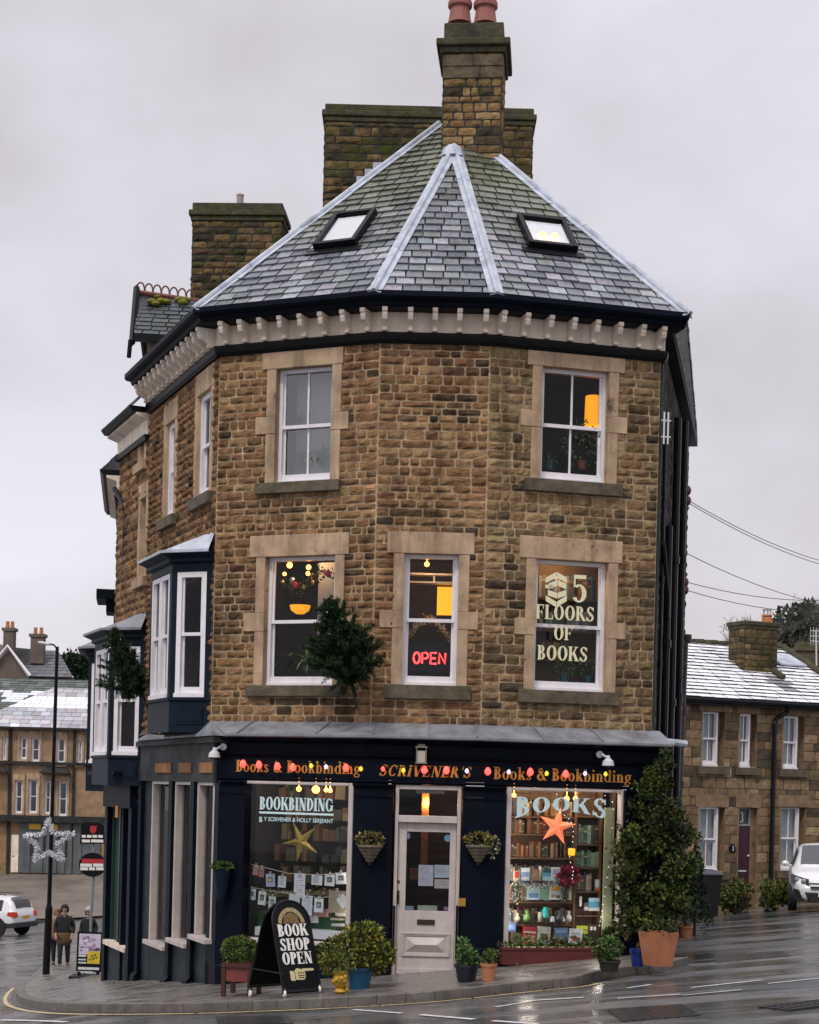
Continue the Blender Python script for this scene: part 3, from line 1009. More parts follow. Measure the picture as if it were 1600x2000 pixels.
# roof windows
def skylight(P, Q, S, quad, lift=0.09):
    n = (Q - P).cross(S - P).normalized()
    e = (Q - P).normalized()
    s = n.cross(e).normalized()
    q = [plane_hit(x, y, P, Q, S, lift) for x, y in quad]
    us = [(p - P).dot(e) for p in q]; ss = [(p - P).dot(s) for p in q]
    u0, u1 = (us[0] + us[3]) / 2, (us[1] + us[2]) / 2
    s0, s1 = (ss[2] + ss[3]) / 2, (ss[0] + ss[1]) / 2
    fr = Frame(P, e, n, s)
    b = MB()
    t = 0.075
    b.fbox(fr, u0 - t, u0, s0 - t, s1 + t, 0, lift + 0.03)
    b.fbox(fr, u1, u1 + t, s0 - t, s1 + t, 0, lift + 0.03)
    b.fbox(fr, u0, u1, s0 - t, s0, 0, lift + 0.027)
    b.fbox(fr, u0, u1, s1, s1 + t, 0, lift + 0.035)
    b.fbox(fr, u0 - t - 0.1, u1 + t + 0.1, s0 - t - 0.14, s0 - t, 0.01, 0.03)
    o = b.build('roof_window', 'black', shop, bevel=0.008)
    g = MB()
    g.face([fr.p(u0, lift - 0.005, s0), fr.p(u1, lift - 0.005, s0), fr.p(u1, lift - 0.005, s1), fr.p(u0, lift - 0.005, s1)])
    g.build('glass', 'glass_sky', o)
    g = MB()
    g.face([fr.p(u0, lift - 0.06, s0), fr.p(u1, lift - 0.06, s0), fr.p(u1, lift - 0.06, s1), fr.p(u0, lift - 0.06, s1)])
    g.build('blind', 'white', o)
    return fr, o, (u0, u1, s0, s1)
skylight(E_LS, E_LC, B0, [(665, 419), (728, 415), (681, 468), (620, 474)])
frk, skr, (a0, a1, s0, s1) = skylight(E_RC, E_RS, B0, [(1018, 424), (1094, 433), (1121, 480), (1044, 470)])
for f_ in (0.36, 0.66):
    b = MB()
    b.ball(frk.p(a0 + (a1 - a0) * f_, 0.06, s0 + (s1 - s0) * 0.38), 0.055)
    b.build('lit_lamp', 'bulb_warm', skr)

# ------------------------------------------------------------------ chimneys
PAL_CH = [(0.125, 0.085, 0.042), (0.16, 0.108, 0.05), (0.085, 0.062, 0.034), (0.19, 0.13, 0.06), (0.05, 0.04, 0.024), (0.065, 0.06, 0.025)]
mat('stone_moss', attr=True, rough=0.95, nscale=8, namt=0.45, bump=0.9, bscale=22, spec=0.15, moss=0.55, mosscol=(0.045, 0.055, 0.010), mscale=1.7, grime=0.45)
mat('cap_moss', col=(0.06, 0.055, 0.03), rough=0.95, nscale=6, namt=0.5, bump=0.9, bscale=18, moss=0.6, mosscol=(0.050, 0.054, 0.010), mscale=2.6, grime=0.5)
mat('stone_stack', attr=True, rough=0.95, nscale=8, namt=0.4, bump=0.9, bscale=22, spec=0.15, moss=0.25, mosscol=(0.04, 0.05, 0.012), mscale=1.6, grime=0.35)
def chimney(O, rz, w, d, zb, zt, zcap, name='chimney', cap=0.12, body='stone_moss', pal=PAL_CH, parent=None, band=None, hr=(0.10, 0.15), wr=(0.16, 0.36), capm='cap_moss'):
    """O: middle of the front face on plan"""
    U = Vector((math.cos(rz), math.sin(rz), 0))
    f = Frame(O - U * w / 2, U)
    l = Frame(O - U * w / 2 - f.N * d, f.N)          # left face, seen from the left
    r = Frame(O + U * w / 2, -f.N)
    ms, mk = MB(), MB()
    for fr, L in ((f, w), (l, d), (r, d)):
        stones(ms, mk, fr, 0, L, zb, zt, hr=hr, wr=wr, prot=0.022, pal=pal, pw=[4, 4, 3, 2, 2, 1])
    o = ms.build(name, body, parent or shop)
    mk.mesh([f.p(0.01, -0.01, zb), f.p(w - 0.01, -0.01, zb), f.p(w - 0.01, -d, zb), f.p(0.01, -d, zb), f.p(0.01, -0.01, zt), f.p(w - 0.01, -0.01, zt), f.p(w - 0.01, -d, zt), f.p(0.01, -d, zt)], [(0, 1, 5, 4), (1, 2, 6, 5), (2, 3, 7, 6), (3, 0, 4, 7), (4, 5, 6, 7)])
    mk.build('mortar_backing', 'dark_wall', o)
    c = MB()
    if band:
        q = MB()
        for k in range(2):
            zz = (band[1] - band[0]) / 2
            q.fbox(f, -0.015 - 0.004 * k, w * (0.5 if k else 0.62), band[0] + zz * k + 0.004, band[0] + zz * (k + 1) - 0.004, -d - 0.015, 0.032 + 0.006 * k)
            q.fbox(f, w * (0.5 if k else 0.62) + 0.006, w + 0.015, band[0] + zz * k + 0.004, band[0] + zz * (k + 1) - 0.004, -d - 0.015, 0.034 + 0.006 * k)
        q.build('chimney_band', mat('stone_band', col=(0.105, 0.08, 0.05), rough=0.95, nscale=7, namt=0.5, bump=0.8, bscale=20, grime=0.5, moss=0.2), o, bevel=0.01)
    c.fbox(f, -cap * 0.5, w + cap * 0.5, zt, zt + 0.09, -d - cap * 0.5, cap * 0.5)
    c.fbox(f, -cap, w + cap, zt + 0.092, zt + 0.2, -d - cap, cap)
    c.fbox(f, -0.01, w + 0.01, zt + 0.202, zcap, -d - 0.01, 0.02)
    c.build('chimney_cap', capm, o, bevel=0.02)
    return o, f
mat('pot', col=(0.28, 0.10, 0.085), rough=0.7, nscale=4, namt=0.25, grime=0.1)
# main stack
pz = lambda x, y, Y: W(x, y, Y).z
YC = 25.3
xl, xr = W(864, 250, YC).x, W(978, 250, YC).x
ch, cf = chimney(Vector(((xl + xr) / 2, YC, 0)), R(-5), xr - xl, 0.95, pz(920, 330, YC), pz(920, 104, YC), pz(920, 44, YC), body='stone_stack', band=(pz(920, 154, YC), pz(920, 108, YC)),
                 pal=[(0.20, 0.125, 0.055), (0.235, 0.15, 0.066), (0.15, 0.098, 0.046), (0.27, 0.18, 0.085), (0.08, 0.06, 0.035), (0.05, 0.04, 0.026)])
for x in (898, 948):
    p = W(x, 44, YC + 0.4)
    b = MB()
    b.lathe((p.x, p.y, pz(900, 48, YC + 0.4)), [(0.19, 0), (0.17, 0.1), (0.15, 0.24), (0.19, 0.27), (0.19, 0.34), (0.165, 0.36), (0.17, 0.62), (0.2, 0.66), (0.2, 0.74), (0.15, 0.76), (0.12, 0.5)], 14)
    b.build('chimney_pot', 'pot', ch, smooth=False)
# apron flashing at the foot of the main stack
b = MB()
b.fbox(cf, 0.30, xr - xl + 0.03, pz(920, 326, YC) - 0.05, pz(920, 318, YC) + 0.02, 0.0, 0.06)
b.build('flashing', 'lead', shop)
# wide party-wall stack behind
YB = 28.6
xl, xr = W(634, 300, YB).x, W(1040, 300, YB).x
chimney(Vector(((xl + xr) / 2, YB, 0)), R(0), xr - xl, 0.8, pz(640, 520, YB), pz(830, 242, YB), pz(830, 207, YB), cap=0.06, hr=(0.12, 0.17), wr=(0.22, 0.5))
# stepped lead soakers where the slope meets that stack
b = MB()
for x, y in ((738, 330), (722, 343), (706, 357)):
    p = W(x, y, YB - 0.35)
    b.box(p, (0.16, 0.3, 0.12))
b.build('step_flashing', 'lead', shop)
# stack over the left street
YD = 30.5
xl, xr = W(374, 500, YD).x, W(550, 500, YD).x
c2, f2 = chimney(Vector(((xl + xr) / 2, YD, 0)), R(-3), xr - xl, 0.7, pz(380, 640, YD), pz(460, 432, YD), pz(460, 396, YD), cap=0.07, hr=(0.12, 0.17), wr=(0.2, 0.45))
p = W(469, 398, YD + 0.35)
b = MB()
b.lathe(p, [(0.065, -0.05), (0.065, 0.13), (0.072, 0.14), (0.072, 0.17), (0.05, 0.17), (0.05, 0.1)], 10)
b.build('chimney_pot', mat('pot_grey', col=(0.34, 0.28, 0.25), rough=0.8), c2)

# ------------------------------------------------------------------ dormer over the left street
Yd = 28.0
dU = Vector((1, 0.0, 0))
fd = Frame(Vector((0, Yd, 0)), dU)
b = MB()
r0, r1 = W(270, 572, Yd + 1.3), W(420, 594, Yd + 1.3)
e0, e1 = W(262, 652, Yd - 0.1), W(418, 660, Yd - 0.1)
slates(b, [e0, e1, r1, r0], 0.19, 0.26, [(0.05, 0.062, 0.075), (0.065, 0.075, 0.09), (0.04, 0.05, 0.06)], th=0.014)
b.build('dormer_roof', mat('slate_dark', attr=True, rough=0.5, nscale=12, namt=0.3, bump=0.2, moss=0.35, mosscol=(0.05, 0.06, 0.012)), shop)
bk = Vector((0, 2 * 1.3, -0.9))
b = MB()
b.face([r0, r1, r1 + Vector((0, 1.4, r1.z * 0 - 1.2)), r0 + Vector((0, 1.4, -1.2))])
b.build('dormer_roof', 'slate_dark', shop)
b = MB()                                              # bargeboards and finial drop
for P, Q in ((e0 + Vector((-0.02, -0.06, -0.18)), r0 + Vector((-0.03, 0, 0.10))), (r0 + Vector((-0.03, 0, 0.10)), r0 + Vector((-0.03, 1.4, -1.1)))):
    b.tube([P, Q], 0.055, 4)
b.tube([e0 + Vector((-0.05, -0.05, -0.12)), e0 + Vector((-0.07, -0.05, -0.42))], 0.04, 6)
b.fbox(Frame(e0, e1 - e0), 0.0, (e1 - e0).length, -0.12, -0.005, -0.05, 0.05)
b.build('bargeboard', 'black', shop)
b = MB()
for k in range(7):                                    # crested ridge tiles
    p = r0.lerp(r1, 0.03 + k * 0.108)
    pts = [p + Vector((0.075 * math.cos(a), 0, 0.02 + 0.17 * math.sin(a) ** 0.8 if math.sin(a) > 0 else 0.02)) for a in [math.pi * t / 8 for t in range(9)]]
    b.tube(pts, 0.016, 5)
b.tube([r0 + Vector((0, 0, 0.01)), r1 + Vector((0, 0, 0.01))], 0.045, 6)
b.build('ridge_cresting', mat('crest', col=(0.16, 0.055, 0.045), rough=0.8), shop)
b = MB()
for k in range(11):                                   # moss cushions
    p = r0.lerp(r1, random.uniform(0.05, 0.95)) + (e0 - r0) * random.uniform(0.06, 0.26)
    b.ball(p + Vector((0, -0.03, 0.03)), random.uniform(0.05, 0.10), sz=0.6)
b.build('moss', mat('moss', col=(0.17, 0.17, 0.02), rough=1, nscale=20, namt=0.4, bump=1.0, bscale=40), shop)
b = MB()
w0, w1 = W(287, 700, Yd + 0.25), W(312, 700, Yd + 0.25)
b.fbox(Frame((w0.x, Yd + 0.25, 0), dU), 0, w1.x - w0.x + 0.9, 7.9, e0.z + 0.1, -1.2, 0.0)
b.build('dormer_wall', 'ashlar', shop)

# ------------------------------------------------------------------ lead apron and shop fascia
b = MB()
b.sweep([CORNG, CORN['LC'], CORN['RC'], (FR.p(RLEN + 0.12, 0, 0), FR.N)], [(0.0, 2.15), (0.48, 2.06), (0.50, 2.075), (0.50, 2.105), (0.48, 2.115), (0.0, 2.30)])
b.mesh([FS.p(-3.7, 0.16, 2.07), FS.p(0.72, 0.16, 2.07), FS.p(0.70, 0.0, 2.07), FS.p(-3.7, 0.0, 2.07), FS.p(-3.7, 0.16, 2.10), FS.p(0.72, 0.16, 2.10), FS.p(0.0, 0.0, 2.30), FS.p(-3.7, 0.0, 2.2)], [(0, 1, 5, 4), (4, 5, 6, 7), (1, 2, 6, 5), (0, 3, 2, 1)])
b.build('lead_apron', 'lead_dark', shop)
for fr, us in ((FL, (0.7, 1.9)), (FC, (0.05, 0.8, 1.45)), (FR, (0.75, 1.6)), (FS, (-1.0, -2.2))):
    for u in us:
        b = MB()
        b.tube([fr.p(u, 0.02, 2.305), fr.p(u, 0.5, 2.118)], 0.012, 6)
        b.build('lead_roll', 'lead_dark', shop)
FCH = [CORN['LS'], CORN['LC'], CORN['RC'], (RS, FR.N)]
FCHL = [CORNG, CORN['LC'], CORN['RC'], (RS, FR.N)]
b = MB()
b.sweep(FCHL, [(0.0, 1.505), (0.27, 1.505), (0.27, 1.79), (0.30, 1.80), (0.33, 1.835), (0.33, 1.85), (0.29, 1.86), (0.29, 1.985), (0.36, 2.0), (0.44, 2.045), (0.44, 2.062), (0.0, 2.10)])
b.sweep(FCHL, [(0.0, 1.46), (0.29, 1.46), (0.305, 1.48), (0.305, 1.502), (0.0, 1.502)])
fascia = b.build('fascia', 'navy', shop)
SV = 0.24                                             # plane of the shop windows
gl = MB()
T3 = [('Books & Bookbinding', FL, 461, 704, 1506.5, 1512.5, 0.165, False), ("SCRIVENER'S", FC, 740, 926, 1515, 1519.5, 0.15, True), ('Books & Bookbinding', FR, 964, 1233, 1521.5, 1529, 0.168, False)]
for txt, fr, xl, xr, yl, yr, h, it in T3:
    g = MB()
    u0, z0 = fr.pu(xl, yl, 0.27); u1, z1 = fr.pu(xr, yr, 0.27)
    letters(g, fr, txt, u0, u1 - (0.05 if it else 0), (z0 + z1) / 2, h, 0.27, shear=0.22 if it else 0.0, T=0.2, gap=0.035 if not it else 0.07)
    g.build('lettering', 'gold', fascia)

# ------------------------------------------------------------------ pilasters
def pil(chain, z0, z1, name='pilaster'):
    q = MB()
    q.sweep(chain, [(0.0, z0), (0.34, z0), (0.34, z1 - 0.18), (0.0, z1 - 0.18)])
    q.sweep(chain, [(0.0, z1 - 0.178), (0.36, z1 - 0.178), (0.36, z1 - 0.158), (0.0, z1 - 0.158)])
    q.sweep(chain, [(0.0, z1 - 0.156), (0.345, z1 - 0.156), (0.345, z1 - 0.07), (0.40, z1 - 0.02), (0.40, z1 - 0.002), (0.0, z1 - 0.002)])
    q.sweep(chain, [(0.0, z0), (0.37, z0), (0.37, z0 + 1.15), (0.355, z0 + 1.17), (0.0, z0 + 1.17)])
    return q.build(name, 'navy', shop)
PB = -1.9
uL = lambda x: FL.u(x, 1650, 0.34)
uC = lambda x: FC.u(x, 1650, 0.34)
uR = lambda x: FR.u(x, 1650, 0.34)
pil([(FS.p(0.22, 0.004, 0), Vector((0, 0, 0))), CORNG, at(FL, uL(476))], -2.3, 1.455)
pil([at(FL, uL(689)), CORN['LC'], at(FC, uC(766))], PB, 1.455)
pil([at(FC, uC(903)), CORN['RC'], at(FR, uR(985))], PB, 1.455)
pil([at(FR, uR(1218)), (RS, FR.N)], PB, 1.455)

# ------------------------------------------------------------------ shop windows
def shopwin(fr, x0, x1, zt, zb):
    u0, u1 = fr.u(x0, 1680, SV), fr.u(x1, 1680, SV)
    q = MB()
    fw = 0.075
    q.fbox(fr, u0, u0 + fw, zb, zt, SV - 0.08, SV + 0.05)
    q.fbox(fr, u1 - fw, u1, zb, zt, SV - 0.08, SV + 0.05)
    q.fbox(fr, u0 + fw, u1 - fw, zt - 0.045, zt, SV - 0.08, SV + 0.05)
    q.fbox(fr, u0 - 0.02, u1 + 0.02, zb - 0.06, zb, SV - 0.08, SV + 0.09)
    o = q.build('shop_window', 'doorpaint', shop, bevel=0.012)
    g = MB()
    g.face([fr.p(u0 + fw, SV, zb), fr.p(u1 - fw, SV, zb), fr.p(u1 - fw, SV, zt - 0.05), fr.p(u0 + fw, SV, zt - 0.05)])
    g.build('glass', 'glass', o)
    s = MB()
    s.fbox(fr, u0 - 0.02, u1 + 0.02, -2.2, zb - 0.062, 0.0, SV)
    s.fbox(fr, u0 + 0.1, u1 - 0.1, zb - 0.5, zb - 0.16, SV + 0.001, SV + 0.025)
    s.build('stall_riser', 'navy', shop)
    return o, u0 + fw, u1 - fw
ZT = 1.455
ZBL, ZBR = FL.z(577, 1836, SV), FR.z(1100, 1850, SV)
swL, l0, l1 = shopwin(FL, 472, 690, ZT, ZBL)
swR, r0_, r1_ = shopwin(FR, 985, 1217, ZT, ZBR)
# lettering on the glass
g = MB()
u0, z0 = FL.pu(507, 1581, SV); u1, _ = FL.pu(652, 1584, SV)
z1 = FL.z(580, 1558, SV)
zb = FL.z(580, 1583, SV)
letters(g, FL, 'BOOKBINDING', u0, u1, zb, z1 - zb, SV + 0.004, T=0.22, gap=0.0)
g.fbox(FL, u0, u1, FL.z(580, 1591, SV), FL.z(580, 1587, SV), SV + 0.004, SV + 0.008)
zs = FL.z(580, 1608, SV)
letters(g, FL, 'B', u0, u0 + 0.06, zs, 0.075, SV + 0.004)
g.build('lettering', 'pale_vinyl', swL)
def small_text(fr, txt, u0, u1, z, h, v, m, parent, name='lettering'):
    cu = bpy.data.curves.new(name, 'FONT')
    cu.body = txt
    cu.size = 1.0
    cu.offset = 0.012
    to = bpy.data.objects.new(name, cu)
    sc.collection.objects.link(to)
    bpy.context.view_layer.update()
    dg = bpy.context.evaluated_depsgraph_get()
    me = bpy.data.meshes.new_from_object(to.evaluated_get(dg))
    bpy.data.objects.remove(to)
    xs = [v_.co.x for v_ in me.vertices]; ys = [v_.co.y for v_ in me.vertices]
    x0, x1, y0, y1 = min(xs), max(xs), min(ys), max(ys)
    q = MB()
    q.mesh([fr.p(u0 + (v_.co.x - x0) / (x1 - x0) * (u1 - u0), v, z + (v_.co.y - y0) / (y1 - y0) * h) for v_ in me.vertices], [tuple(p.vertices) for p in me.polygons])
    bpy.data.meshes.remove(me)
    bpy.data.curves.remove(cu)
    return q.build(name, m, parent)
small_text(FL, 'Y SCRIVENER & HOLLY SERJEANT', u0 + 0.075, u1, zs, 0.075, SV + 0.006, 'pale_vinyl', swL)
g = MB()
u0, u1 = FR.u(1006, 1575, SV), FR.u(1186, 1575, SV)
zt_ = FR.z(1096, 1558, SV)
zl = FR.z(1096, 1584, SV)
def arch(x, y):
    k = 1 + 0.62 * (2 * x - 1) ** 2
    return x, 1 + (y - 1) * k
letters(g, FR, 'BOOKS', u0, u1, zl, zt_ - zl, SV + 0.004, T=0.21, gap=0.05, warp=arch)
g.build('lettering', 'pale_vinyl', swR)

# ------------------------------------------------------------------ the door
DV = 0.20
du0, du1 = FC.u(769, 1700, DV), FC.u(898, 1700, DV)
dz0 = FC.z(833, 1906, DV)
dzt = FC.z(833, 1534, DV)
dtr = FC.z(833, 1604, DV)
b = MB()
jf = 0.05
b.fbox(FC, du0, du0 + jf, dz0, dzt, DV - 0.12, DV + 0.06)
b.fbox(FC, du1 - jf, du1, dz0, dzt, DV - 0.12, DV + 0.06)
b.fbox(FC, du0 + jf, du1 - jf, dzt - 0.06, dzt, DV - 0.12, DV + 0.06)
b.fbox(FC, du0 + jf, du1 - jf, dtr - 0.02, dtr + 0.075, DV - 0.12, DV + 0.07)
dframe = b.build('door_frame', 'doorpaint', shop, bevel=0.008)
g = MB()
g.face([FC.p(du0 + jf, DV - 0.03, dtr + 0.07), FC.p(du1 - jf, DV - 0.03, dtr + 0.07), FC.p(du1 - jf, DV - 0.03, dzt - 0.05), FC.p(du0 + jf, DV - 0.03, dzt - 0.05)])
g.build('transom_glass', 'glass', dframe)
b = MB()
a, c = du0 + jf + 0.004, du1 - jf - 0.004
zg0, zg1 = FC.z(833, 1779, DV), FC.z(833, 1625, DV)
st = 0.115
T_, Bk = DV + 0.0, DV - 0.05
b.fbox(FC, a, a + st, dz0 + 0.02, dtr - 0.025, Bk, T_)
b.fbox(FC, c - st * 0.75, c, dz0 + 0.02, dtr - 0.025, Bk, T_)
b.fbox(FC, a + st, c - st * 0.75, zg1, dtr - 0.025, Bk, T_)
b.fbox(FC, a + st, c - st * 0.75, dz0 + 0.02, zg0, Bk, T_ - 0.002)
# raised and fielded lower panel
pz0, pz1 = FC.z(833, 1868, DV), FC.z(833, 1822, DV)
pu0, pu1 = a + 0.075, c - 0.055
for k, (i0, vv) in enumerate(((0.0, 0.022), (0.022, 0.012))):
    b.fbox(FC, pu0 + i0, pu1 - i0, pz0 + i0, pz0 + i0 + 0.022, T_ - 0.002, T_ + vv)
    b.fbox(FC, pu0 + i0, pu1 - i0, pz1 - i0 - 0.022, pz1 - i0, T_ - 0.002, T_ + vv)
    b.fbox(FC, pu0 + i0, pu0 + i0 + 0.022, pz0 + i0 + 0.022, pz1 - i0 - 0.022, T_ - 0.002, T_ + vv)
    b.fbox(FC, pu1 - i0 - 0.022, pu1 - i0, pz0 + i0 + 0.022, pz1 - i0 - 0.022, T_ - 0.002, T_ + vv)
q0, q1, y0, y1 = pu0 + 0.06, pu1 - 0.06, pz0 + 0.06, pz1 - 0.06
ym = (y0 + y1) / 2
P = FC.p
A, B_, C_, D_ = P(q0, T_, y0), P(q1, T_, y0), P(q1, T_, y1), P(q0, T_, y1)
E_, F_ = P(q0 + 0.12, T_ + 0.05, ym), P(q1 - 0.12, T_ + 0.05, ym)
b.mesh([A, B_, C_, D_, E_, F_], [(0, 1, 5, 4), (1, 2, 5), (2, 3, 4, 5), (3, 0, 4)])
b.fbox(FC, a + 0.01, c - 0.01, dz0 + 0.02, dz0 + 0.10, T_ - 0.002, T_ + 0.012)
door = b.build('door', 'doorpaint', shop, bevel=0.004)
g = MB()
g.face([FC.p(a + st, DV - 0.02, zg0), FC.p(c - st * 0.75, DV - 0.02, zg0), FC.p(c - st * 0.75, DV - 0.02, zg1), FC.p(a + st, DV - 0.02, zg1)])
g.build('glass', 'glass', door)
b = MB()
lu, lz = FC.pu(832, 1801, DV)
b.fbox(FC, lu - 0.12, lu + 0.12, lz - 0.035, lz + 0.035, T_, T_ + 0.012)
b.fbox(FC, lu - 0.10, lu + 0.10, lz - 0.02, lz + 0.02, T_ + 0.012, T_ + 0.018)
b.build('letter_box', mat('bronze', col=(0.06, 0.045, 0.025), rough=0.4, metal=0.6), door)
b = MB()
hu, hz = FC.pu(777, 1752, DV)
b.fbox(FC, hu - 0.02, hu + 0.02, hz - 0.09, hz + 0.09, T_, T_ + 0.012)
b.tube([FC.p(hu, T_ + 0.01, hz + 0.06), FC.p(hu, T_ + 0.05, hz + 0.05), FC.p(hu, T_ + 0.05, hz - 0.05), FC.p(hu, T_ + 0.01, hz - 0.06)], 0.010, 6)
b.lathe(FC.p(FC.u(778, 1722, DV), T_, FC.z(778, 1722, DV)), [(0.022, 0), (0.022, 0.012), (0.012, 0.016)], 12, axis=FC.N)
b.build('door_handle', 'bronze', door)
b = MB()
b.fbox(FC, du0 - 0.1, du1 + 0.1, -2.2, dz0 - 0.002, 0.0, DV + 0.12)
b.build('doorstep', 'sill_stone', shop)
for x, y in ((770, 1769), (893, 1769)):                # dark grab rails each side
    b = MB()
    u, z = FC.pu(x, y, DV + 0.1)
    b.fbox(FC, u - 0.014, u + 0.014, z - 0.75, z, DV + 0.062, DV + 0.10)
    b.build('door_stop', 'black', dframe)
# papers on the door glass
def paper(fr, x0, x1, y0, y1, v, col, name, parent, lines=0, lc=(0.35, 0.35, 0.4)):
    q = MB()
    u0, u1, z0, z1 = fr.u(x0, y0, v), fr.u(x1, y0, v), fr.z(x0, y1, v), fr.z(x0, y0, v)
    q.fbox(fr, u0, u1, z0, z1, v, v + 0.002, col)
    for k in range(lines):
        zz = z1 - (z1 - z0) * (k + 1) / (lines + 1.5)
        q.fbox(fr, u0 + (u1 - u0) * .12, u1 - (u1 - u0) * random.uniform(.12, .4), zz, zz + 0.006, v + 0.002, v + 0.003, lc)
    return q.build(name, 'attr', parent)
pv = DV - 0.035
for (x0, x1, y0, y1, c_, n_) in ((818, 847, 1689, 1730, (0.62, 0.58, 0.68), 7), (849, 879, 1689, 1714, (0.55, 0.60, 0.66), 4), (849, 879, 1717, 1735, (0.60, 0.50, 0.46), 2),
                                 (816, 854, 1768, 1778, (0.42, 0.44, 0.33), 0), (789, 808, 1769, 1777, (0.25, 0.32, 0.36), 0), (867, 880, 1771, 1778, (0.35, 0.18, 0.32), 0), (813, 868, 1541, 1549, (0.36, 0.32, 0.26), 0)):
    paper(FC, x0, x1, y0, y1, pv, c_, 'notice', door if y0 > 1600 else dframe, n_)
b = MB()
b.lathe(FC.p(FC.u(875, 1637, pv), pv, FC.z(875, 1637, pv)), [(0.05, 0), (0.05, 0.003), (0.001, 0.004)], 16, axis=FC.N)
b.build('round_sticker', mat('sticker_blue', col=(0.25, 0.48, 0.68), rough=0.5), door)
b = MB()
b.lathe(FC.p(FC.u(797, 1632, pv), pv, FC.z(797, 1632, pv)), [(0.03, 0), (0.03, 0.003), (0.001, 0.004)], 12, axis=FC.N, sy=1.5)
b.build('round_sticker', mat('sticker_lilac', col=(0.5, 0.45, 0.6), rough=0.5), door)
b = MB()
u, z = FC.pu(903, 1762, 0.37)
b.fbox(FC, u - 0.045, u + 0.045, z - 0.055, z + 0.055, 0.37, 0.378)
b.build('door_plate', mat('brass', col=(0.45, 0.24, 0.04), rough=0.35, metal=0.5), shop)

# ------------------------------------------------------------------ the room behind the shop windows
def inner(fr, u0, u1, zb, d, m='interior_brown'):
    q = MB()
    p = fr.p
    v0, zt = SV - 0.05, 1.62
    q.face([p(u0 - .06, v0 - d, zb), p(u1 + .06, v0 - d, zb), p(u1 + .06, v0 - d, zt), p(u0 - .06, v0 - d, zt)])
    for uu in (u0 - .06, u1 + .06):
        q.face([p(uu, v0, zb), p(uu, v0 - d, zb), p(uu, v0 - d, zt), p(uu, v0, zt)])
    q.face([p(u0 - .06, v0, zt), p(u1 + .06, v0, zt), p(u1 + .06, v0 - d, zt), p(u0 - .06, v0 - d, zt)])
    q.face([p(u0 - .06, v0, zb), p(u1 + .06, v0, zb), p(u1 + .06, v0 - d, zb), p(u0 - .06, v0 - d, zb)])
    return q.build('shop_interior', m, shop)
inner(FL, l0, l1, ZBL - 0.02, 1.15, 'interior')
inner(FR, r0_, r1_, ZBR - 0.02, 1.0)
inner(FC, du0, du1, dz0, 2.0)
def lamp(p, e, col=(1, 0.62, 0.3), r=0.05):  # point light for the bulbs and for added unseen fill
    d = bpy.data.lights.new('lamp_and_fill_light', 'POINT')
    d.energy = e
    d.color = col
    d.shadow_soft_size = r
    o = bpy.data.objects.new('lamp_and_fill_light', d)
    sc.collection.objects.link(o)
    o.location = p
    return o

# ------------------------------------------------------------------ ground floor along the left street
SGV = 0.0
b = MB()
gx = [FS.u(x, 1680, SGV) for x in (298, 333, 343, 375, 387, 416)]
zh = 1.42
sl = [-1.13, -0.97, -0.80]
b.fbox(FS, -SLEN, 0.3, -3.4, -2.0, -0.2, SGV)
edges = [(-SLEN, gx[0] - 0.02)] + [(gx[2 * i + 1] + 0.02, gx[2 * i + 2] - 0.02) for i in range(2)] + [(gx[5] + 0.02, 0.42)]
for a, c in edges:
    b.fbox(FS, a, c, -2.0, zh, -0.2, SGV)
for i in range(3):
    b.fbox(FS, gx[2 * i] - 0.02, gx[2 * i + 1] + 0.02, -2.0, sl[i] - 0.05, -0.2, SGV - 0.004)
b.build('ground_floor_wall', 'teal_brick', shop)
b = MB()
for k, uu in enumerate([-SLEN + 0.15] + [(gx[1] + gx[2]) / 2, (gx[3] + gx[4]) / 2]):
    b.fbox(FS, uu - 0.1, uu + 0.1, -3.3, zh, SGV + 0.001, SGV + 0.07)
    b.fbox(FS, uu - 0.13, uu + 0.13, -3.3, -1.5 - 0.15 * (2 - k), SGV + 0.001, SGV + 0.13)
    z_ = -1.5 - 0.15 * (2 - k)
    b.mesh([FS.p(uu - 0.13, SGV + 0.13, z_), FS.p(uu + 0.13, SGV + 0.13, z_), FS.p(uu + 0.13, SGV + 0.02, z_ + 0.14), FS.p(uu - 0.13, SGV + 0.02, z_ + 0.14)], [(0, 1, 2, 3)])
b.build('street_pilaster', 'navy', shop)
b = MB()
b.fbox(FS, -SLEN, 0.36, zh, 1.98, -0.2, SGV + 0.05)
b.fbox(FS, -SLEN, 0.55, 1.98, 2.06, -0.2, SGV + 0.12)
b.build('street_fascia', mat('weathered_stone', col=(0.032, 0.036, 0.04), rough=0.7, nscale=3, namt=0.7, bump=0.3, bscale=14), shop)
for xa, xb in ((300, 330), (345, 369), (386, 430)):
    q = MB()
    u0, u1 = FS.u(xa, 1500, SGV + 0.1), min(0.34, FS.u(xb, 1500, SGV + 0.1))
    q.fbox(FS, u0, u1, FS.z(350, 1509, SGV + .1), FS.z(350, 1490, SGV + .1), SGV + 0.05, SGV + 0.075)
    q.build('transom_board', mat('ply', col=(0.30, 0.14, 0.045), rough=0.7, nscale=5, namt=0.3), shop)
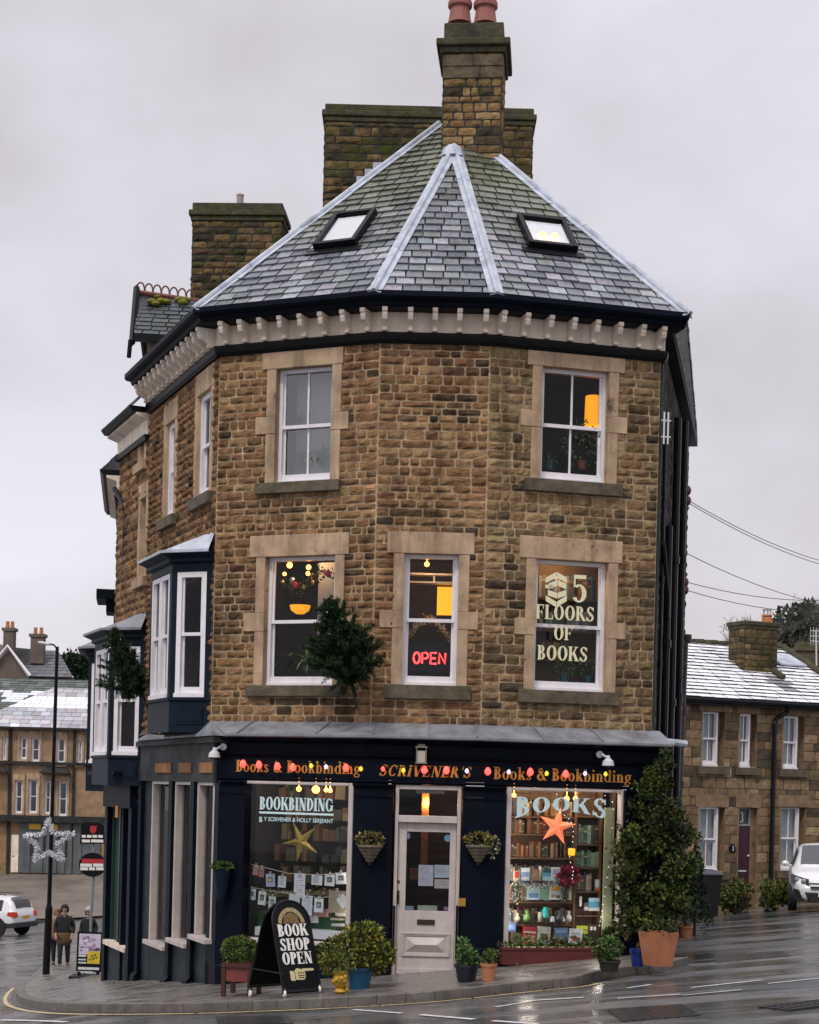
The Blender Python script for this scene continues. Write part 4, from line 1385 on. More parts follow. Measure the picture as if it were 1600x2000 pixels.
for i in range(3):
    a, c, z0 = gx[2 * i], gx[2 * i + 1], sl[i]
    q = MB()
    q.fbox(FS, a - 0.02, a + 0.05, z0, zh, SGV - 0.10, SGV + 0.03)
    q.fbox(FS, c - 0.05, c + 0.02, z0, zh, SGV - 0.16, SGV + 0.01)
    q.fbox(FS, a, c, zh - 0.05, zh - 0.001, SGV - 0.16, SGV + 0.03)
    q.fbox(FS, a - 0.06, c + 0.06, z0 - 0.07, z0 - 0.001, SGV - 0.16, SGV + 0.12)
    o = q.build('street_window', 'doorpaint', shop, bevel=0.006)
    g = MB()
    g.face([FS.p(a + .05, SGV - 0.07, z0), FS.p(c - .05, SGV - 0.07, z0), FS.p(c - .05, SGV - 0.07, zh - .05), FS.p(a + .05, SGV - 0.07, zh - .05)])
    g.build('glass', 'glass', o)
    room(FS, a, c, z0, zh, d=0.45, m='interior', v=SGV - 0.18, e=0.0)
    # merchandise stacked behind the pane
    q = MB()
    for k in range(9):
        zz = z0 + 0.05 + k * 0.19 + random.uniform(-.03, .03)
        q.fbox(FS, a + 0.1, c - 0.1, zz, zz + random.uniform(0.1, 0.19), SGV - 0.4, SGV - 0.22,
               random.choice([(0.3, 0.1, 0.05), (0.35, 0.2, 0.1), (0.03, 0.05, 0.04), (0.25, 0.3, 0.35), (0.5, 0.55, 0.6), (0.05, 0.04, 0.03)]) if k > 1 else (0.38, 0.12, 0.06))
    q.build('window_display', 'attr', o)

# ------------------------------------------------------------------ oriel bay on the left street
def oriel(parent, P0, zb, zs, zh_, ze, zr, sc_=1.0, fl=1.26, look='dark', FS=FS, DS=DS):
    """P0 on the wall line; canted cheek toward the viewer, front along the street"""
    dc = (DS + FS.N).normalized()
    P1 = P0 + dc * 0.69 * sc_
    P2 = P1 + DS * fl * sc_
    P3 = P0 + DS * (fl + 0.95) * sc_
    ck, frn, bk = Frame(P1, P0 - P1), Frame(P2, P1 - P2), Frame(P3, P2 - P3)
    pts = [P3, P2, P1, P0]
    def ring(z0, z1, out):
        fs = [bk, frn, ck]
        ch = [(P3, bk.N), (P2, miter(bk.N, frn.N)), (P1, miter(frn.N, ck.N)), (P0, ck.N)]
        return ch
    ch = ring(0, 0, 0)
    q = MB()
    q.sweep(ch, [(-0.06, zb), (0.0, zb), (0.0, zs - 0.05), (0.03, zs - 0.04), (0.03, zs), (-0.06, zs)])
    q.sweep(ch, [(-0.06, zh_), (0.0, zh_), (0.0, ze - 0.16), (0.06, ze - 0.13), (0.06, ze - 0.08), (0.17, ze - 0.03), (0.17, ze), (-0.06, ze)])
    for fr, L in ((ck, 0.69 * sc_), (frn, fl * sc_)):
        q.fbox(fr, 0, 0.09, zs, zh_, -0.08, 0.0)
        q.fbox(fr, L - 0.12, L, zs, zh_, -0.08, 0.0)
    q.fbox(ck, 0.12, 0.56 * sc_, zb + 0.12, zs - 0.14, 0.0, 0.018)
    q.fbox(ck, 0.15, 0.53 * sc_, zb + 0.16, zs - 0.18, 0.018, 0.03)
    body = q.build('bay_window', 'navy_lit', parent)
    q = MB()
    q.face([P3, P2, P1, P0] if False else [Vector((p.x, p.y, zb)) for p in pts])
    q.build('bay_soffit', 'navy', body)
    q = MB()
    inner_ = [Vector((p.x, p.y, 0)) for p in (P0 - FS.N * 0.0, P3)]
    top = [P0 + Vector((0, 0, zr)), P3 + Vector((0, 0, zr))]
    e3, e2, e1, e0 = [Vector((c[0].x + c[1].x * 0.19, c[0].y + c[1].y * 0.19, ze + 0.005)) for c in ch]
    q.face([e0, top[0] , P0 + FS.N * 0.02 + DS * 0.25 + Vector((0, 0, zr)), e1])
    q.face([e1, P0 + FS.N * 0.02 + DS * 0.25 + Vector((0, 0, zr)), P3 - DS * 0.25 + Vector((0, 0, zr)), e2])
    q.face([e2, P3 - DS * 0.25 + Vector((0, 0, zr)), P3 + Vector((0, 0, zr)), e3])
    q.sweep(ch, [(0.17, ze - 0.02), (0.2, ze - 0.02), (0.2, ze + 0.02), (0.17, ze + 0.02)])
    q.build('bay_roof', 'lead' if look != 'far' else 'lead_dark', body)
    for fr, L in ((ck, 0.69 * sc_), (frn, fl * sc_)):
        if fr is frn:
            n = 2
            for k in range(n):
                a = 0.09 + (L - 0.21) * k / n
                sash(fr, a + 0.01, a + (L - 0.21) / n - 0.01, zs + 0.02, zh_ - 0.01, v=-0.03, parent=body, fw=0.07)
        else:
            sash(fr, 0.09, L - 0.12, zs + 0.02, zh_ - 0.01, v=-0.03, parent=body, fw=0.075)
    q = MB()          # room behind
    i0, i1 = P0 - FS.N * 0.9 + DS * 0.1, P3 - FS.N * 0.9
    q.face([i0 + Vector((0, 0, zs)), i1 + Vector((0, 0, zs)), i1 + Vector((0, 0, zh_)), i0 + Vector((0, 0, zh_))])
    q.face([Vector((p.x, p.y, zh_ - 0.002)) for p in (P3, P2, P1, P0, i0, i1)])
    q.face([Vector((p.x, p.y, zs + 0.002)) for p in (P3, P2, P1, P0, i0, i1)])
    q.build('bay_interior', 'interior_brown', body)
    return body, ck, frn
bay, ck1, fr1 = oriel(shop, LS + DS * 0.02 + Vector((0, 0, 0)), 2.13, 2.63, 4.45, 4.72, 5.02)
# ------------------------------------------------------------------ ground, pavement, kerb, markings
def road_mat():
    m = bpy.data.materials.new('wet_asphalt')
    m.use_nodes = True
    n, l = m.node_tree.nodes, m.node_tree.links
    b = n['Principled BSDF']
    geo = n.new('ShaderNodeNewGeometry')
    def tex(scale, stretch, detail=6, rough=0.6, rot=0.0):
        mp = n.new('ShaderNodeMapping')
        mp.inputs['Scale'].default_value = stretch
        mp.inputs['Rotation'].default_value = (0, 0, rot)
        l.new(geo.outputs['Position'], mp.inputs['Vector'])
        t = n.new('ShaderNodeTexNoise')
        t.inputs['Scale'].default_value = scale
        t.inputs['Detail'].default_value = detail
        t.inputs['Roughness'].default_value = rough
        l.new(mp.outputs['Vector'], t.inputs['Vector'])
        return t.outputs['Fac']
    def rng(x, a, b_, c, d):
        r = n.new('ShaderNodeMapRange')
        for k, v in zip(('From Min', 'From Max', 'To Min', 'To Max'), (a, b_, c, d)):
            r.inputs[k].default_value = v
        l.new(x, r.inputs['Value'])
        return r.outputs['Result']
    big = tex(0.55, (1, 1, 1), 7, 0.65)
    grain = tex(55, (1, 1, 1), 3, 0.7)
    strk = tex(0.8, (0.35, 1.6, 1), 6, 0.6, 0.12)
    ramp = n.new('ShaderNodeValToRGB')
    ramp.color_ramp.elements[0].position = 0.38
    ramp.color_ramp.elements[0].color = (0.038, 0.046, 0.054, 1)
    ramp.color_ramp.elements[1].position = 0.62
    ramp.color_ramp.elements[1].color = (0.150, 0.148, 0.150, 1)
    l.new(big, ramp.inputs['Fac'])
    sc_ = n.new('ShaderNodeVectorMath')
    sc_.operation = 'SCALE'
    l.new(ramp.outputs['Color'], sc_.inputs[0])
    l.new(rng(grain, 0.3, 0.7, 0.65, 1.35), sc_.inputs['Scale'])
    l.new(sc_.outputs['Vector'], b.inputs['Base Color'])
    l.new(rng(strk, 0.40, 0.56, 0.46, 0.05), b.inputs['Roughness'])
    b.inputs['Specular IOR Level'].default_value = 0.5
    bp = n.new('ShaderNodeBump')
    bp.inputs['Strength'].default_value = 0.14
    bp.inputs['Distance'].default_value = 0.01
    l.new(grain, bp.inputs['Height'])
    l.new(bp.outputs['Normal'], b.inputs['Normal'])
    MATS['wet_asphalt'] = m
    return m
road_mat()
mat('paving', col=(0.15, 0.14, 0.13), rough=0.30, nscale=2.2, namt=0.35, bump=0.2, bscale=35, rvar=0.2)
mat('kerbstone', col=(0.12, 0.11, 0.10), rough=0.55, nscale=5, namt=0.4, bump=0.3, bscale=25, moss=0.25)
mat('line_white', col=(0.62, 0.62, 0.62), rough=0.5, nscale=9, namt=0.35)
mat('line_yellow', col=(0.55, 0.44, 0.22), rough=0.5, nscale=9, namt=0.35)
b = MB()
xs = [-300, -120, -60, -40] + [x * 1.0 for x in range(-30, 26)] + [40, 80, 300]
ys = [-20, -10, 0] + [4 + y * 1.0 for y in range(0, 60)] + [66, 70, 75, 80, 90, 110, 150, 250, 600]
vs = [(x, y, hgt(x, y)) for y in ys for x in xs]
nx = len(xs)
b.mesh(vs, [(j * nx + i, j * nx + i + 1, (j + 1) * nx + i + 1, (j + 1) * nx + i) for j in range(len(ys) - 1) for i in range(nx - 1)])
gr = b.build('road', 'wet_asphalt', org=(0, 0, 0), smooth=True)
tag(gr, kind='structure')
KPX = [(150, 1806), (122, 1838), (96, 1872), (72, 1905), (46, 1928), (33, 1943), (36, 1957), (62, 1967), (110, 1974), (180, 1977), (280, 1978), (400, 1977), (540, 1972), (680, 1966), (850, 1955), (1000, 1939), (1080, 1931), (1125, 1926), (1160, 1916), (1220, 1906), (1290, 1898), (1345, 1886)]
KP = [G(x, y) for x, y in KPX]
PH = 0.115
def smooth_path(pts, n=4):
    out = []
    for i in range(len(pts) - 1):
        p0, p1, p2, p3 = pts[max(i - 1, 0)], pts[i], pts[i + 1], pts[min(i + 2, len(pts) - 1)]
        for k in range(n):
            t = k / n
            out.append(0.5 * ((2 * p1) + (p2 - p0) * t + (2 * p0 - 5 * p1 + 4 * p2 - p3) * t * t + (3 * p1 - p0 - 3 * p2 + p3) * t ** 3))
    out.append(pts[-1])
    return out
KP = smooth_path([Vector((p.x, p.y, 0)) for p in KP], 3)
back = [Vector((4.6, 27.5, 0)), Vector((3.0, 24.0, 0)), Vector((-0.5, 23.2, 0)), Vector((-3.2, 24.5, 0)), Vector((-5.4, 29.5, 0)), Vector((-6.8, 38.0, 0)), Vector((-8.4, 48, 0))]
def offs(path, d):
    out = []
    for i, p in enumerate(path):
        t = (path[min(i + 1, len(path) - 1)] - path[max(i - 1, 0)]).normalized()
        out.append(p + Vector((-t.y, t.x, 0)) * d)          # to the left of travel
    return out
# kerb runs from the far end of the left street round to the right: pavement lies on its left
KI = offs(KP, 0.14)
b = MB()
for i in range(len(KP) - 1):
    a0_, a1_, c0, c1 = KP[i], KP[i + 1], KI[i], KI[i + 1]
    Z = lambda p, k=0.0: Vector((p.x, p.y, hgt(p.x, p.y) + k))
    g_ = (a1_ - a0_) * 0.0
    b.box8([Z(a0_, -0.1), Z(a1_, -0.1), Z(c1, -0.1), Z(c0, -0.1), Z(a0_, PH), Z(a1_, PH), Z(c1, PH), Z(c0, PH)])
tag(b.build('kerb', 'kerbstone', bevel=0.012), kind='structure')
b = MB()
# pavement: strips from the kerb to the buildings, matched along the run
def nearest_back(p):
    best = None
    for i in range(len(back) - 1):
        A, Bq = back[i], back[i + 1]
        t = max(0, min(1, (p - A).dot(Bq - A) / (Bq - A).length_squared))
        q = A + (Bq - A) * t
        if best is None or (q - p).length < best[0]:
            best = ((q - p).length, q)
    return best[1]
IB = [nearest_back(p) for p in KI]
IB[0] = Vector((-8.4, 48, 0))
NS = 8
for i in range(len(KI) - 1):
    for k in range(NS):
        q = []
        for (P, Qb, t) in ((KI[i], IB[i], k / NS), (KI[i + 1], IB[i + 1], k / NS), (KI[i + 1], IB[i + 1], (k + 1) / NS), (KI[i], IB[i], (k + 1) / NS)):
            w = P + (Qb - P) * t
            q.append(Vector((w.x, w.y, hgt(w.x, w.y) + PH - 0.004)))
        b.face(q)
tag(b.build('pavement', 'paving', org=(0, 22, 0)), kind='structure')
def stripe(name, path, w, m, lift=0.008):
    q = MB()
    L, Rr = offs(path, w / 2), offs(path, -w / 2)
    for i in range(len(path) - 1):
        q.face([Vector((p.x, p.y, hgt(p.x, p.y) + lift)) for p in (Rr[i], Rr[i + 1], L[i + 1], L[i])])
    return tag(q.build(name, m), kind='structure')
stripe('yellow_line', offs(KP, -0.20)[12:-11], 0.07, 'line_yellow')
mat('gutter_dirt', col=(0.022, 0.021, 0.019), rough=0.25, nscale=9, namt=0.5)
stripe('gutter_dirt', offs(KP, -0.055)[3:-3], 0.10, 'gutter_dirt', 0.004)
random.seed(21)
ll = MB()
for k in range(420):
    i = random.randint(6, len(KP) - 5)
    p = offs(KP, random.choice([-0.06, -0.1, 0.35, 0.6]) + random.gauss(0, 0.07))[i] if k % 3 else KI[i] + (IB[i] - KI[i]) * random.uniform(0.55, 0.95)
    p = p + Vector((random.uniform(-.4, .4), random.uniform(-.1, .1), 0))
    z = hgt(p.x, p.y) + (PH + 0.006 if k % 3 == 0 else 0.012)
    leaf(ll, Vector((p.x, p.y, z)), Vector((random.uniform(-1, 1), random.uniform(-1, 1), 0.15)), Vector((0, 0, 1)), random.uniform(0.03, 0.07), 0.018, jit(random.choice([(0.10, 0.06, 0.02), (0.05, 0.035, 0.015), (0.16, 0.10, 0.03), (0.04, 0.05, 0.02)]), 0.3))
tag(ll.build('fallen_leaves', 'attr'), 'scattered wet fallen leaves along the kerb and wall foot', 'leaves', kind='stuff')
mat('asphalt_patch', col=(0.030, 0.033, 0.037), rough=0.22, nscale=30, namt=0.5, bump=0.2, bscale=50, rvar=0.15)
for poly in ([(1180, 1972), (1330, 1962), (1370, 1984), (1215, 1996)], [(420, 1986), (560, 1984), (575, 1999), (425, 2003)], [(1390, 1868), (1530, 1858), (1545, 1868), (1400, 1880)]):
    q = MB()
    q.face([Vector((*G(x, y).xy, hgt(*G(x, y).xy) + 0.005)) for x, y in poly][::-1])
    tag(q.build('road_patch', 'asphalt_patch'), kind='structure')
def gpath(pts, n=6):
    q = [G(x, y) for x, y in pts]
    q = [Vector((p.x, p.y, 0)) for p in q]
    out = []
    for i in range(len(q) - 1):
        out += [q[i].lerp(q[i + 1], k / n) for k in range(n)]
    return out + [q[-1]]
for i, (x0, y0, x1, y1, w) in enumerate(((822, 1983, 926, 1992, 0.07), (962, 1995, 1050, 2001, 0.07), (690, 1973, 786, 1980, 0.06), (1028, 1956, 1140, 1949, 0.09), (968, 1968, 1036, 1957, 0.06),
                                         (1205, 1951, 1330, 1943, 0.07), (1225, 1931, 1272, 1924, 0.06), (1350, 1930, 1490, 1915, 0.07), (1500, 1922, 1600, 1912, 0.06), (1332, 1945, 1450, 1934, 0.05), (0, 1993, 130, 1997, 0.08))):
    stripe('road_marking', gpath([(x0, y0), (x1, y1)]), w, 'line_white')
# drain grate at lower right
gp = G(1565, 1965)
# ------------------------------------------------------------------ neighbours down the left street
def n_house(t0, t1, ez, label, bay_t=None, bay_dz=0.0, wins=(), bay_zr=0.0, FS=FS, DS=DS, O=LS):
    o = empty('terraced_house', (O + DS * (t0 + t1) / 2) + Vector((0, 0, -3)), label, 'house')
    ws, wm = MB(), MB()
    hs = [(-c - 0.05, -a + 0.05, z0, z1) for a, c, z0, z1 in wins]
    if bay_t is not None:
        hs.append((-(bay_t + 2.0), -(bay_t + 0.1), 2.66 + bay_dz, 4.4 + bay_dz))
    stones(ws, wm, FS, -t1, -t0 - 0.02, 1.0, ez - 0.45, hs, prot=0.04, hr=(0.13, 0.19), wr=(0.25, 0.5))
    ws.build('stone_wall', 'stone', o)
    wm.build('mortar_backing', 'mortar', o)
    q = MB()
    ch_ = [at(FS, -t1), at(FS, -t0 - 0.03)]
    q.sweep(ch_, [(0.0, ez - 0.45), (0.05, ez - 0.45), (0.06, ez - 0.2), (0.24, ez - 0.14), (0.24, ez - 0.1), (0.0, ez - 0.1)])
    q.build('cornice', 'cream', o)
    q = MB()
    q.sweep(ch_, [(0.0, ez - 0.098), (0.30, ez - 0.098), (0.36, ez - 0.02), (0.36, ez), (0.0, ez)])
    q.sweep(ch_, [(0.0, ez - 0.54), (0.08, ez - 0.54), (0.1, ez - 0.452), (0.0, ez - 0.452)])
    q.build('gutter', 'black', o)
    q = MB()
    A, B_ = FS.p(-t1, 0.33, ez), FS.p(-t0 - 0.03, 0.33, ez)
    up = -FS.N * 1.8 + Vector((0, 0, 1.9))
    slates(q, [A, B_, B_ + up, A + up], 0.22, 0.28, SL)
    q.build('roof', 'slate', o)
    q = MB()
    q.fbox(FS, -t1, -t0 - 0.02, -4.5, 1.0, -0.25, -0.01)
    q.fbox(FS, -t1 - 0.01, -t1 + 0.25, -4.5, ez, -3.0, -0.02)
    q.fbox(FS, -t1 + 0.3, -t0 - 0.1, 2.0, ez - 0.2, -2.2, -2.0)
    q.build('inner_wall', 'dark_wall', o)
    for a, c, z0, z1 in wins:
        q = MB()
        q.fbox(FS, -c - 0.14, -a + 0.14, z1, z1 + 0.25, -0.2, 0.035)
        q.fbox(FS, -c - 0.14, -c, z0, z1 - 0.002, -0.2, 0.03)
        q.fbox(FS, -a, -a + 0.14, z0, z1 - 0.002, -0.2, 0.03)
        q.fbox(FS, -c - 0.2, -a + 0.2, z0 - 0.15, z0 - 0.002, -0.2, 0.10)
        q.build('window_surround', 'ashlar', o)
        sash(FS, -c, -a, z0, z1, (2, 2), v=-0.15, parent=o)
    if bay_t is not None:
        body = oriel(o, O + DS * bay_t, 2.13 + bay_dz, 2.63 + bay_dz, 4.45 + bay_dz, 4.72 + bay_dz, 5.02 + bay_dz + bay_zr, look='far', FS=FS, DS=DS)
    return o
def tz(x, y):
    u, z = FS.pu(x, y, 0.0)
    return -u, z
w1 = [(tz(287, 1050)[0], tz(276, 1050)[0], tz(280, 1130)[1], tz(280, 975)[1]), (tz(285, 870)[0], tz(277, 870)[0], tz(280, 905)[1], tz(280, 838)[1])]
n1 = n_house(4.05, 6.25, 7.62, 'stone terraced house joined to the bookshop with navy oriel bay and green shopfront', 3.95, -0.80, w1)
O2 = LS + DS * 6.25
D2 = Vector((-0.165, 0.986, 0)).normalized()         # the row bends here and is seen edge-on
FS2 = Frame(O2, -D2)
n2 = n_house(0.0, 4.5, 6.95, 'last stone terraced house of the row, lower eaves and a navy bay seen edge-on', 0.15, -0.92, (), FS=FS2, DS=D2, O=O2)
# ground floors of these two
b = MB()
b.fbox(FS, -6.25, -4.2, 0.95, 1.5, -0.01, 0.16)
b.fbox(FS, -6.25, -4.2, 1.5, 1.56, -0.01, 0.45)
b.fbox(FS, -6.25, -6.05, -4.2, 0.95, -0.01, 0.12)
b.fbox(FS, -5.0, -4.9, -4.2, 0.95, -0.01, 0.10)
b.fbox(FS, -4.35, -4.15, -4.2, 0.95, -0.01, 0.14)
nf = b.build('shopfront', 'navy', n1)
b = MB()
a_, c_ = -6.0, -4.4
zs_ = FS.z(250, 1850, 0.05)
b.fbox(FS, a_, c_, zs_ - 1.6, zs_ - 0.08, -0.2, 0.06)
b.build('stall_riser', 'teal_brick', nf)
b = MB()
b.fbox(FS, a_, c_, zs_ - 0.078, zs_, -0.1, 0.16)
b.fbox(FS, c_ - 0.09, c_, zs_, zs_ + 1.1, -0.1, 0.05)
b.build('window_frame', 'cream', nf)
b = MB()
for u in (a_ + 0.02, a_ + 0.55, c_ - 0.6):
    b.fbox(FS, u, u + 0.07, zs_, 0.95, -0.12, 0.04)
b.build('green_frame', mat('green_paint', col=(0.012, 0.05, 0.036), rough=0.4), nf)
b = MB()
b.face([FS.p(a_, -0.08, zs_), FS.p(c_, -0.08, zs_), FS.p(c_, -0.08, 0.95), FS.p(a_, -0.08, 0.95)])
b.build('glass', 'car_glass', nf)
b = MB()
u, z = FS.pu(228, 1585, 0.17)
b.fbox(FS, u - 0.09, u + 0.09, z - 0.1, z + 0.1, 0.161, 0.175)
b.build('orange_sticker', mat('orange', col=(0.75, 0.30, 0.02), rough=0.5), nf)
b = MB()
for k, (c_, zz) in enumerate((((0.55, 0.22, 0.03), -1.0), ((0.6, 0.55, 0.5), -0.72), ((0.65, 0.35, 0.05), -1.55), ((0.1, 0.3, 0.3), -0.5))):
    b.fbox(FS, -4.75, -4.5, zz, zz + 0.3, -0.075, -0.07, c_)
b.build('window_posters', 'attr', nf)
b = MB()
b.fbox(FS2, -4.5, -0.01, -5, 1.0, -0.01, 0.03)
b.fbox(FS2, -4.5, -0.01, 1.0, 1.25, -0.01, 0.12)
b.build('shopfront', 'navy', n2)
# small hood over the top-floor window of the end house
b = MB()
hz_ = W(212, 1172, 31.5).z
b.fbox(FS2, -2.6, -1.4, hz_ - 0.08, hz_ + 0.10, 0.0, 0.4)
b.fbox(FS2, -2.4, -1.6, hz_ - 0.30, hz_ - 0.08, 0.0, 0.22)
b.fbox(FS2, -2.0, -1.9, hz_ - 1.2, hz_ - 0.30, 0.0, 0.08)
b.build('window_hood', 'navy', n2)
def pipe_run(pts, r, name, parent, m='pipe', collars=()):
    q = MB()
    q.tube(pts, r, 8)
    for c_ in collars:
        q.lathe(c_, [(r * 1.35, -0.06), (r * 1.35, 0.06)], 8)
    return q.build(name, m, parent, smooth=False)
P3 = lambda x, y, Y: W(x, y, Y)
dq = [(P3(224, 955, 29.2)), P3(243, 985, 28.8), P3(245, 1010, 28.8), P3(242, 1220, 28.8)]
pipe_run(dq, 0.05, 'downpipe', n1)
# ------------------------------------------------------------------ pipes on the lane side of the bookshop
for (u, z0, z1, r, v) in ((0.55, 2.1, 6.9, 0.028, 0.05), (1.3, -1.6, 5.4, 0.055, 0.09), (2.6, -1.6, 7.3, 0.06, 0.10), (4.6, -1.6, 7.7, 0.055, 0.10)):
    pts = [FQ.p(u, v, z0), FQ.p(u, v, z1)]
    pipe_run(pts, r, 'downpipe', shop, collars=[FQ.p(u, v, z0 + k * (z1 - z0) / 4) for k in range(1, 4)])
pipe_run([FQ.p(0.35, 0.07, 5.0), FQ.p(0.9, 0.12, 4.3), FQ.p(1.3, 0.09, 4.0)], 0.04, 'waste_pipe', shop)
b = MB()
b.fbox(FR, RLEN + 0.02, RLEN + 0.16, 2.10, 2.14, -0.1, 0.45)
b.tube([FR.p(RLEN + 0.1, 0.3, 2.14), FR.p(RLEN + 0.42, 0.25, 2.12)], 0.05, 8)
b.build('gutter_end', 'lead', shop)
# tall vent pipe beside the back corner
pb = W(1341, 1245, 30.8)
pg = Vector((pb.x - 0.1, pb.y, hgt(pb.x, pb.y)))
vp = empty('vent_pipe', pg, 'tall dark purple vent pipe standing between the bookshop side wall and the snowy cottage', 'pipe')
mat('pipe_purple', col=(0.026, 0.012, 0.024), rough=0.4)
b = MB()
b.tube([pg, pb + Vector((-0.02, 0, -0.02))], 0.058, 10)
b.build('pipe', 'pipe_purple', vp)
b = MB()
b.lathe(pb, [(0.085, -0.10), (0.10, 0.0), (0.10, 0.05), (0.06, 0.06), (0.05, 0.0)], 10)
b.build('vent_cap', 'pipe_purple', vp)
for k in (0.25, 0.5, 0.75):
    b = MB()
    b.lathe(pg.lerp(pb, k), [(0.075, -0.07), (0.075, 0.07)], 10)
    b.build('collar', 'pipe_purple', vp)
# ladder bracket and insulators on the lane wall
b = MB()
u, z = FR.pu(1300, 832, 0.1)
for du in (0.0, 0.06):
    b.tube([FR.p(RLEN + 0.04 + du, 0.08, z - 0.25), FR.p(RLEN + 0.04 + du, 0.08, z + 0.2)], 0.014, 6)
for dz in (-0.15, 0.08):
    b.tube([FR.p(RLEN + 0.0, 0.08, z + dz), FR.p(RLEN + 0.14, 0.08, z + dz)], 0.012, 6)
b.build('cable_bracket', 'silver_paint', shop)
mat('ceramic', col=(0.10, 0.03, 0.025), rough=0.3)
wires = [((1341, 975), (1600, 1082)), ((1341, 980), (1600, 1089)), ((1336, 1078), (1600, 1166)), ((1338, 1136), (1600, 1160)), ((1338, 1152), (1600, 1184))]
names = ['upper of the twin thin cables running from the bookshop eaves down to the right', 'lower of the twin thin cables running from the bookshop eaves down to the right',
         'steepest single cable crossing the sky above the cottage roof', 'nearly level cable above the cottage chimney', 'lowest overhead cable above the snowy cottage roof']
for (a_, c_), lb in zip(wires, names):
    A = W(a_[0], a_[1], 29.6); B_ = W(c_[0], c_[1], 36.0)
    B2 = A + (B_ - A) * 1.35
    pts = [A.lerp(B2, k / 12) + Vector((0, 0, -0.18 * (1 - (2 * k / 12 - 1) ** 2))) for k in range(13)]
    q = MB()
    q.tube(pts, 0.007, 5)
    tag(q.build('overhead_cable', 'black'), lb, 'cable', 'overhead cables at the right')
for x, y in ((1343, 958), (1343, 978), (1336, 1080), (1338, 1137), (1338, 1152)):
    b = MB()
    p = W(x, y, 29.6)
    b.ball(p, 0.07, sz=1.3)
    b.tube([p, p + Vector((-0.3, 0.05, 0))], 0.02, 6)
    b.build('insulator', 'ceramic', shop)

# ------------------------------------------------------------------ cottage at the right
CU = Vector((0.906, 0.423, 0))
co = W(1325, 1700, 40.5)
FCo = Frame((co.x, co.y, 0), CU)
cot = empty('stone_cottage', (co.x + 2, co.y + 1, hgt(co.x, co.y)), 'stone cottage number 3 with snow-dusted slate roof and dark plum door', 'cottage')
PAL_C = [(0.215, 0.148, 0.086), (0.26, 0.182, 0.108), (0.17, 0.118, 0.07), (0.30, 0.215, 0.13), (0.115, 0.085, 0.053), (0.08, 0.064, 0.045)]
cz = lambda x, y, v=0: FCo.z(x, y, v)
CE = cz(1400, 1377)
cwin = [(1372, 1405, 1389, 1496), (1445, 1468, 1394, 1498), (1530, 1561, 1398, 1502), (1365, 1405, 1576, 1702), (1525, 1563, 1576, 1699)]
cr = [rect_px(FCo, *w) for w in cwin]
dr = rect_px(FCo, 1442, 1470, 1577, 1765)
ws, wm = MB(), MB()
hh = [(a - 0.02, c + 0.16, z0, z1) for a, c, z0, z1 in cr] + [(dr[0] - 0.02, dr[1] + 0.12, -3, dr[3])]
UCE = 5.6
mat('stone_cot', attr=True, rough=0.92, nscale=6, namt=0.35, bump=0.5, bscale=30, spec=0.2, grime=0.3, moss=0.12)
stones(ws, wm, FCo, -1.2, UCE, -3.2, CE, hh, hr=(0.20, 0.27), wr=(0.28, 0.62), prot=0.012, pal=PAL_C, pw=[5, 4, 4, 2, 2, 1.2], res=(3, 2), g=0.006)
ws.build('stone_wall', 'stone_cot', cot)
wm.build('mortar_backing', 'dark_wall', cot)
def soft_window(fr, r, panes, parent, v=-0.10, sill=True):
    u0, u1, z0, z1 = r
    o = sash(fr, u0, u1, z0, z1, panes, v=v, parent=parent, fw=0.06)
    q = MB()
    q.face([fr.p(u0, v - 0.12, z0), fr.p(u1, v - 0.12, z0), fr.p(u1, v - 0.12, z1), fr.p(u0, v - 0.12, z1)])
    q.build('net_curtain', 'net_curtain', o)
    q = MB()
    q.fbox(fr, u1 + 0.002, u1 + 0.16, z0, z1, -0.25, -0.2)
    q.fbox(fr, u1 + 0.155, u1 + 0.17, z0, z1, -0.2, 0.002)
    q.fbox(fr, u0 - 0.06, u0 - 0.004, z0, z1, -0.2, 0.01)
    q.fbox(fr, u0 - 0.12, u1 + 0.25, z1 + 0.002, z1 + 0.3, -0.2, 0.02)
    q.build('window_surround', 'stone_cot' if False else 'ashlar_dk', parent)
    if sill:
        q = MB()
        q.fbox(fr, u0 - 0.15, u1 + 0.28, z0 - 0.2, z0 - 0.017, -0.2, 0.09)
        q.build('window_sill', 'sill_stone', parent)
    return o
mat('ashlar_dk', col=(0.23, 0.155, 0.09), rough=0.9, nscale=5, namt=0.35, bump=0.3, grime=0.3)
for i, r in enumerate(cr):
    soft_window(FCo, r, (2, 2), cot)
# door
u0, u1, z0, z1 = dr
zfan = cz(1455, 1612)
b = MB()
b.fbox(FCo, u0, u1, -3.2, zfan - 0.02, -0.2, -0.14)
for k in range(2):
    b.fbox(FCo, u0 + 0.07, u1 - 0.07, zfan - 0.9 - k * 0.95, zfan - 0.12 - k * 0.95, -0.14, -0.125)
dd = b.build('door', mat('plum', col=(0.035, 0.004, 0.017), rough=0.4), cot)
b = MB()
b.fbox(FCo, u0 + 0.1, u1 - 0.1, cz(1455, 1703), cz(1455, 1700), -0.125, -0.11)
b.lathe(FCo.p(u1 - 0.05, -0.125, cz(1468, 1672)), [(0.03, 0), (0.03, 0.03), (0.01, 0.05)], 8, axis=FCo.N)
b.build('door_handle', 'silver_paint', dd)
b = MB()
b.fbox(FCo, u0, u0 + 0.05, zfan, z1, -0.2, -0.13)
b.fbox(FCo, u1 - 0.05, u1, zfan, z1, -0.2, -0.13)
b.fbox(FCo, u0, u1, zfan - 0.018, zfan + 0.03, -0.2, -0.12)
b.fbox(FCo, u0, u1, z1 - 0.04, z1, -0.2, -0.13)
fl = b.build('fanlight', mat('grey_frame', col=(0.25, 0.28, 0.28), rough=0.5), cot)
b = MB()
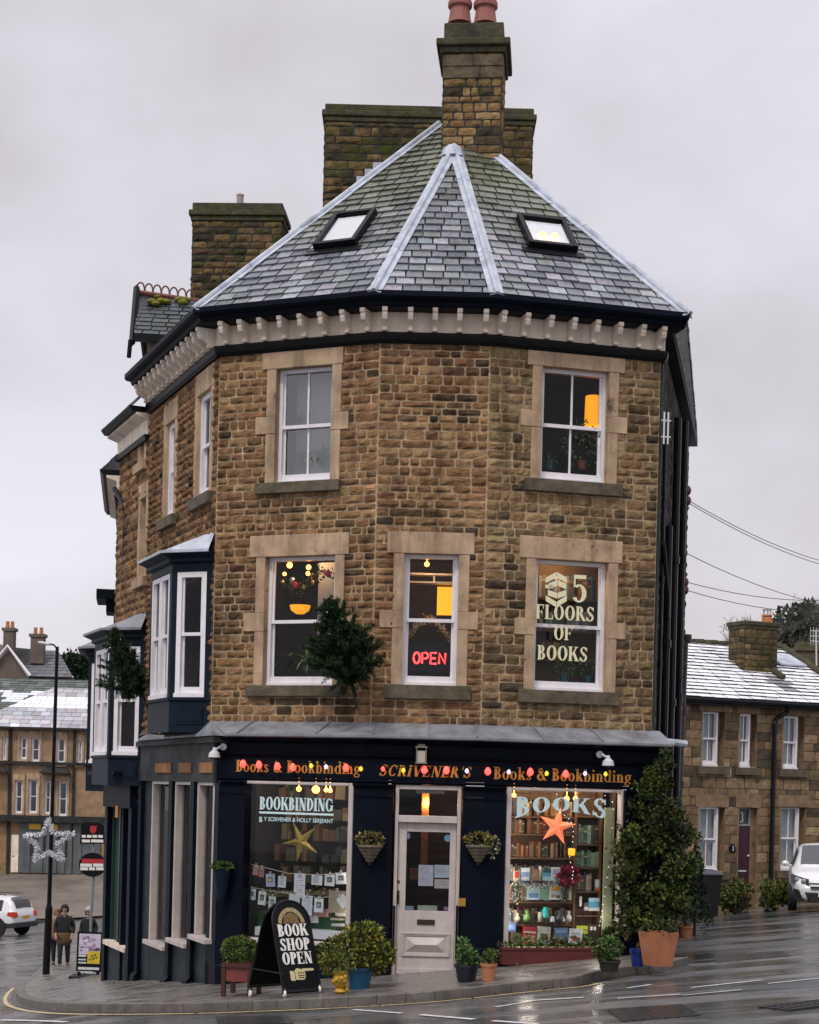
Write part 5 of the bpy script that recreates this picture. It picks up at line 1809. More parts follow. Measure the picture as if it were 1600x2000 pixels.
b.fbox(FCo, u0 + 0.05, u1 - 0.05, zfan + 0.03, z1 - 0.04, -0.18, -0.17)
b.build('fanlight_glass', mat('fan_glass', col=(0.05, 0.075, 0.08), rough=0.1), fl)
b = MB()
nu, nz = FCo.pu(1444.5, 1606, -0.165)
letters(b, FCo, '3', nu, nu + 0.13, nz, 0.26, -0.168, T=0.2)
b.build('house_number', 'sign_white', fl)
b = MB()
b.fbox(FCo, u1 + 0.002, u1 + 0.135, -3.2, z1, -0.3, -0.13)
b.fbox(FCo, u1 + 0.115, u1 + 0.15, -3.2, z1, -0.129, 0.002)
b.fbox(FCo, u0 - 0.05, u0 - 0.002, -3.2, z1, -0.25, 0.002)
b.fbox(FCo, u0 - 0.12, u1 + 0.2, z1 + 0.002, z1 + 0.32, -0.2, 0.02)
b.build('door_surround', 'ashlar_dk', cot)
b = MB()
pu_, pz_ = FCo.pu(1430, 1657, 0.02)
b.lathe(FCo.p(pu_, 0.015, pz_), [(0.10, 0), (0.10, 0.02), (0.001, 0.03)], 14, axis=FCo.N)
o = b.build('round_plaque', 'black', cot)
b = MB()
letters(b, FCo, '3', pu_ - 0.035, pu_ + 0.035, pz_ - 0.06, 0.12, 0.05)
b.build('house_number', 'sign_white', o)
# gutter and downpipes
b = MB()
b.fbox(FCo, -1.3, UCE + 0.1, CE - 0.02, CE + 0.10, -0.1, 0.22)
b.tube([FCo.p(-1.3, 0.28, CE + 0.10), FCo.p(UCE + 0.1, 0.28, CE + 0.10)], 0.075, 8)
b.build('gutter', 'pipe', cot)
pu0, pzz = FCo.pu(1512, 1500, 0.12)
pu1, _ = FCo.pu(1541, 1390, 0.25)
pipe_run([FCo.p(pu1, 0.25, CE + 0.03), FCo.p(pu1 - 0.05, 0.2, CE - 0.12), FCo.p(pu0 + 0.08, 0.1, CE - 0.25), FCo.p(pu0, 0.1, CE - 0.4), FCo.p(pu0, 0.1, -3.0)], 0.06, 'downpipe', cot)
# roof
RV = -3.1
u_r = FCo.u(1528, 1281, RV)
RZ = FCo.z(1360, 1256, RV)
eL, eR = FCo.p(-1.6, 0.34, CE + 0.15), FCo.p(u_r, 0.34, CE + 0.15)
rL, rR = FCo.p(-1.6, RV, RZ), FCo.p(u_r, RV, RZ)
mat('snow_slate', attr=True, rough=0.75, nscale=6, namt=0.10, bump=0.3, bscale=14)
b = MB()
def snowcol(u, s, c):
    k = noise.noise(Vector((u * 0.7, s * 1.1, 2.0))) + random.uniform(-0.18, 0.18)
    if k < -0.55: return (0.25, 0.26, 0.29)
    if k < -0.42: return (0.5, 0.52, 0.57)
    return jit((0.80, 0.82, 0.88), 0.05)
slates(b, [eL, eR, rR, rL], 0.235, 0.42, [(0.7, 0.72, 0.78)], th=0.026, colfn=snowcol)
for i, f_ in enumerate(b.f):        # the vertical slate edges stay bare and dark
    if len(f_) == 4 and i > 0:
        pts = [b.v[k] for k in f_]
        nrm = (pts[1] - pts[0]).cross(pts[2] - pts[0])
        if nrm.length > 0 and nrm.normalized().z < 0.35 and nrm.normalized().z > -0.8:
            b.c[i] = (0.035, 0.037, 0.042)
b.build('roof', 'snow_slate', cot)
b = MB()
b.face([rL, rR, FCo.p(u_r, RV * 2, CE), FCo.p(-1.6, RV * 2, CE)])
b.face([eR, FCo.p(u_r, RV * 2, CE), rR])
b.build('roof_back', 'dark_wall', cot)
b = MB()
n_ = 16
for k in range(n_):                                   # stone ridge tiles
    p, q_ = rL.lerp(rR, k / n_), rL.lerp(rR, (k + 0.93) / n_)
    b.tube([p + Vector((0, 0, 0.03)), q_ + Vector((0, 0, 0.05))], 0.085, 6)
b.tube([eR + Vector((0, 0, 0.06)), rR + Vector((0, 0, 0.08))], 0.08, 6)
uc = FCo.u(1436, 1262, RV)
A, B_ = FCo.p(uc, RV, RZ + 0.08), FCo.p(uc, RV + (0.34 - RV) * 0.62, RZ + (CE + 0.15 - RZ) * 0.62 + 0.08)
b.tube([A, B_], 0.09, 6)
b.build('ridge_tiles', 'cap_moss', cot)
cc = W(1486, 1290, 43.2)
c3, f3 = chimney(Vector((cc.x, cc.y, 0)), R(25), 1.06, 0.7, cc.z - 0.6, W(1479, 1229, 43.2).z, W(1479, 1219, 43.2).z, cap=0.06, hr=(0.13, 0.18), wr=(0.25, 0.5), parent=cot)
mat('pot_orange', col=(0.45, 0.17, 0.06), rough=0.8, nscale=6, namt=0.2)
pp = W(1498, 1221, 43.6)
b = MB()
b.lathe(pp, [(0.17, 0), (0.15, 0.1), (0.12, 0.22), (0.14, 0.23), (0.14, 0.27), (0.09, 0.27)], 12)
b.build('chimney_pot', 'pot_orange', c3)
b = MB()
for k in range(5):
    a = 2 * math.pi * k / 5
    b.tube([pp + Vector((0.1 * math.cos(a), 0.1 * math.sin(a), 0.26)), pp + Vector((0.1 * math.cos(a), 0.1 * math.sin(a), 0.40))], 0.012, 4)
b.lathe(pp + Vector((0, 0, 0.40)), [(0.14, 0), (0.14, 0.025), (0.001, 0.04)], 10)
b.build('cowl', 'silver_paint', c3)
b = MB()
up_r = (rR - eR).normalized()
c_ = FCo.p(uc + 0.4, 0, 0)
fr_roof = Frame(rL, CU, (CU.cross(up_r)), up_r)
for k in range(5):
    s_ = -0.55 - 0.16 * k
    b.fbox(fr_roof, uc + 1.6 + 0.18 + 0.1 * k, uc + 1.6 + 1.45, s_ - 0.2, s_, 0.05, 0.07 + 0.006 * k)
b.build('flashing', 'lead', cot)

# ------------------------------------------------------------------ far side of the street, down the hill
FT = Frame((0, 95, 0), (1, 0.0, 0))
ter = empty('stone_terrace', W(90, 1712, 96), 'tan stone terrace across the street with pale snowy roof and grey shopfront', 'terrace')
mat('tan_stone', col=(0.24, 0.16, 0.095), rough=0.9, nscale=1.5, namt=0.4, bump=0.3, bscale=5, grime=0.12)
def brick_mat():
    m = mat('tan_ashlar', col=(0.30, 0.20, 0.115), rough=0.9, nscale=1.8, namt=0.35, grime=0.1)
    return m
brick_mat()
X = lambda x, y=1500: FT.u(x, y)
Z = lambda y, x=90: FT.z(x, y)
b = MB()
tw = [(38, 52, 1441, 1484), (60, 77, 1441, 1488), (110, 127, 1441, 1490), (57, 75, 1523, 1589), (88, 101, 1525, 1590), (115, 133, 1526, 1593), (3, 12, 1441, 1486), (30, 46, 1525, 1590), (150, 160, 1445, 1490)]
rc = [(X(a), X(c), Z(d), Z(y)) for a, c, y, d in tw]
mm = MB(); backing(FT, X(-60), X(240), Z(1760), Z(1424), rc); mm.build('wall', 'tan_ashlar', ter)
b = MB()
for a, c, z0, z1 in rc:
    b.fbox(FT, a - 0.105, c + 0.105, z1, z1 + 0.35, -0.3, 0.06)
    b.fbox(FT, a - 0.11, a, z0, z1 - 0.002, -0.3, 0.05)
    b.fbox(FT, c, c + 0.11, z0, z1 - 0.002, -0.3, 0.05)
    b.fbox(FT, a - 0.115, c + 0.115, z0 - 0.2, z0 - 0.002, -0.3, 0.15)
b.build('window_surround', 'ashlar', ter)
for a, c, z0, z1 in rc:
    o = sash(FT, a, c, z0, z1, (1, 1), v=-0.15, parent=ter, fw=0.09, g='car_glass')
b = MB()
for y0, y1, v in ((1488, 1494, 0.2), (1425, 1421, 0.45), (1593, 1606, 0.5)):
    b.fbox(FT, X(-60), X(240), Z(max(y0, y1)), Z(min(y0, y1)), 0, v)
for x in (20, 145):
    b.fbox(FT, X(x) - 0.07, X(x) + 0.07, Z(1712), Z(1425), 0, 0.15)
for xa, xb in ((-10, 18), (82, 140)):
    b.mesh([FT.p(X(xa), 0.7, Z(1508)), FT.p(X(xb), 0.7, Z(1508)), FT.p(X(xb) - 0.3, 0.0, Z(1497)), FT.p(X(xa) + 0.3, 0.0, Z(1497)), FT.p(X(xa), 0.7, Z(1511)), FT.p(X(xb), 0.7, Z(1511)), FT.p(X(xb), 0, Z(1511)), FT.p(X(xa), 0, Z(1511))], [(0, 1, 2, 3), (0, 4, 5, 1), (4, 7, 6, 5), (0, 3, 7, 4), (1, 5, 6, 2)])
b.build('cornice', 'dark_wall', ter)
b = MB()
RV2 = -4.0
pr = lambda x, y: FT.p(FT.u(x, y, RV2), RV2, FT.z(x, y, RV2))
e0_, e1_ = FT.p(X(-70, 1424), 0.4, Z(1423)), FT.p(X(240, 1424), 0.4, Z(1423))
slates(b, [e0_, e1_, pr(240, 1347.0), pr(104, 1343.6)], 0.5, 0.6, [(0.40, 0.40, 0.44), (0.36, 0.36, 0.40), (0.44, 0.44, 0.48)], th=0.02, colfn=lambda u, s, c: (0.78, 0.8, 0.86) if noise.noise(Vector((u * 0.25, s * 0.5, 1))) + 0.35 * (1 if u < 3 else 0) > 0.22 else c)
b.build('roof', 'snow_slate', ter)
b = MB()
b.fbox(FT, X(42), X(200), Z(1705), Z(1607), -0.05, 0.12)
for x in (60, 85, 100, 112, 128, 142, 160):
    b.fbox(FT, X(x) - 0.12, X(x) + 0.12, Z(1705), Z(1625), 0.12, 0.2)
sf = b.build('shopfront', mat('slate_grey_paint', col=(0.10, 0.115, 0.12), rough=0.6, nscale=1.5, namt=0.3), ter)
b = MB()
b.fbox(FT, X(61), X(84), Z(1620), Z(1609), 0.121, 0.2)
b.fbox(FT, X(100), X(117), Z(1621), Z(1610), 0.121, 0.2)
b.build('yellow_sign', mat('sign_yellow', col=(0.62, 0.36, 0.03), rough=0.5), sf)
b = MB()
for xa, xb in ((63, 82), (88, 98), (115, 126), (130, 140)):
    b.fbox(FT, X(xa), X(xb), Z(1672), Z(1630), 0.121, 0.135)
b.build('shop_glass', 'car_glass', sf)
# pale doorway at the left end
b = MB()
b.fbox(FT, X(27), X(41), Z(1705), Z(1632), 0, 0.1)
b.build('door', 'cream', ter)
# house with gable above, and the long snowy roof below it
mat('far_wall', col=(0.13, 0.105, 0.085), rough=0.9, nscale=1, namt=0.3)
gh = empty('gabled_house', W(60, 1330, 130), 'gabled house on the slope above the terrace with white bargeboards and two chimneys', 'house')
YG = 130
g = lambda x, y, Y=YG: W(x, y, Y)
b = MB()
b.mesh([g(-60, 1335), g(57, 1335), g(57, 1318), g(15, 1263), g(-30, 1318), g(-60, 1318)], [(0, 1, 2, 3, 4, 5)])
b.mesh([g(40, 1335, YG + 1), g(145, 1335, YG + 1), g(145, 1320, YG + 1), g(40, 1320, YG + 1)], [(0, 1, 2, 3)])
b.build('wall', 'far_wall', gh)
b = MB()
slates(b, [g(57, 1321, YG + 0.4), g(143, 1323, YG + 0.4), g(114, 1272, YG + 4), g(17, 1263, YG + 4)], 0.5, 0.6, [(0.12, 0.12, 0.14), (0.15, 0.15, 0.17)], th=0.03, colfn=lambda u, s, c: (0.75, 0.77, 0.82) if u > 2.8 + s * 0.2 and noise.noise(Vector((u, s, 1))) > -0.3 else c)
b.build('roof', 'snow_slate', gh)
b = MB()
b.tube([g(-32, 1320, YG - 0.3), g(15, 1262, YG - 0.3), g(58, 1320, YG - 0.3)], 0.16, 4)
b.build('bargeboard', 'white', gh)
for x0, x1, y0 in ((48, 77, 1250), (-6, 18, 1238)):
    b = MB()
    cx0, cx1 = g(x0, y0), g(x1, y0)
    b.box(((cx0.x + cx1.x) / 2, YG + 2.2, cx0.z - 0.6), (cx1.x - cx0.x - 0.15, 0.9, 2.2))
    b.box(((cx0.x + cx1.x) / 2, YG + 2.2, cx0.z + 0.55), (cx1.x - cx0.x + 0.1, 1.1, 0.25))
    o = b.build('chimney', 'far_wall', gh)
    for k in (0.3, 0.7):
        q = MB()
        q.lathe((cx0.x + (cx1.x - cx0.x) * k, YG + 2.2, cx0.z + 0.66), [(0.17, 0), (0.14, 0.5), (0.17, 0.55), (0.1, 0.55)], 8)
        q.build('chimney_pot', 'pot_orange', o)
lr = empty('long_building', W(80, 1390, 112), 'long low building with mossy grey roof patched with snow, behind the terrace', 'building')
b = MB()
slates(b, [W(-60, 1393, 111), W(240, 1400.5, 111), W(240, 1331, 118), W(-60, 1323.5, 118)], 0.5, 0.6, [(0.09, 0.11, 0.10), (0.12, 0.14, 0.13), (0.075, 0.09, 0.085)], th=0.03,
       colfn=lambda u, s, c: (0.7, 0.73, 0.78) if s > 2.3 and s < 4.6 and noise.noise(Vector((u * 0.8, s * 1.5, 1))) > 0.0 else c)
b.build('roof', 'snow_slate', lr)
b = MB()
b.fbox(Frame((0, 111.5, 0), (1, 0, 0)), W(-60, 1400, 111).x, W(240, 1400, 111).x, -6, W(90, 1401, 111).z, -4, 0)
b.build('wall', 'far_wall', lr)
# bank of paving between the far kerb and the terrace
mat('bank', col=(0.15, 0.125, 0.105), rough=0.8, nscale=0.5, namt=0.4)
b = MB()
N_ = 14
for j in range(6):
    for i in range(N_):
        q = []
        for (ii, jj) in ((i, j), (i + 1, j), (i + 1, j + 1), (i, j + 1)):
            x = -200 + 520 * ii / N_
            y = 1789 - (1789 - 1706) * jj / 6 + 5 * math.sin(x / 60.0) * (1 - jj / 6)
            q.append(W(x, y, 80 + 15.2 * jj / 6))
        b.face(q)
tag(b.build('far_pavement', 'bank'), kind='structure')
# ------------------------------------------------------------------ hills
mat('hill_green', col=(0.13, 0.125, 0.105), rough=1, nscale=0.06, namt=0.4)
b = MB()
def ridge_strip(bm, x0, x1, f, Y, base=1560, n=40, dy=30):
    for i in range(n):
        xa, xb = x0 + (x1 - x0) * i / n, x0 + (x1 - x0) * (i + 1) / n
        bm.face([W(xa, base, Y), W(xb, base, Y), W(xb, f(xb), Y + dy), W(xa, f(xa), Y + dy)])
        bm.face([W(xa, f(xa), Y + dy), W(xb, f(xb), Y + dy), W(xb, base, Y + 3 * dy), W(xa, base, Y + 3 * dy)])
ridge_strip(b, -400, 420, lambda x: 1268 + 14 * math.sin(x / 55.0) + (x - 100) * 0.10, 260)
ridge_strip(b, 1250, 2100, lambda x: 1290 - 92 * sstep((x - 1440) / 160.0) + 4 * math.sin(x / 17.0), 150)
tag(b.build('hill', 'hill_green'), kind='structure')
# ------------------------------------------------------------------ things behind the upstairs windows
GREENS = [(0.06, 0.13, 0.035), (0.085, 0.17, 0.045), (0.045, 0.10, 0.03), (0.13, 0.21, 0.06)]
PALE = [(0.30, 0.36, 0.13), (0.36, 0.40, 0.18), (0.22, 0.30, 0.10)]
def blades(mb, c, n, L, cols, spread=1.0, w=0.016, droop=0.5, up=1.0):
    for _ in range(n):
        d = rnd_dir()
        d = Vector((d.x * spread, d.y * spread, abs(d.z) * up + 0.15)).normalized()
        l = L * random.uniform(0.6, 1.1)
        p = Vector(c)
        col = jit(random.choice(cols), 0.25)
        side = d.cross(Vector((0, 0, 1)))
        side = side.normalized() if side.length > 1e-3 else Vector((1, 0, 0))
        prev = (p - side * w * 0.6, p + side * w * 0.6)
        for k in range(1, 5):
            t = k / 4
            q = p + d * l * t + Vector((0, 0, -droop * l * t * t))
            ww = w * (1 - t) + 0.001
            cur = (q - side * ww, q + side * ww)
            mb.mesh([prev[0], prev[1], cur[1], cur[0]], [(0, 1, 2, 3)], col)
            prev = cur
def plant_at(fr, x, y, v, label, kind='spider', pot='pot_teal', L=0.3, n=40, name='house_plant', cols=GREENS, group=None, potr=0.07):
    u, z = fr.pu(x, y, v)
    c = fr.p(u, v, z)
    t = empty(name, c, label, 'plant', group)
    b = MB()
    b.lathe(c, [(potr * 0.7, 0), (potr, potr * 1.7), (potr * 1.06, potr * 1.75), (potr * 0.9, potr * 1.7)], 12)
    b.build('pot', pot, t)
    b = MB()
    if kind == 'spider':
        blades(b, c + Vector((0, 0, potr * 1.6)), n, L, cols)
    else:
        clump(b, c + Vector((0, 0, potr * 1.6 + L * 0.6)), (L * 0.7, L * 0.7, L * 0.8), n * 6, 0.05, cols)
    b.build('foliage', 'leaf', t)
    return t
mat('pot_teal', col=(0.01, 0.08, 0.11), rough=0.3)
mat('pot_red', col=(0.25, 0.05, 0.02), rough=0.5)
# upper left: pale blind and plants on the sill
w = WIN['UL']; u0, u1, z0, z1 = w['r']
b = MB()
b.fbox(FL, u0 + 0.02, u1 - 0.0, z0 - 0.05, z1 + 0.05, -0.62, -0.6)
b.build('roller_blind', mat('blind_grey', col=(0.62, 0.59, 0.62), rough=0.8), shop)
plant_at(FL, 584, 912, -0.4, 'grass-like plant on the sill of the upper left window, left pane', L=0.34, n=60, cols=PALE)
plant_at(FL, 628, 912, -0.42, 'bushy pale plant on the sill of the upper left window, right pane', L=0.42, n=90, cols=PALE)
b = MB(); u, z = FL.pu(583, 822, -0.42)
c_ = FL.p(u, -0.42, z)
t = empty('fern', c_, 'small fern seen in the top left pane of the upper left window', 'plant')
blades(b, c_, 36, 0.24, [(0.13, 0.2, 0.15), (0.2, 0.26, 0.2)]); b.build('foliage', 'leaf', t)
# upper right: lit lamp shade and plants
b = MB(); u, z = FR.pu(1158, 832, -0.5)
c_ = FR.p(u, -0.5, z)
t = empty('lamp', c_, 'glowing orange lampshade in the upper right window', 'lamp')
b.lathe(c_, [(0.125, 0.0), (0.115, 0.42), (0.10, 0.42), (0.11, 0.0)], 18); b.build('lamp_shade', 'shade_lamp', t)
b = MB(); b.tube([c_ + Vector((0, 0, -0.6)), c_ + Vector((0, 0, 0.02))], 0.015, 6); b.build('stand', 'black', t)
plant_at(FR, 1073, 917, -0.32, 'spider plant in a teal pot on the upper right window sill', L=0.3, n=26)
plant_at(FR, 1136, 917, -0.36, 'large leafy plant in a red pot on the upper right window sill', kind='bush', pot='pot_red', L=0.42, n=40)
# middle left
plant_at(FL, 600, 1310, -0.32, 'tall dracaena with arching green leaves in the first-floor left window', L=0.66, n=40, cols=[(0.16, 0.27, 0.06), (0.24, 0.36, 0.10)], potr=0.08)
w = WIN['LL']; u0, u1, z0, z1 = w['r']
b = MB(); b.fbox(FL, FL.u(611, 1150, -0.5), u1 + 0.1, z0 + 0.75, z1, -0.7, -0.68); b.build('roller_blind', 'blind', shop)
b = MB(); u, z = FL.pu(586, 1199, -0.3); c_ = FL.p(u, -0.3, z)
b.lathe(c_, [(0.06, 0), (0.13, 0.05), (0.15, 0.12), (0.14, 0.12), (0.11, 0.05), (0.02, 0.02)], 16)
tag(b.build('bowl', 'shade_lamp'), 'orange glowing bowl on the rail of the first-floor left window', 'bowl')
g0 = FL.p(FL.u(540, 1125, -0.4), -0.4, FL.z(540, 1125, -0.4))
ga = empty('garland', g0, 'garland with pink and silver baubles and warm lamps in the first-floor left window', 'garland')
b = MB()
for k in range(240):
    s_ = random.random()
    u = u0 + 0.05 + (u1 - u0 - 0.1) * s_
    z = FL.z(590, 1135 + 14 * math.sin(s_ * 7), -0.4)
    leaf(b, FL.p(u, -0.4 + random.uniform(-.05, .05), z + random.gauss(0, 0.05)), rnd_dir(), rnd_dir(), 0.06, 0.015, jit(random.choice([(0.03, 0.06, 0.02), (0.05, 0.07, 0.02), (0.2, 0.13, 0.03)]), 0.3))
b.build('greenery', 'leaf', ga)
for x, y, r, m in ((566, 1104, 0.042, 'bulb_warm'), (603, 1108, 0.036, 'bulb_warm'), (602, 1120, 0.032, 'bulb_warm'), (556, 1121, 0.028, 'bulb_warm')):
    q = MB(); u, z = FL.pu(x, y, -0.36); q.ball(FL.p(u, -0.36, z), r); q.build('lit_lamp', m, ga)
for x, y, r, m in ((577, 1142, 0.045, 'bauble_pink'), (571, 1133, 0.04, 'metal'), (594, 1146, 0.03, 'bauble_gold'), (640, 1120, 0.05, 'bauble_pink'), (552, 1137, 0.03, 'bauble_gold'), (612, 1138, 0.025, 'bauble_gold')):
    if m == 'bauble_pink': mat(m, col=(0.65, 0.05, 0.14), rough=0.25)
    if m == 'bauble_gold': mat(m, col=(0.5, 0.4, 0.08), rough=0.25, metal=0.5)
    q = MB(); u, z = FL.pu(x, y, -0.34); q.ball(FL.p(u, -0.34, z), r); q.build('bauble', m, ga)
# middle centre: shelves, lit orange panel, tinsel, neon sign
w = WIN['LC']; u0, u1, z0, z1 = w['r']
q = MB()
for y in (1122, 1138):
    z = FC.z(840, y, -0.6); q.fbox(FC, u0, u1, z - 0.012, z + 0.012, -0.75, -0.55)
for x in (848,):
    u = FC.u(x, 1130, -0.6); q.fbox(FC, u - 0.012, u + 0.012, FC.z(840, 1138, -.6), FC.z(840, 1122, -.6), -0.7, -0.56)
tag(q.build('wall_shelf', 'cream', None), 'slim white wall shelf seen through the first-floor middle window', 'shelf')
q = MB(); q.fbox(FC, FC.u(854, 1170, -0.7), u1 + 0.1, FC.z(860, 1201, -0.7), FC.z(860, 1146, -0.7), -0.74, -0.7)
tag(q.build('lit_panel', 'lantern_glow'), 'glowing orange wall panel in the first-floor middle window', 'lamp')
for x, y, r in ((834, 1102, 0.035), (796, 1103, 0.028)):
    q = MB(); u, z = FC.pu(x, y, -0.35); q.ball(FC.p(u, -0.35, z), r); q.tube([FC.p(u, -0.35, z), FC.p(u, -0.35, z1 + 0.05)], 0.004, 4)
    tag(q.build('pendant_bulb', 'bulb_warm'), 'warm bulb high in the first-floor middle window, ' + ('near its centre' if x > 800 else 'at its left jamb'), 'bulb')
ti = MB()
for k in range(520):
    s_ = random.random()
    x = 796 + 86 * s_; y = 1246 - 36 * math.sin(math.pi * min(1, s_ * 1.05)) + random.gauss(0, 4)
    u, z = FC.pu(x, y, -0.3)
    leaf(ti, FC.p(u, -0.3 + random.uniform(-.03, .03), z), rnd_dir(), rnd_dir(), 0.04, 0.010, random.choice([(0.75, 0.48, 0.08), (0.85, 0.72, 0.45), (0.85, 0.82, 0.8), (0.6, 0.32, 0.05), (0.6, 0.12, 0.03)]))
tag(ti.build('tinsel', 'attr_gloss'), 'arch of gold and silver tinsel above the neon sign in the middle window', 'tinsel')
nu0, nu1, nz0, nz1 = FC.u(793, 1290, -0.22), FC.u(884, 1290, -0.22), FC.z(838, 1313, -0.22), FC.z(838, 1256, -0.22)
ns = empty('neon_sign', FC.p((nu0 + nu1) / 2, -0.24, nz0), 'black sign with red neon OPEN in the first-floor middle window', 'neon sign')
q = MB(); q.fbox(FC, nu0, nu1, nz0, nz1, -0.27, -0.235); q.build('board', 'black', ns, bevel=0.005)
def neon(x0, x1, y0, y1, ch):
    a, c, lo, hi = FC.u(x0, 1285, -0.22), FC.u(x1, 1285, -0.22), FC.z(838, y1, -0.22), FC.z(838, y0, -0.22)
    P = lambda fx, fz: FC.p(a + (c - a) * fx, -0.222, lo + (hi - lo) * fz)
    q = MB(); r = 0.016
    if ch == 'O':
        q.tube([P(0.5 + 0.5 * math.cos(k * math.pi / 8), 0.5 + 0.5 * math.sin(k * math.pi / 8)) for k in range(17)], r, 6)
    if ch == 'P':
        q.tube([P(0, 0), P(0, 1), P(.6, 1), P(.95, .85), P(.95, .6), P(.6, .45), P(0.05, .45)], r, 6)
    if ch == 'E':
        q.tube([P(1, 1), P(0, 1), P(0, 0), P(1, 0)], r, 6); q.tube([P(0, .5), P(.85, .5)], r, 6)
    if ch == 'N':
        q.tube([P(0, 0), P(0, 1), P(1, 0), P(1, 1)], r, 6)
    q.build('neon_tube', 'neon', ns)
for k, ch in enumerate('OPEN'):
    x = 808 + k * 16.6
    neon(x, x + 12, 1275, 1296, ch)
# middle right: gold lettering on the glass, shelves of books behind
wr_ = WIN['LR']['win']
q = MB(); V = -0.012
def cre(txt, xa, xb, yb, yt):
    xm = (xa + xb) / 2
    z_ = FR.z(xm, yb, V); letters(q, FR, txt, FR.u(xa, yb, V), FR.u(xb, yb, V), z_, FR.z(xm, yt, V) - z_, V, T=0.2, gap=0.02)
cre('FLOORS', 1046, 1161, 1211, 1183); cre('OF', 1081, 1118, 1250, 1223); cre('BOOKS', 1049, 1148, 1290, 1262); cre('5', 1114, 1149, 1177, 1123)
P2 = lambda x, y: FR.pu(x, y, V)
def chev(yc, s, th, xl=1066, xr=1107, dx=0):
    xm = (xl + xr) / 2 + dx
    for pts in ([(xl, yc), (xm, yc - s), (xm, yc - s + th), (xl, yc + th)], [(xm + 1, yc - s), (xr, yc), (xr, yc + th), (xm + 1, yc - s + th)]):
        pts = [P2(*p) for p in pts]
        pts.reverse(); q.prism(FR, pts, V, V + 0.004)
chev(1128, 11, 11); chev(1140, 7, 11, 1071, 1106); chev(1152, -6, 11, 1070, 1106); chev(1163, -12, 11)
q.prism(FR, [P2(1065, 1149), P2(1080, 1149), P2(1080, 1142), P2(1065, 1142)], V, V + 0.004)
q.build('lettering', 'cream_vinyl', wr_)
# ------------------------------------------------------------------ books
BK = []
def book(fr, u, z, v, t, h, d, col, label, cat='book', group=None, lean=0.0, band=None, face=False, bandc=None):
    """spine toward the viewer (face=False) or cover toward the viewer; u is the left edge"""
    U, N, Wv = fr.U, fr.N, fr.W
    if lean:
        U2 = U * math.cos(lean) + Wv * math.sin(lean) * -1
        W2 = Wv * math.cos(lean) + U * math.sin(lean)
    else:
        U2, W2 = U, Wv
    o = fr.p(u, v, z)
    f = Frame(o, U2, N, W2)
    q = MB()
    page = (0.5, 0.45, 0.36)
    if not face:
        q.fbox(f, 0, 0.004, 0, h, -d, 0, col); q.fbox(f, t - 0.004, t, 0, h, -d, 0, col)
        q.fbox(f, 0.004, t - 0.004, 0, h, -0.006, 0.003, col)
        q.fbox(f, 0.005, t - 0.005, 0.006, h - 0.006, -d + 0.006, -0.008, page)
        if t > 0.02 and random.random() < 0.7:
            bc = bandc or random.choice([(0.35, 0.25, 0.08), (0.4, 0.35, 0.25), (0.03, 0.02, 0.02)])
            zz = h * random.uniform(0.6, 0.78)
            q.fbox(f, 0.004, t - 0.004, zz, zz + h * 0.1, 0.003, 0.0045, bc)
            q.fbox(f, 0.004, t - 0.004, h * 0.12, h * 0.15, 0.003, 0.0045, bc)
    else:
        q.fbox(f, 0, t, 0, h, -0.004, 0, col); q.fbox(f, 0, t, 0, h, -d, -d + 0.004, col)
        q.fbox(f, 0, 0.005, 0, h, -d + 0.004, -0.004, col)
        q.fbox(f, 0.006, t - 0.006, 0.006, h - 0.006, -d + 0.004, -0.005, page)
        for (a, c, e, g_, bc) in (band or ()):
            q.fbox(f, a * t, c * t, e * h, g_ * h, 0.0, 0.002, bc)
    ob = q.build('book', 'attr', org=o)
    return tag(ob, label, cat, group)
OLD = [(0.09, 0.035, 0.018), (0.14, 0.06, 0.03), (0.05, 0.03, 0.02), (0.20, 0.10, 0.045), (0.03, 0.035, 0.03), (0.22, 0.15, 0.08), (0.12, 0.02, 0.02), (0.28, 0.20, 0.12), (0.04, 0.05, 0.06), (0.32, 0.14, 0.03)]
GRN = [(0.05, 0.12, 0.09), (0.09, 0.2, 0.15), (0.16, 0.26, 0.24), (0.25, 0.36, 0.34), (0.04, 0.08, 0.06), (0.2, 0.3, 0.2)]
MIX = [(0.05, 0.05, 0.05), (0.3, 0.3, 0.3), (0.08, 0.12, 0.18), (0.3, 0.22, 0.15), (0.12, 0.05, 0.04), (0.2, 0.25, 0.28)]
def row(fr, x0, x1, yb, yt, v, cols, label, group, tr=(0.022, 0.05), d=0.15, skip=0.04):
    u, e = fr.u(x0, yb, v), fr.u(x1, yb, v)
    xm = (x0 + x1) / 2
    z, H = fr.z(xm, yb, v), fr.z(xm, yt, v) - fr.z(xm, yb, v)
    while u < e - 0.02:
        if random.random() < skip:
            u += 0.04; continue
        t = random.uniform(*tr)
        t = min(t, e - u)
        book(fr, u, z, v - random.uniform(0, 0.02), t, H * random.uniform(0.78, 1.0), d, jit(random.choice(cols), 0.25), label, group=group)
        u += t + 0.002
lb1, gr1 = 'dark book shelved behind the gold lettering of the first-floor right window', 'books in the first-floor right window'
sh = empty('bookcase', FR.p(1.2, -0.8, 2.5), 'dark bookcase behind the gold lettering in the first-floor right window', 'bookcase')
q = MB()
for y in (1170, 1232, 1290):
    z = FR.z(1110, y, -0.6); q.fbox(FR, FR.u(1040, 1200, -.6), FR.u(1190, 1200, -.6), z - 0.03, z, -0.8, -0.55)
q.build('shelf', 'wood', sh)
q = MB(); q.fbox(FR, FR.u(1030, 1200, -.82), FR.u(1200, 1200, -.82), FR.z(1110, 1350, -.82), FR.z(1110, 1090, -.82), -0.84, -0.81); q.build('back_panel', 'wood', sh)
row(FR, 1046, 1176, 1169, 1122, -0.57, MIX + OLD, lb1, gr1, tr=(0.03, 0.06))
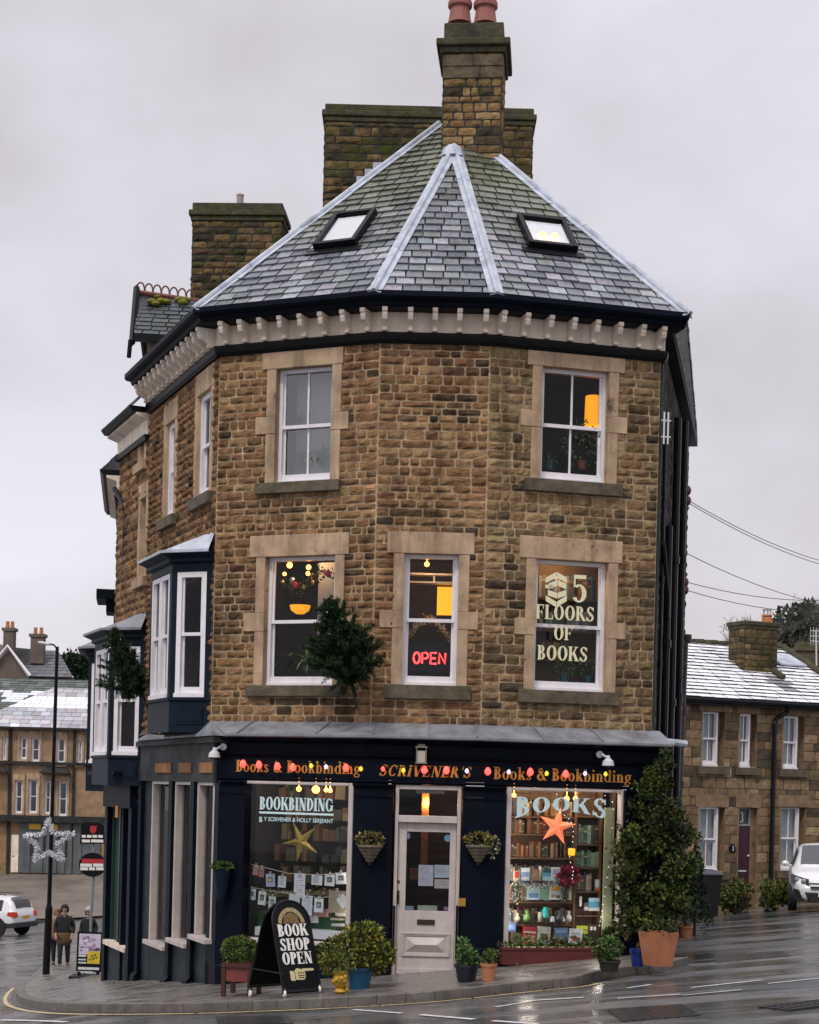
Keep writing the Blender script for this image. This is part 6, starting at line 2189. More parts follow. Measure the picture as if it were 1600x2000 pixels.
row(FR, 1046, 1176, 1231, 1190, -0.57, MIX + GRN, lb1, gr1, tr=(0.03, 0.06))
row(FR, 1046, 1110, 1289, 1250, -0.57, MIX + OLD, lb1, gr1, tr=(0.03, 0.06))
plant_at(FR, 1102, 1336, -0.35, 'low green plant at the foot of the first-floor right window', kind='bush', L=0.2, n=26)
plant_at(FR, 1150, 1336, -0.38, 'small leafy plant beside the right frame of the first-floor right window', kind='bush', L=0.22, n=22)
# the right shop window: bookcase with two bays
VB = SV - 0.42
bc = empty('bookcase', FR.p(1.3, VB, ZBR), 'wooden bookcase filling the right shop window under the word BOOKS', 'bookcase')
ZX = lambda x, y: FR.z(x, y, VB)
def zpx(zx, zy):                       # coordinates measured in the enlarged crop of this window
    return 970 + zx / 5.557, 1520 + zy / 5.557
q = MB()
for yy in (415, 605, 862, 1338, 1585):
    x, y = zpx(480, yy); q.fbox(FR, r0_ + 0.0, FR.u(zpx(840, yy)[0], y, VB), ZX(x, y) - 0.022, ZX(x, y), VB - 0.2, VB + 0.02)
for yy in (410, 715, 968, 1225, 1485):
    x, y = zpx(985, yy); q.fbox(FR, FR.u(zpx(852, yy)[0], y, VB), FR.u(zpx(1118, yy)[0], y, VB), ZX(x, y) - 0.022, ZX(x, y), VB - 0.2, VB + 0.02)
q.build('shelf', 'wood', bc)
q = MB()
for xx in (105, 846, 1120):
    x, y = zpx(xx, 900); u = FR.u(x, y, VB); q.fbox(FR, u - 0.015, u + 0.015, ZBR, 1.45, VB - 0.2, VB + 0.03)
q.build('upright', 'wood', bc)
q = MB(); q.fbox(FR, r0_, r1_, ZBR, 1.5, VB - 0.24, VB - 0.21); q.build('back_panel', 'wood', bc)
def R5(x0, x1, yb, yt, cols, lab, grp, **k):
    xa, ya = zpx(x0, yb); xb_, yt_ = zpx(x1, yt)
    row(FR, xa, xb_, ya, yt_, VB, cols, lab, grp, **k)
g2 = 'old brown books in the right shop window'
R5(115, 835, 412, 225, OLD, 'old brown book on the top shelf behind the word BOOKS', g2)
R5(115, 835, 602, 430, OLD, 'old brown book on the second shelf beside the red star', g2 + ', second shelf')
R5(115, 760, 858, 690, OLD, 'old book with a pale spine on the third shelf below the red star', g2 + ', third shelf', tr=(0.018, 0.036))
g3 = 'books in the narrow right-hand bay of the shop window'
R5(862, 1112, 712, 500, GRN + MIX[:3], 'green book in the narrow right-hand bay, upper shelf', g3 + ', upper shelf', tr=(0.03, 0.06))
R5(862, 1112, 965, 770, GRN, 'pale green book in the narrow right-hand bay, middle shelf', g3 + ', middle shelf', tr=(0.04, 0.07), skip=0)
R5(862, 1060, 1222, 1010, MIX, 'thin mixed book in the narrow right-hand bay, lower shelf', g3 + ', lower shelf')
R5(125, 835, 1334, 1150, OLD + MIX, 'book standing behind the face-out books of the second display row', g2 + ', behind the second display row')
R5(125, 835, 1580, 1400, OLD + MIX, 'dark book behind the ornaments on the lower display shelf', g2 + ', behind the ornaments')
R5(125, 700, 1120, 930, OLD + MIX, 'book standing behind the face-out books of the fourth row', g2 + ', behind the fourth row')
def F5(x0, x1, y0, y1, col, label, band=None, v=VB + 0.12, lean=0.0):
    xa, ya = zpx(x0, y1); xb_, yb_ = zpx(x1, y0)
    u0_, z0_ = FR.pu(xa, ya, v); u1_, z1_ = FR.u(xb_, ya, v), FR.z(xa, yb_, v)
    book(FR, u0_, z0_, v, u1_ - u0_, z1_ - z0_, 0.025, col, label, band=band, face=True, lean=lean)
Wt, Bl = (0.62, 0.64, 0.66), (0.10, 0.16, 0.36)
F5(185, 250, 1005, 1115, (0.5, 0.45, 0.42), 'small book with a red figure, far left of the fourth display row', [(.2, .9, .3, .95, (0.45, 0.04, 0.03))])
F5(262, 362, 968, 1115, (0.22, 0.33, 0.55), 'blue book with a white oval on its cover', [(.05, .95, .66, .96, (0.75, 0.78, 0.82)), (.1, .9, .1, .3, Wt)])
F5(378, 462, 985, 1112, (0.24, 0.15, 0.10), 'brown book standing beside a cream candle', [(.2, .8, .35, .8, (0.32, 0.22, 0.16))])
F5(502, 588, 990, 1110, (0.10, 0.32, 0.42), 'sea-blue book with a dark upper band', [(0, 1, .72, 1, (0.03, 0.08, 0.12)), (0, 1, 0, .35, (0.35, 0.55, 0.6))])
F5(590, 690, 966, 1112, Wt, 'white book with a grey square picture on its cover', [(.18, .85, .45, .88, (0.35, 0.38, 0.5)), (.2, .8, .1, .3, (0.25, 0.5, 0.55))])
F5(335, 465, 1178, 1318, (0.36, 0.50, 0.66), 'light blue landscape book on the second display row', [(.1, .9, .15, .5, (0.14, 0.2, 0.34)), (0, 1, .75, 1, (0.5, 0.65, 0.6))])
F5(467, 566, 1165, 1315, (0.18, 0.34, 0.22), 'plain green book between the blue and the white one', [(.15, .85, .6, .75, (0.25, 0.42, 0.3))])
F5(570, 720, 1148, 1318, (0.55, 0.64, 0.62), 'white book with an orange title band', [(.15, .75, .55, .85, (0.72, 0.38, 0.04)), (.15, .4, .15, .35, (0.5, 0.2, 0.1)), (.5, .8, .1, .3, (0.15, 0.1, 0.1))])
F5(105, 210, 1568, 1668, Bl, 'bright blue square book at the lower left of the display', [(.15, .85, .2, .75, (0.2, 0.3, 0.6))], v=VB + 0.2)
F5(150, 250, 1670, 1795, (0.14, 0.11, 0.05), 'olive book leaning below the blue one', [(.25, .8, .2, .7, (0.06, 0.06, 0.05))], v=VB + 0.24, lean=0.12)
F5(282, 425, 1608, 1790, (0.32, 0.03, 0.03), 'dark red book with white title lines', [(.05, .95, .62, .72, (0.6, 0.5, 0.48)), (.1, .9, .1, .5, (0.5, 0.22, 0.18)), (.3, .6, .15, .45, (0.2, 0.05, 0.05))], v=VB + 0.22, lean=0.05)
F5(435, 575, 1606, 1790, (0.48, 0.47, 0.42), 'cream book showing a robin wreath', [(.25, .8, .2, .6, (0.08, 0.12, 0.05)), (.55, .8, .25, .5, (0.4, 0.08, 0.05))], v=VB + 0.22, lean=0.07)
F5(625, 775, 1624, 1750, (0.12, 0.18, 0.34), 'blue book in the middle of the bottom row', [(.1, .9, .55, .8, (0.25, 0.33, 0.5))], v=VB + 0.2)
F5(785, 925, 1630, 1790, Wt, 'white book with a red circle', [(.3, .65, .15, .5, (0.45, 0.05, 0.03)), (.2, .8, .65, .72, (0.3, 0.3, 0.35))], v=VB + 0.23, lean=0.06)
F5(868, 1000, 1602, 1690, (0.45, 0.47, 0.03), 'yellow book behind the white one', [(.1, .9, .45, .6, (0.2, 0.2, 0.05))], v=VB + 0.15)
F5(1000, 1095, 1590, 1740, (0.03, 0.022, 0.02), 'black book with two white owls', [(.15, .4, .6, .85, Wt), (.55, .8, .6, .85, Wt)], v=VB + 0.2)
F5(1000, 1115, 1298, 1440, (0.10, 0.38, 0.55), 'turquoise seascape book in the narrow right-hand bay', [(0, 1, .72, 1, (0.4, 0.6, 0.7)), (0, 1, 0, .25, (0.6, 0.6, 0.58))], v=VB + 0.03)
F5(1072, 1116, 1100, 1218, (0.6, 0.62, 0.65), 'white book with an orange foot in the narrow right-hand bay', [(0, 1, 0, .28, (0.6, 0.12, 0.03))], v=VB + 0.03)
F5(945, 1000, 1350, 1440, (0.10, 0.10, 0.11), 'small dark card beside the turquoise book', [(.1, .9, .1, .5, (0.5, 0.5, 0.5))], v=VB + 0.03)
# trinkets
def trinket(x, y, h, r, col, label, kind='jar'):
    xx, yy = zpx(x, y); v = VB + 0.1
    u, z = FR.pu(xx, yy, v); c = FR.p(u, v, z)
    q = MB()
    if kind == 'jar':
        q.lathe(c, [(r, 0), (r * 1.05, h * 0.15), (r, h * 0.75), (r * 0.7, h * 0.85), (r * 0.75, h), (r * 0.5, h)], 12, col)
    elif kind == 'candle':
        q.lathe(c, [(r, 0), (r * 0.98, h * 0.97), (r * 0.6, h)], 10, col); q.tube([c + Vector((0, 0, h)), c + Vector((0, 0, h + 0.015))], 0.003, 4, (0.05, 0.05, 0.05))
    else:
        q.lathe(c, [(r * 0.8, 0), (r, h * 0.3), (r * 0.7, h * 0.6), (r * 0.35, h * 0.68), (r * 0.55, h * 0.82), (r * 0.4, h * 0.97), (0.001, h)], 12, col)
    tag(q.build('ornament', 'attr_gloss', org=c, smooth=True), label, 'ornament')
trinket(328, 1555, 0.16, 0.06, (0.10, 0.22, 0.06), 'green pot-bellied ornament on the lower display shelf', 'fig')
trinket(225, 1555, 0.12, 0.045, (0.35, 0.35, 0.28), 'pale stone ornament left of the green one', 'fig')
trinket(472, 1560, 0.14, 0.035, (0.5, 0.48, 0.38), 'cream candle on the lower display shelf', 'candle')
trinket(528, 1515, 0.15, 0.045, (0.02, 0.48, 0.48), 'cyan tumbler on the lower display shelf')
trinket(605, 1560, 0.08, 0.035, (0.6, 0.6, 0.62), 'small white mug on the lower display shelf')
trinket(680, 1560, 0.17, 0.06, (0.025, 0.05, 0.05), 'dark green owl ornament on the lower display shelf', 'fig')
trinket(715, 1560, 0.08, 0.04, (0.65, 0.65, 0.6), 'tiny white ornament in front of the dark green owl', 'fig')
trinket(785, 1555, 0.15, 0.04, (0.6, 0.55, 0.55), 'white and red Santa figure on the lower display shelf', 'fig')
trinket(470, 1110, 0.2, 0.022, (0.6, 0.56, 0.45), 'tall cream candle between two face-out books', 'candle')
trinket(787, 1320, 0.2, 0.03, (0.55, 0.52, 0.42), 'tall ivory candle at the right end of the second display row', 'candle')
trinket(910, 1390, 0.14, 0.02, (0.6, 0.6, 0.62), 'slim white candle in the narrow right-hand bay', 'candle')
# poinsettia, tinsel, lanterns
q = MB(); xx, yy = zpx(770, 1075); u, z = FR.pu(xx, yy, VB + 0.14)
pc = FR.p(u, VB + 0.14, z)
po = empty('poinsettia', pc, 'dark red poinsettia to the right of the fourth display row', 'plant')
clump(q, pc, (0.13, 0.06, 0.13), 130, 0.09, [(0.22, 0.012, 0.03), (0.32, 0.02, 0.05), (0.16, 0.01, 0.02)], flat=1.3); q.build('bracts', 'leaf', po)
q = MB()
for k in range(700):
    s_ = random.random()
    xx, yy = zpx(190 + 480 * s_, 1120 + 45 * math.sin(math.pi * s_) + random.gauss(0, 14))
    u, z = FR.pu(xx, yy, VB + 0.17); leaf(q, FR.p(u, VB + 0.17 + random.uniform(-.03, .03), z), rnd_dir(), rnd_dir(), 0.035, 0.007, random.choice([(0.55, 0.56, 0.58), (0.25, 0.26, 0.26), (0.06, 0.08, 0.06)]))
tag(q.build('tinsel', 'attr_gloss', org=pc), 'silver tinsel looped under the fourth display row', 'tinsel')
q = MB()
for k in range(500):
    a = random.random()
    xx, yy = (zpx(175 + random.gauss(30, 30), 1120 + a * 230) if k % 2 else zpx(720 + random.gauss(20, 16), 1170 + a * 150))
    u, z = FR.pu(xx, yy, VB + 0.15); leaf(q, FR.p(u, VB + 0.15, z), rnd_dir(), rnd_dir(), 0.04, 0.012, random.choice([(0.3, 0.31, 0.28), (0.06, 0.08, 0.05), (0.12, 0.12, 0.1)]))
tag(q.build('frosted_garland', 'attr', org=pc), 'frosted leafy garland hanging either side of the white orange-titled book', 'garland')
def star(fr, cx, cy, Rp, v, rot, m, label, name, r_in=0.36, th=0.07, m2=None, light=0.0):
    u, z = fr.pu(cx, cy, v)
    c = fr.p(u, v, z)
    t = empty(name, c, label, 'star')
    q = MB()
    pts = []
    for k in range(10):
        a = rot + math.pi * k / 5
        rr = Rp * (1 if k % 2 == 0 else r_in)
        pts.append(fr.p(u + rr * math.sin(a), v, z + rr * math.cos(a)))
    f, bk_ = fr.p(u, v + th, z), fr.p(u, v - th, z)
    for k in range(10):
        q.face([f, pts[(k + 1) % 10], pts[k]]); q.face([bk_, pts[k], pts[(k + 1) % 10]])
    q.build('paper_star', m, t)
    q = MB(); q.tube([pts[0] if rot < 0.4 else fr.p(u, v, z + Rp * 0.6), fr.p(u, v, 1.55)], 0.004, 4); q.build('cord', 'black', t)
    return t
star(FR, 1088, 1614, 0.28, SV - 0.16, R(-205), 'star_lamp', 'glowing orange-red paper star hanging under the word BOOKS', 'star_lantern')
q = MB(); xx, yy = zpx(815, 800); u, z = FR.pu(xx, yy, VB + 0.15); c_ = FR.p(u, VB + 0.15, z)
t = empty('lantern', c_, 'small glowing amber lantern right of the third book shelf', 'lantern')
q.lathe(c_, [(0.04, -0.05), (0.05, -0.02), (0.05, 0.04), (0.035, 0.06)], 8); q.build('glow', 'lantern_glow', t)
q = MB(); q.lathe(c_, [(0.055, 0.055), (0.03, 0.085), (0.01, 0.1)], 8); q.tube([c_ + Vector((0, 0, 0.1)), Vector((c_.x, c_.y, 1.55))], 0.003, 4); q.build('cap', 'black', t)
for x, y, r, fr, lab in ((1004, 1553, 0.03, FR, 'warm bulb at the top left of the right shop window'), (1107, 1560, 0.036, FR, 'warm bulb behind the second O of BOOKS'), (1124, 1560, 0.032, FR, 'warm bulb beside the K of BOOKS'),
                         (584, 1541, 0.036, FL, 'small warm bulb above the word BOOKBINDING'), (617, 1542, 0.055, FL, 'largest warm bulb above the word BOOKBINDING'), (637, 1543, 0.03, FL, 'left one of the close pair of bulbs above BOOKBINDING'), (645, 1544, 0.03, FL, 'right one of the close pair of bulbs above BOOKBINDING')):
    u, z = fr.pu(x, y, SV - 0.2)
    q = MB(); q.ball(fr.p(u, SV - 0.2, z), r); q.tube([fr.p(u, SV - 0.2, z + r), fr.p(u, SV - 0.2, 1.6)], 0.006, 4)
    tag(q.build('pendant_bulb', 'bulb_warm'), lab, 'bulb')
for k_ in (0.25, 0.75):
    lamp(FR.p(r0_ + (r1_ - r0_) * k_, SV - 0.12, 1.432), 11.0, (1, 0.74, 0.48), 0.02)
    lamp(FL.p(l0 + (l1 - l0) * k_, SV - 0.12, 1.432), 6.0, (1, 0.78, 0.55), 0.02)
for z_ in (0.75, 0.2, -0.35):          # unseen lights added behind the window jambs to brighten the displays
    for u_ in (r0_ - 0.035,):
        lamp(FR.p(u_, SV - 0.14, z_), 7.5, (1, 0.82, 0.64), 0.02)
    for u_ in (l0 - 0.035, l1 + 0.03):
        lamp(FL.p(u_, SV - 0.12, z_), 3.0, (1, 0.84, 0.68), 0.02)
lamp(FR.p(r0_ + (r1_ - r0_) * 0.12, SV - 0.10, -0.2), 3.5, (1, 0.85, 0.72))
lamp(FR.p(r0_ + (r1_ - r0_) * 0.8, SV - 0.08, -0.3), 3.0, (1, 0.85, 0.72))
lamp(FC.p((du0 + du1) / 2, SV - 1.2, 1.2), 9.0, (1, 0.5, 0.2))
for k_, e_ in (('LL', 9), ('LC', 8), ('LR', 12), ('UR', 2.0)):
    u0, u1, z0, z1 = WIN[k_]['r']
    lamp(WIN[k_]['fr'].p((u0 + u1) / 2, -0.40, z1 + 0.06), e_)
# fairy lights round the right window
q0 = FR.p(r1_ - 0.2, SV - 0.06, ZBR)
fl_ = empty('fairy_lights', q0, 'strand of tiny white fairy lights inside the right shop window', 'fairy lights')
path = []
for x, y in ((690, 370), (800, 450), (835, 560), (825, 690), (790, 880), (835, 1000), (820, 1090)):
    xx, yy = zpx(x, y); u, z = FR.pu(xx, yy, SV - 0.07); path.append(FR.p(u, SV - 0.07, z))
path2 = []
for x, y in ((120, 160), (1250, 190), (1270, 360), (1225, 900), (1190, 1140), (1160, 1350), (1135, 1500), (1120, 1600)):
    xx, yy = zpx(x, y); u, z = FR.pu(xx, yy, SV - 0.05); path2.append(FR.p(u, SV - 0.05, z))
q = MB(); q.tube(path, 0.003, 4); q.tube(path2, 0.003, 4); q.build('cable', 'green_paint', fl_)
for pth, n in ((path, 15), (path2, 16)):
    for k in range(n):
        s_ = k / (n - 1) * (len(pth) - 1); i = min(int(s_), len(pth) - 2)
        q = MB(); q.ball(pth[i].lerp(pth[i + 1], s_ - i), 0.0065, n=6); q.build('fairy_light', 'fairy', fl_)
# cream and green side panel of the window bed
q = MB(); q.fbox(FR, FR.u(zpx(1135, 900)[0], 1680, SV - 0.3), r1_, ZBR, 1.2, SV - 0.22, SV - 0.18)
sp = q.build('side_panel', mat('panel_green', col=(0.42, 0.44, 0.27), rough=0.7, nscale=3, namt=0.3), shop)

# ------------------------------------------------------------------ the left shop window
VL = SV - 0.16
def z6(x, y): return 460 + x / 6.667, 1500 + y / 6.667
lw = empty('shop_counter', FL.p((l0 + l1) / 2, SV - 0.5, ZBL), 'green-fronted counter with stacked papers inside the bookbinding window', 'counter')
q = MB(); q.fbox(FL, l0, l1, ZBL, FL.z(577, 1783, SV - 0.4), SV - 0.55, SV - 0.4); q.build('front', mat('counter_green', col=(0.02, 0.13, 0.02), rough=0.5, nscale=3, namt=0.4), lw)
q = MB(); q.fbox(FL, l0 + 0.1, l1 - 0.1, ZBL + 0.02, ZBL + 0.14, SV - 0.38, SV - 0.12); q.build('ledge', 'white', lw)
q = MB()
for k in range(30):
    u = random.uniform(l0 + 0.05, l1 - 0.25); q.box(FL.p(u + 0.1, SV - 0.2 - 0.006 * k, ZBL + 0.17 + 0.011 * k), (random.uniform(.12, .3), .12, random.choice((.03, .03, .10))), random.choice([(0.5, 0.48, 0.48), (0.55, 0.5, 0.55), (0.4, 0.35, 0.3), (0.45, 0.25, 0.2)]), rz=random.uniform(-.5, .1))
q.build('papers', 'attr', lw)
# dim shelving of the workshop behind
q = MB()
for k in range(130):
    u = random.uniform(l0, l1 - 0.1); z = ZBL + 0.75 + 0.3 * random.randint(0, 4)
    q.fbox(FL, u, u + random.uniform(.03, .16), z, z + random.uniform(0.1, 0.26), SV - 1.1, SV - random.uniform(0.75, 1.0), jit(random.choice([(0.16, 0.07, 0.03), (0.07, 0.07, 0.04), (0.24, 0.12, 0.06), (0.05, 0.10, 0.06), (0.3, 0.22, 0.12), (0.03, 0.03, 0.03)]), 0.3))
tag(q.build('workshop_shelves', 'attr'), 'dim shelves crowded with binding tools at the back of the left shop window', 'shelves')
CARDS = [(225, 300, 1275, 1395, 6, (0.50, 0.24, 0.2), 'reddish picture card at the left end of the upper string'), (300, 378, 1300, 1420, 4, (0.36, 0.16, 0.13), 'red and dark card, second on the upper string'),
         (392, 522, 1378, 1545, -3, (0.34, 0.38, 0.50), 'bluish photograph card on the upper string'), (550, 664, 1410, 1555, 2, (0.62, 0.63, 0.64), 'white card with a small picture, left of the long sheet'),
         (757, 915, 1375, 1690, 0, (0.66, 0.63, 0.70), 'long white sheet clipped at the middle of the window'), (985, 1138, 1398, 1522, 2, (0.66, 0.66, 0.66), 'white card with a grey landscape, right of the long sheet'),
         (1157, 1297, 1385, 1535, 2, (0.64, 0.65, 0.65), 'white card with a dark swirl, second from the right on the upper string'), (1302, 1448, 1365, 1510, -4, (0.66, 0.66, 0.66), 'white card at the right end of the upper string'),
         (147, 272, 1570, 1715, 3, (0.60, 0.64, 0.68), 'white card with blue lines at the left end of the lower string'), (292, 403, 1604, 1782, 4, (0.64, 0.63, 0.62), 'white card with a brown portrait on the lower string'),
         (428, 530, 1672, 1828, 2, (0.48, 0.54, 0.50), 'greenish card with a dark heart on the lower string'), (690, 846, 1645, 1800, 2, (0.56, 0.56, 0.55), 'pale card tucked behind the A-board top'),
         (858, 1006, 1662, 1912, 2, (0.62, 0.64, 0.70), 'large white card with blue print on the lower string'), (1022, 1150, 1700, 1878, 1, (0.64, 0.66, 0.68), 'white card with a blue bell picture on the lower string'),
         (1205, 1445, 1600, 1885, 0, (0.26, 0.22, 0.16), 'brown board behind the tilted card at the lower right'), (1335, 1465, 1660, 1810, -38, (0.64, 0.64, 0.64), 'tilted white card on the brown board')]
for (x0, x1, y0, y1, rot, col, lab) in CARDS:
    v = VL + (0.03 if rot == -38 else 0) + random.uniform(-.008, .008)
    xc, yc = z6((x0 + x1) / 2, (y0 + y1) / 2)
    u, z = FL.pu(xc, yc, v)
    wd, ht = (x1 - x0) / 6.667 / 139, (y1 - y0) / 6.667 / 139
    c = FL.p(u, v, z)
    a = R(rot)
    U2 = FL.U * math.cos(a) - FL.W * math.sin(a); W2 = FL.W * math.cos(a) + FL.U * math.sin(a)
    f = Frame(c, U2, FL.N, W2)
    q = MB()
    q.fbox(f, -wd / 2, wd / 2, -ht / 2, ht / 2, 0, 0.003, tuple(min(0.82, k * 1.22) for k in col))
    pc_ = random.choice([(0.12, 0.13, 0.15), (0.18, 0.22, 0.28), (0.22, 0.15, 0.1), (0.08, 0.09, 0.09)])
    if 'sheet' in lab or 'print' in lab:
        for k in range(7): q.fbox(f, -wd * .35, wd * random.uniform(.1, .38), ht * (0.3 - 0.1 * k), ht * (0.3 - 0.1 * k) + 0.008, 0.003, 0.004, (0.4, 0.4, 0.48))
        q.fbox(f, -wd * .2, wd * .2, ht * .36, ht * .42, 0.003, 0.004, (0.3, 0.3, 0.45))
    elif 'board' not in lab:
        q.fbox(f, -wd * .26, wd * .26, -ht * .18, ht * .26, 0.003, 0.004, pc_)
        q.fbox(f, -wd * .2, wd * .12, -ht * .1, ht * .12, 0.004, 0.005, tuple(min(1, k * 3) for k in pc_))
    q.fbox(f, -0.012, 0.012, ht / 2 - 0.02, ht / 2 + 0.035, -0.004, 0.006, (0.45, 0.42, 0.38))
    tag(q.build('picture_card', 'attr', org=c), lab, 'card')
for (pts, lab) in (([(150, 1245), (300, 1275), (700, 1375), (1050, 1392), (1470, 1362)], 'upper string across the bookbinding window'), ([(140, 1540), (400, 1590), (800, 1650), (1100, 1690), (1470, 1640)], 'lower string across the bookbinding window')):
    pp_ = []
    for x, y in pts:
        xx, yy = z6(x, y); u, z = FL.pu(xx, yy, VL); pp_.append(FL.p(u, VL, z))
    q = MB(); q.tube(pp_, 0.003, 4); tag(q.build('string', 'cream'), lab + ' holding picture cards', 'string')
xx, yy = z6(850, 960)
mat('gold_foil', col=(0.42, 0.30, 0.05), rough=0.3, metal=0.3, nscale=25, namt=0.6)
star(FL, xx, yy, 0.30, SV - 0.2, R(-25), 'gold_foil', 'gold paper star hanging under the word BOOKBINDING', 'gold_star', r_in=0.3, th=0.05)
q = MB()
for k in range(360):
    s_ = random.random(); xx, yy = z6(420 + 900 * s_, 1640 + random.gauss(0, 25) - 40 * abs(s_ - .5))
    u, z = FL.pu(xx, yy, VL - 0.04); leaf(q, FL.p(u, VL - 0.04, z), rnd_dir(), rnd_dir(), 0.05, 0.014, random.choice([(0.35, 0.27, 0.15), (0.2, 0.18, 0.06), (0.12, 0.12, 0.04), (0.5, 0.42, 0.3)]))
tag(q.build('dried_garland', 'leaf'), 'garland of dried flowers between the two rows of cards', 'garland')
# door interior: warm post seen through the glass
q = MB(); u = FC.u(829, 1650, -1.0); q.fbox(FC, u - 0.05, u + 0.05, 0.2, 1.6, -1.1, -1.0)
q.fbox(FC, u - 0.2, u + 0.3, 0.1, 0.25, -1.15, -0.95)
tag(q.build('newel_post', mat('warm_wood', col=(0.42, 0.17, 0.05), rough=0.6)), 'orange wooden post seen through the glass of the shop door', 'post')

# ------------------------------------------------------------------ on the fascia
BUL = [(475, 1492, 'r'), (506, 1494, 'r'), (542, 1497, 'r'), (572, 1499, 'r'), (608, 1496, 'y'), (637, 1498, 'v'), (676, 1500, 'r'), (705, 1502, 'y'), (748, 1502, 'p'), (788, 1505, 'y'), (829, 1504, 'r'), (872, 1505, 'r'), (912, 1506, 'v'), (953, 1507, 'r'), (994, 1508, 'v'), (1036, 1508, 'r'), (1068, 1511, 'y'), (1105, 1512, 'r'), (1143, 1511, 'v'), (1183, 1512, 'y')]
sl_ = empty('string_lights', FC.p(0.75, 0.35, 1.75), 'string of red, yellow and violet bulbs across the gold shop lettering', 'string lights')
BV = 0.36
prev = []
for x, y, k in BUL:
    fr = FL if x < 719 else (FC if x < 944 else FR)
    u, z = fr.pu(x, y, BV)
    c = fr.p(u, BV, z)
    r = 0.046 if k == 'r' else 0.028
    q = MB(); q.lathe(c, [(0.001, -r * 1.15), (r * 0.7, -r * 0.8), (r, -r * 0.1), (r * 0.8, r * 0.6), (r * 0.35, r * 1.2), (r * 0.3, r * 1.3)], 12)
    q.build('bulb', {'r': 'bulb_red', 'y': 'bulb_yellow', 'v': 'bulb_violet', 'p': 'bulb_red'}[k], sl_, smooth=True)
    q = MB(); q.lathe(c, [(r * 0.38, r * 1.25), (r * 0.38, r * 1.9), (r * 0.2, r * 2.0)], 8); q.build('socket', 'black', sl_)
    prev.append(c + Vector((0, 0, r * 1.9)))
q = MB()
pp_ = []
for i in range(len(prev) - 1):
    for k in range(4):
        t_ = k / 4; pp_.append(prev[i].lerp(prev[i + 1], t_) + Vector((0, 0, -0.03 * math.sin(math.pi * t_))))
q.tube(pp_ + [prev[-1]], 0.005, 5); q.build('cable', 'black', sl_)
def floodlight(fr, x, y, flip, label):
    u, z = fr.pu(x, y, 0.42)
    c = fr.p(u, 0.42, z)
    t = empty('floodlight', c, label, 'floodlight')
    s_ = -1 if flip else 1
    q = MB()
    q.tube([c + fr.U * 0.10 * s_ - fr.N * 0.1 + Vector((0, 0, 0.10)), c + fr.U * 0.09 * s_ + Vector((0, 0, 0.10)), c + fr.U * 0.02 * s_ + Vector((0, 0, 0.06))], 0.018, 6)
    q.lathe(c + fr.U * 0.10 * s_ + Vector((0, 0, 0.10)) - fr.N * 0.09, [(0.05, 0), (0.05, 0.03), (0.02, 0.04)], 10, axis=fr.N)
    q.build('arm', 'silver_paint', t)
    q = MB(); q.lathe(c, [(0.02, 0.09), (0.03, 0.05), (0.075, 0.01), (0.085, -0.05), (0.08, -0.055)], 14); q.build('housing', 'silver_paint', t)
    q = MB(); q.lathe(c, [(0.07, -0.052), (0.055, -0.075), (0.001, -0.085)], 12); q.build('lens', 'car_glass', t)
floodlight(FL, 419, 1472, False, 'white floodlight at the left end of the shop fascia')
floodlight(FR, 1188, 1488, True, 'white floodlight at the right end of the shop fascia')
u, z = FC.pu(823, 1475, 0.38)
c = FC.p(u, 0.38, z)
t = empty('wall_lantern', c, 'square glazed lantern above the shop name', 'lantern')
q = MB()
for dx in (-0.07, 0.058):
    for dy in (-0.05, 0.04):
        q.fbox(FC, u + dx, u + dx + 0.012, z - 0.1, z + 0.1, 0.38 + dy, 0.38 + dy + 0.012)
q.fbox(FC, u - 0.08, u + 0.08, z + 0.1, z + 0.12, 0.31, 0.44); q.fbox(FC, u - 0.08, u + 0.08, z - 0.115, z - 0.1, 0.31, 0.44)
q.fbox(FC, u - 0.05, u + 0.05, z + 0.12, z + 0.15, 0.29, 0.42)
q.build('cage', mat('lantern_metal', col=(0.2, 0.19, 0.16), rough=0.5), t)
q = MB(); q.fbox(FC, u - 0.055, u + 0.055, z - 0.099, z + 0.06, 0.345, 0.41); q.build('shade', mat('opal', col=(0.52, 0.44, 0.38), rough=0.5), t)
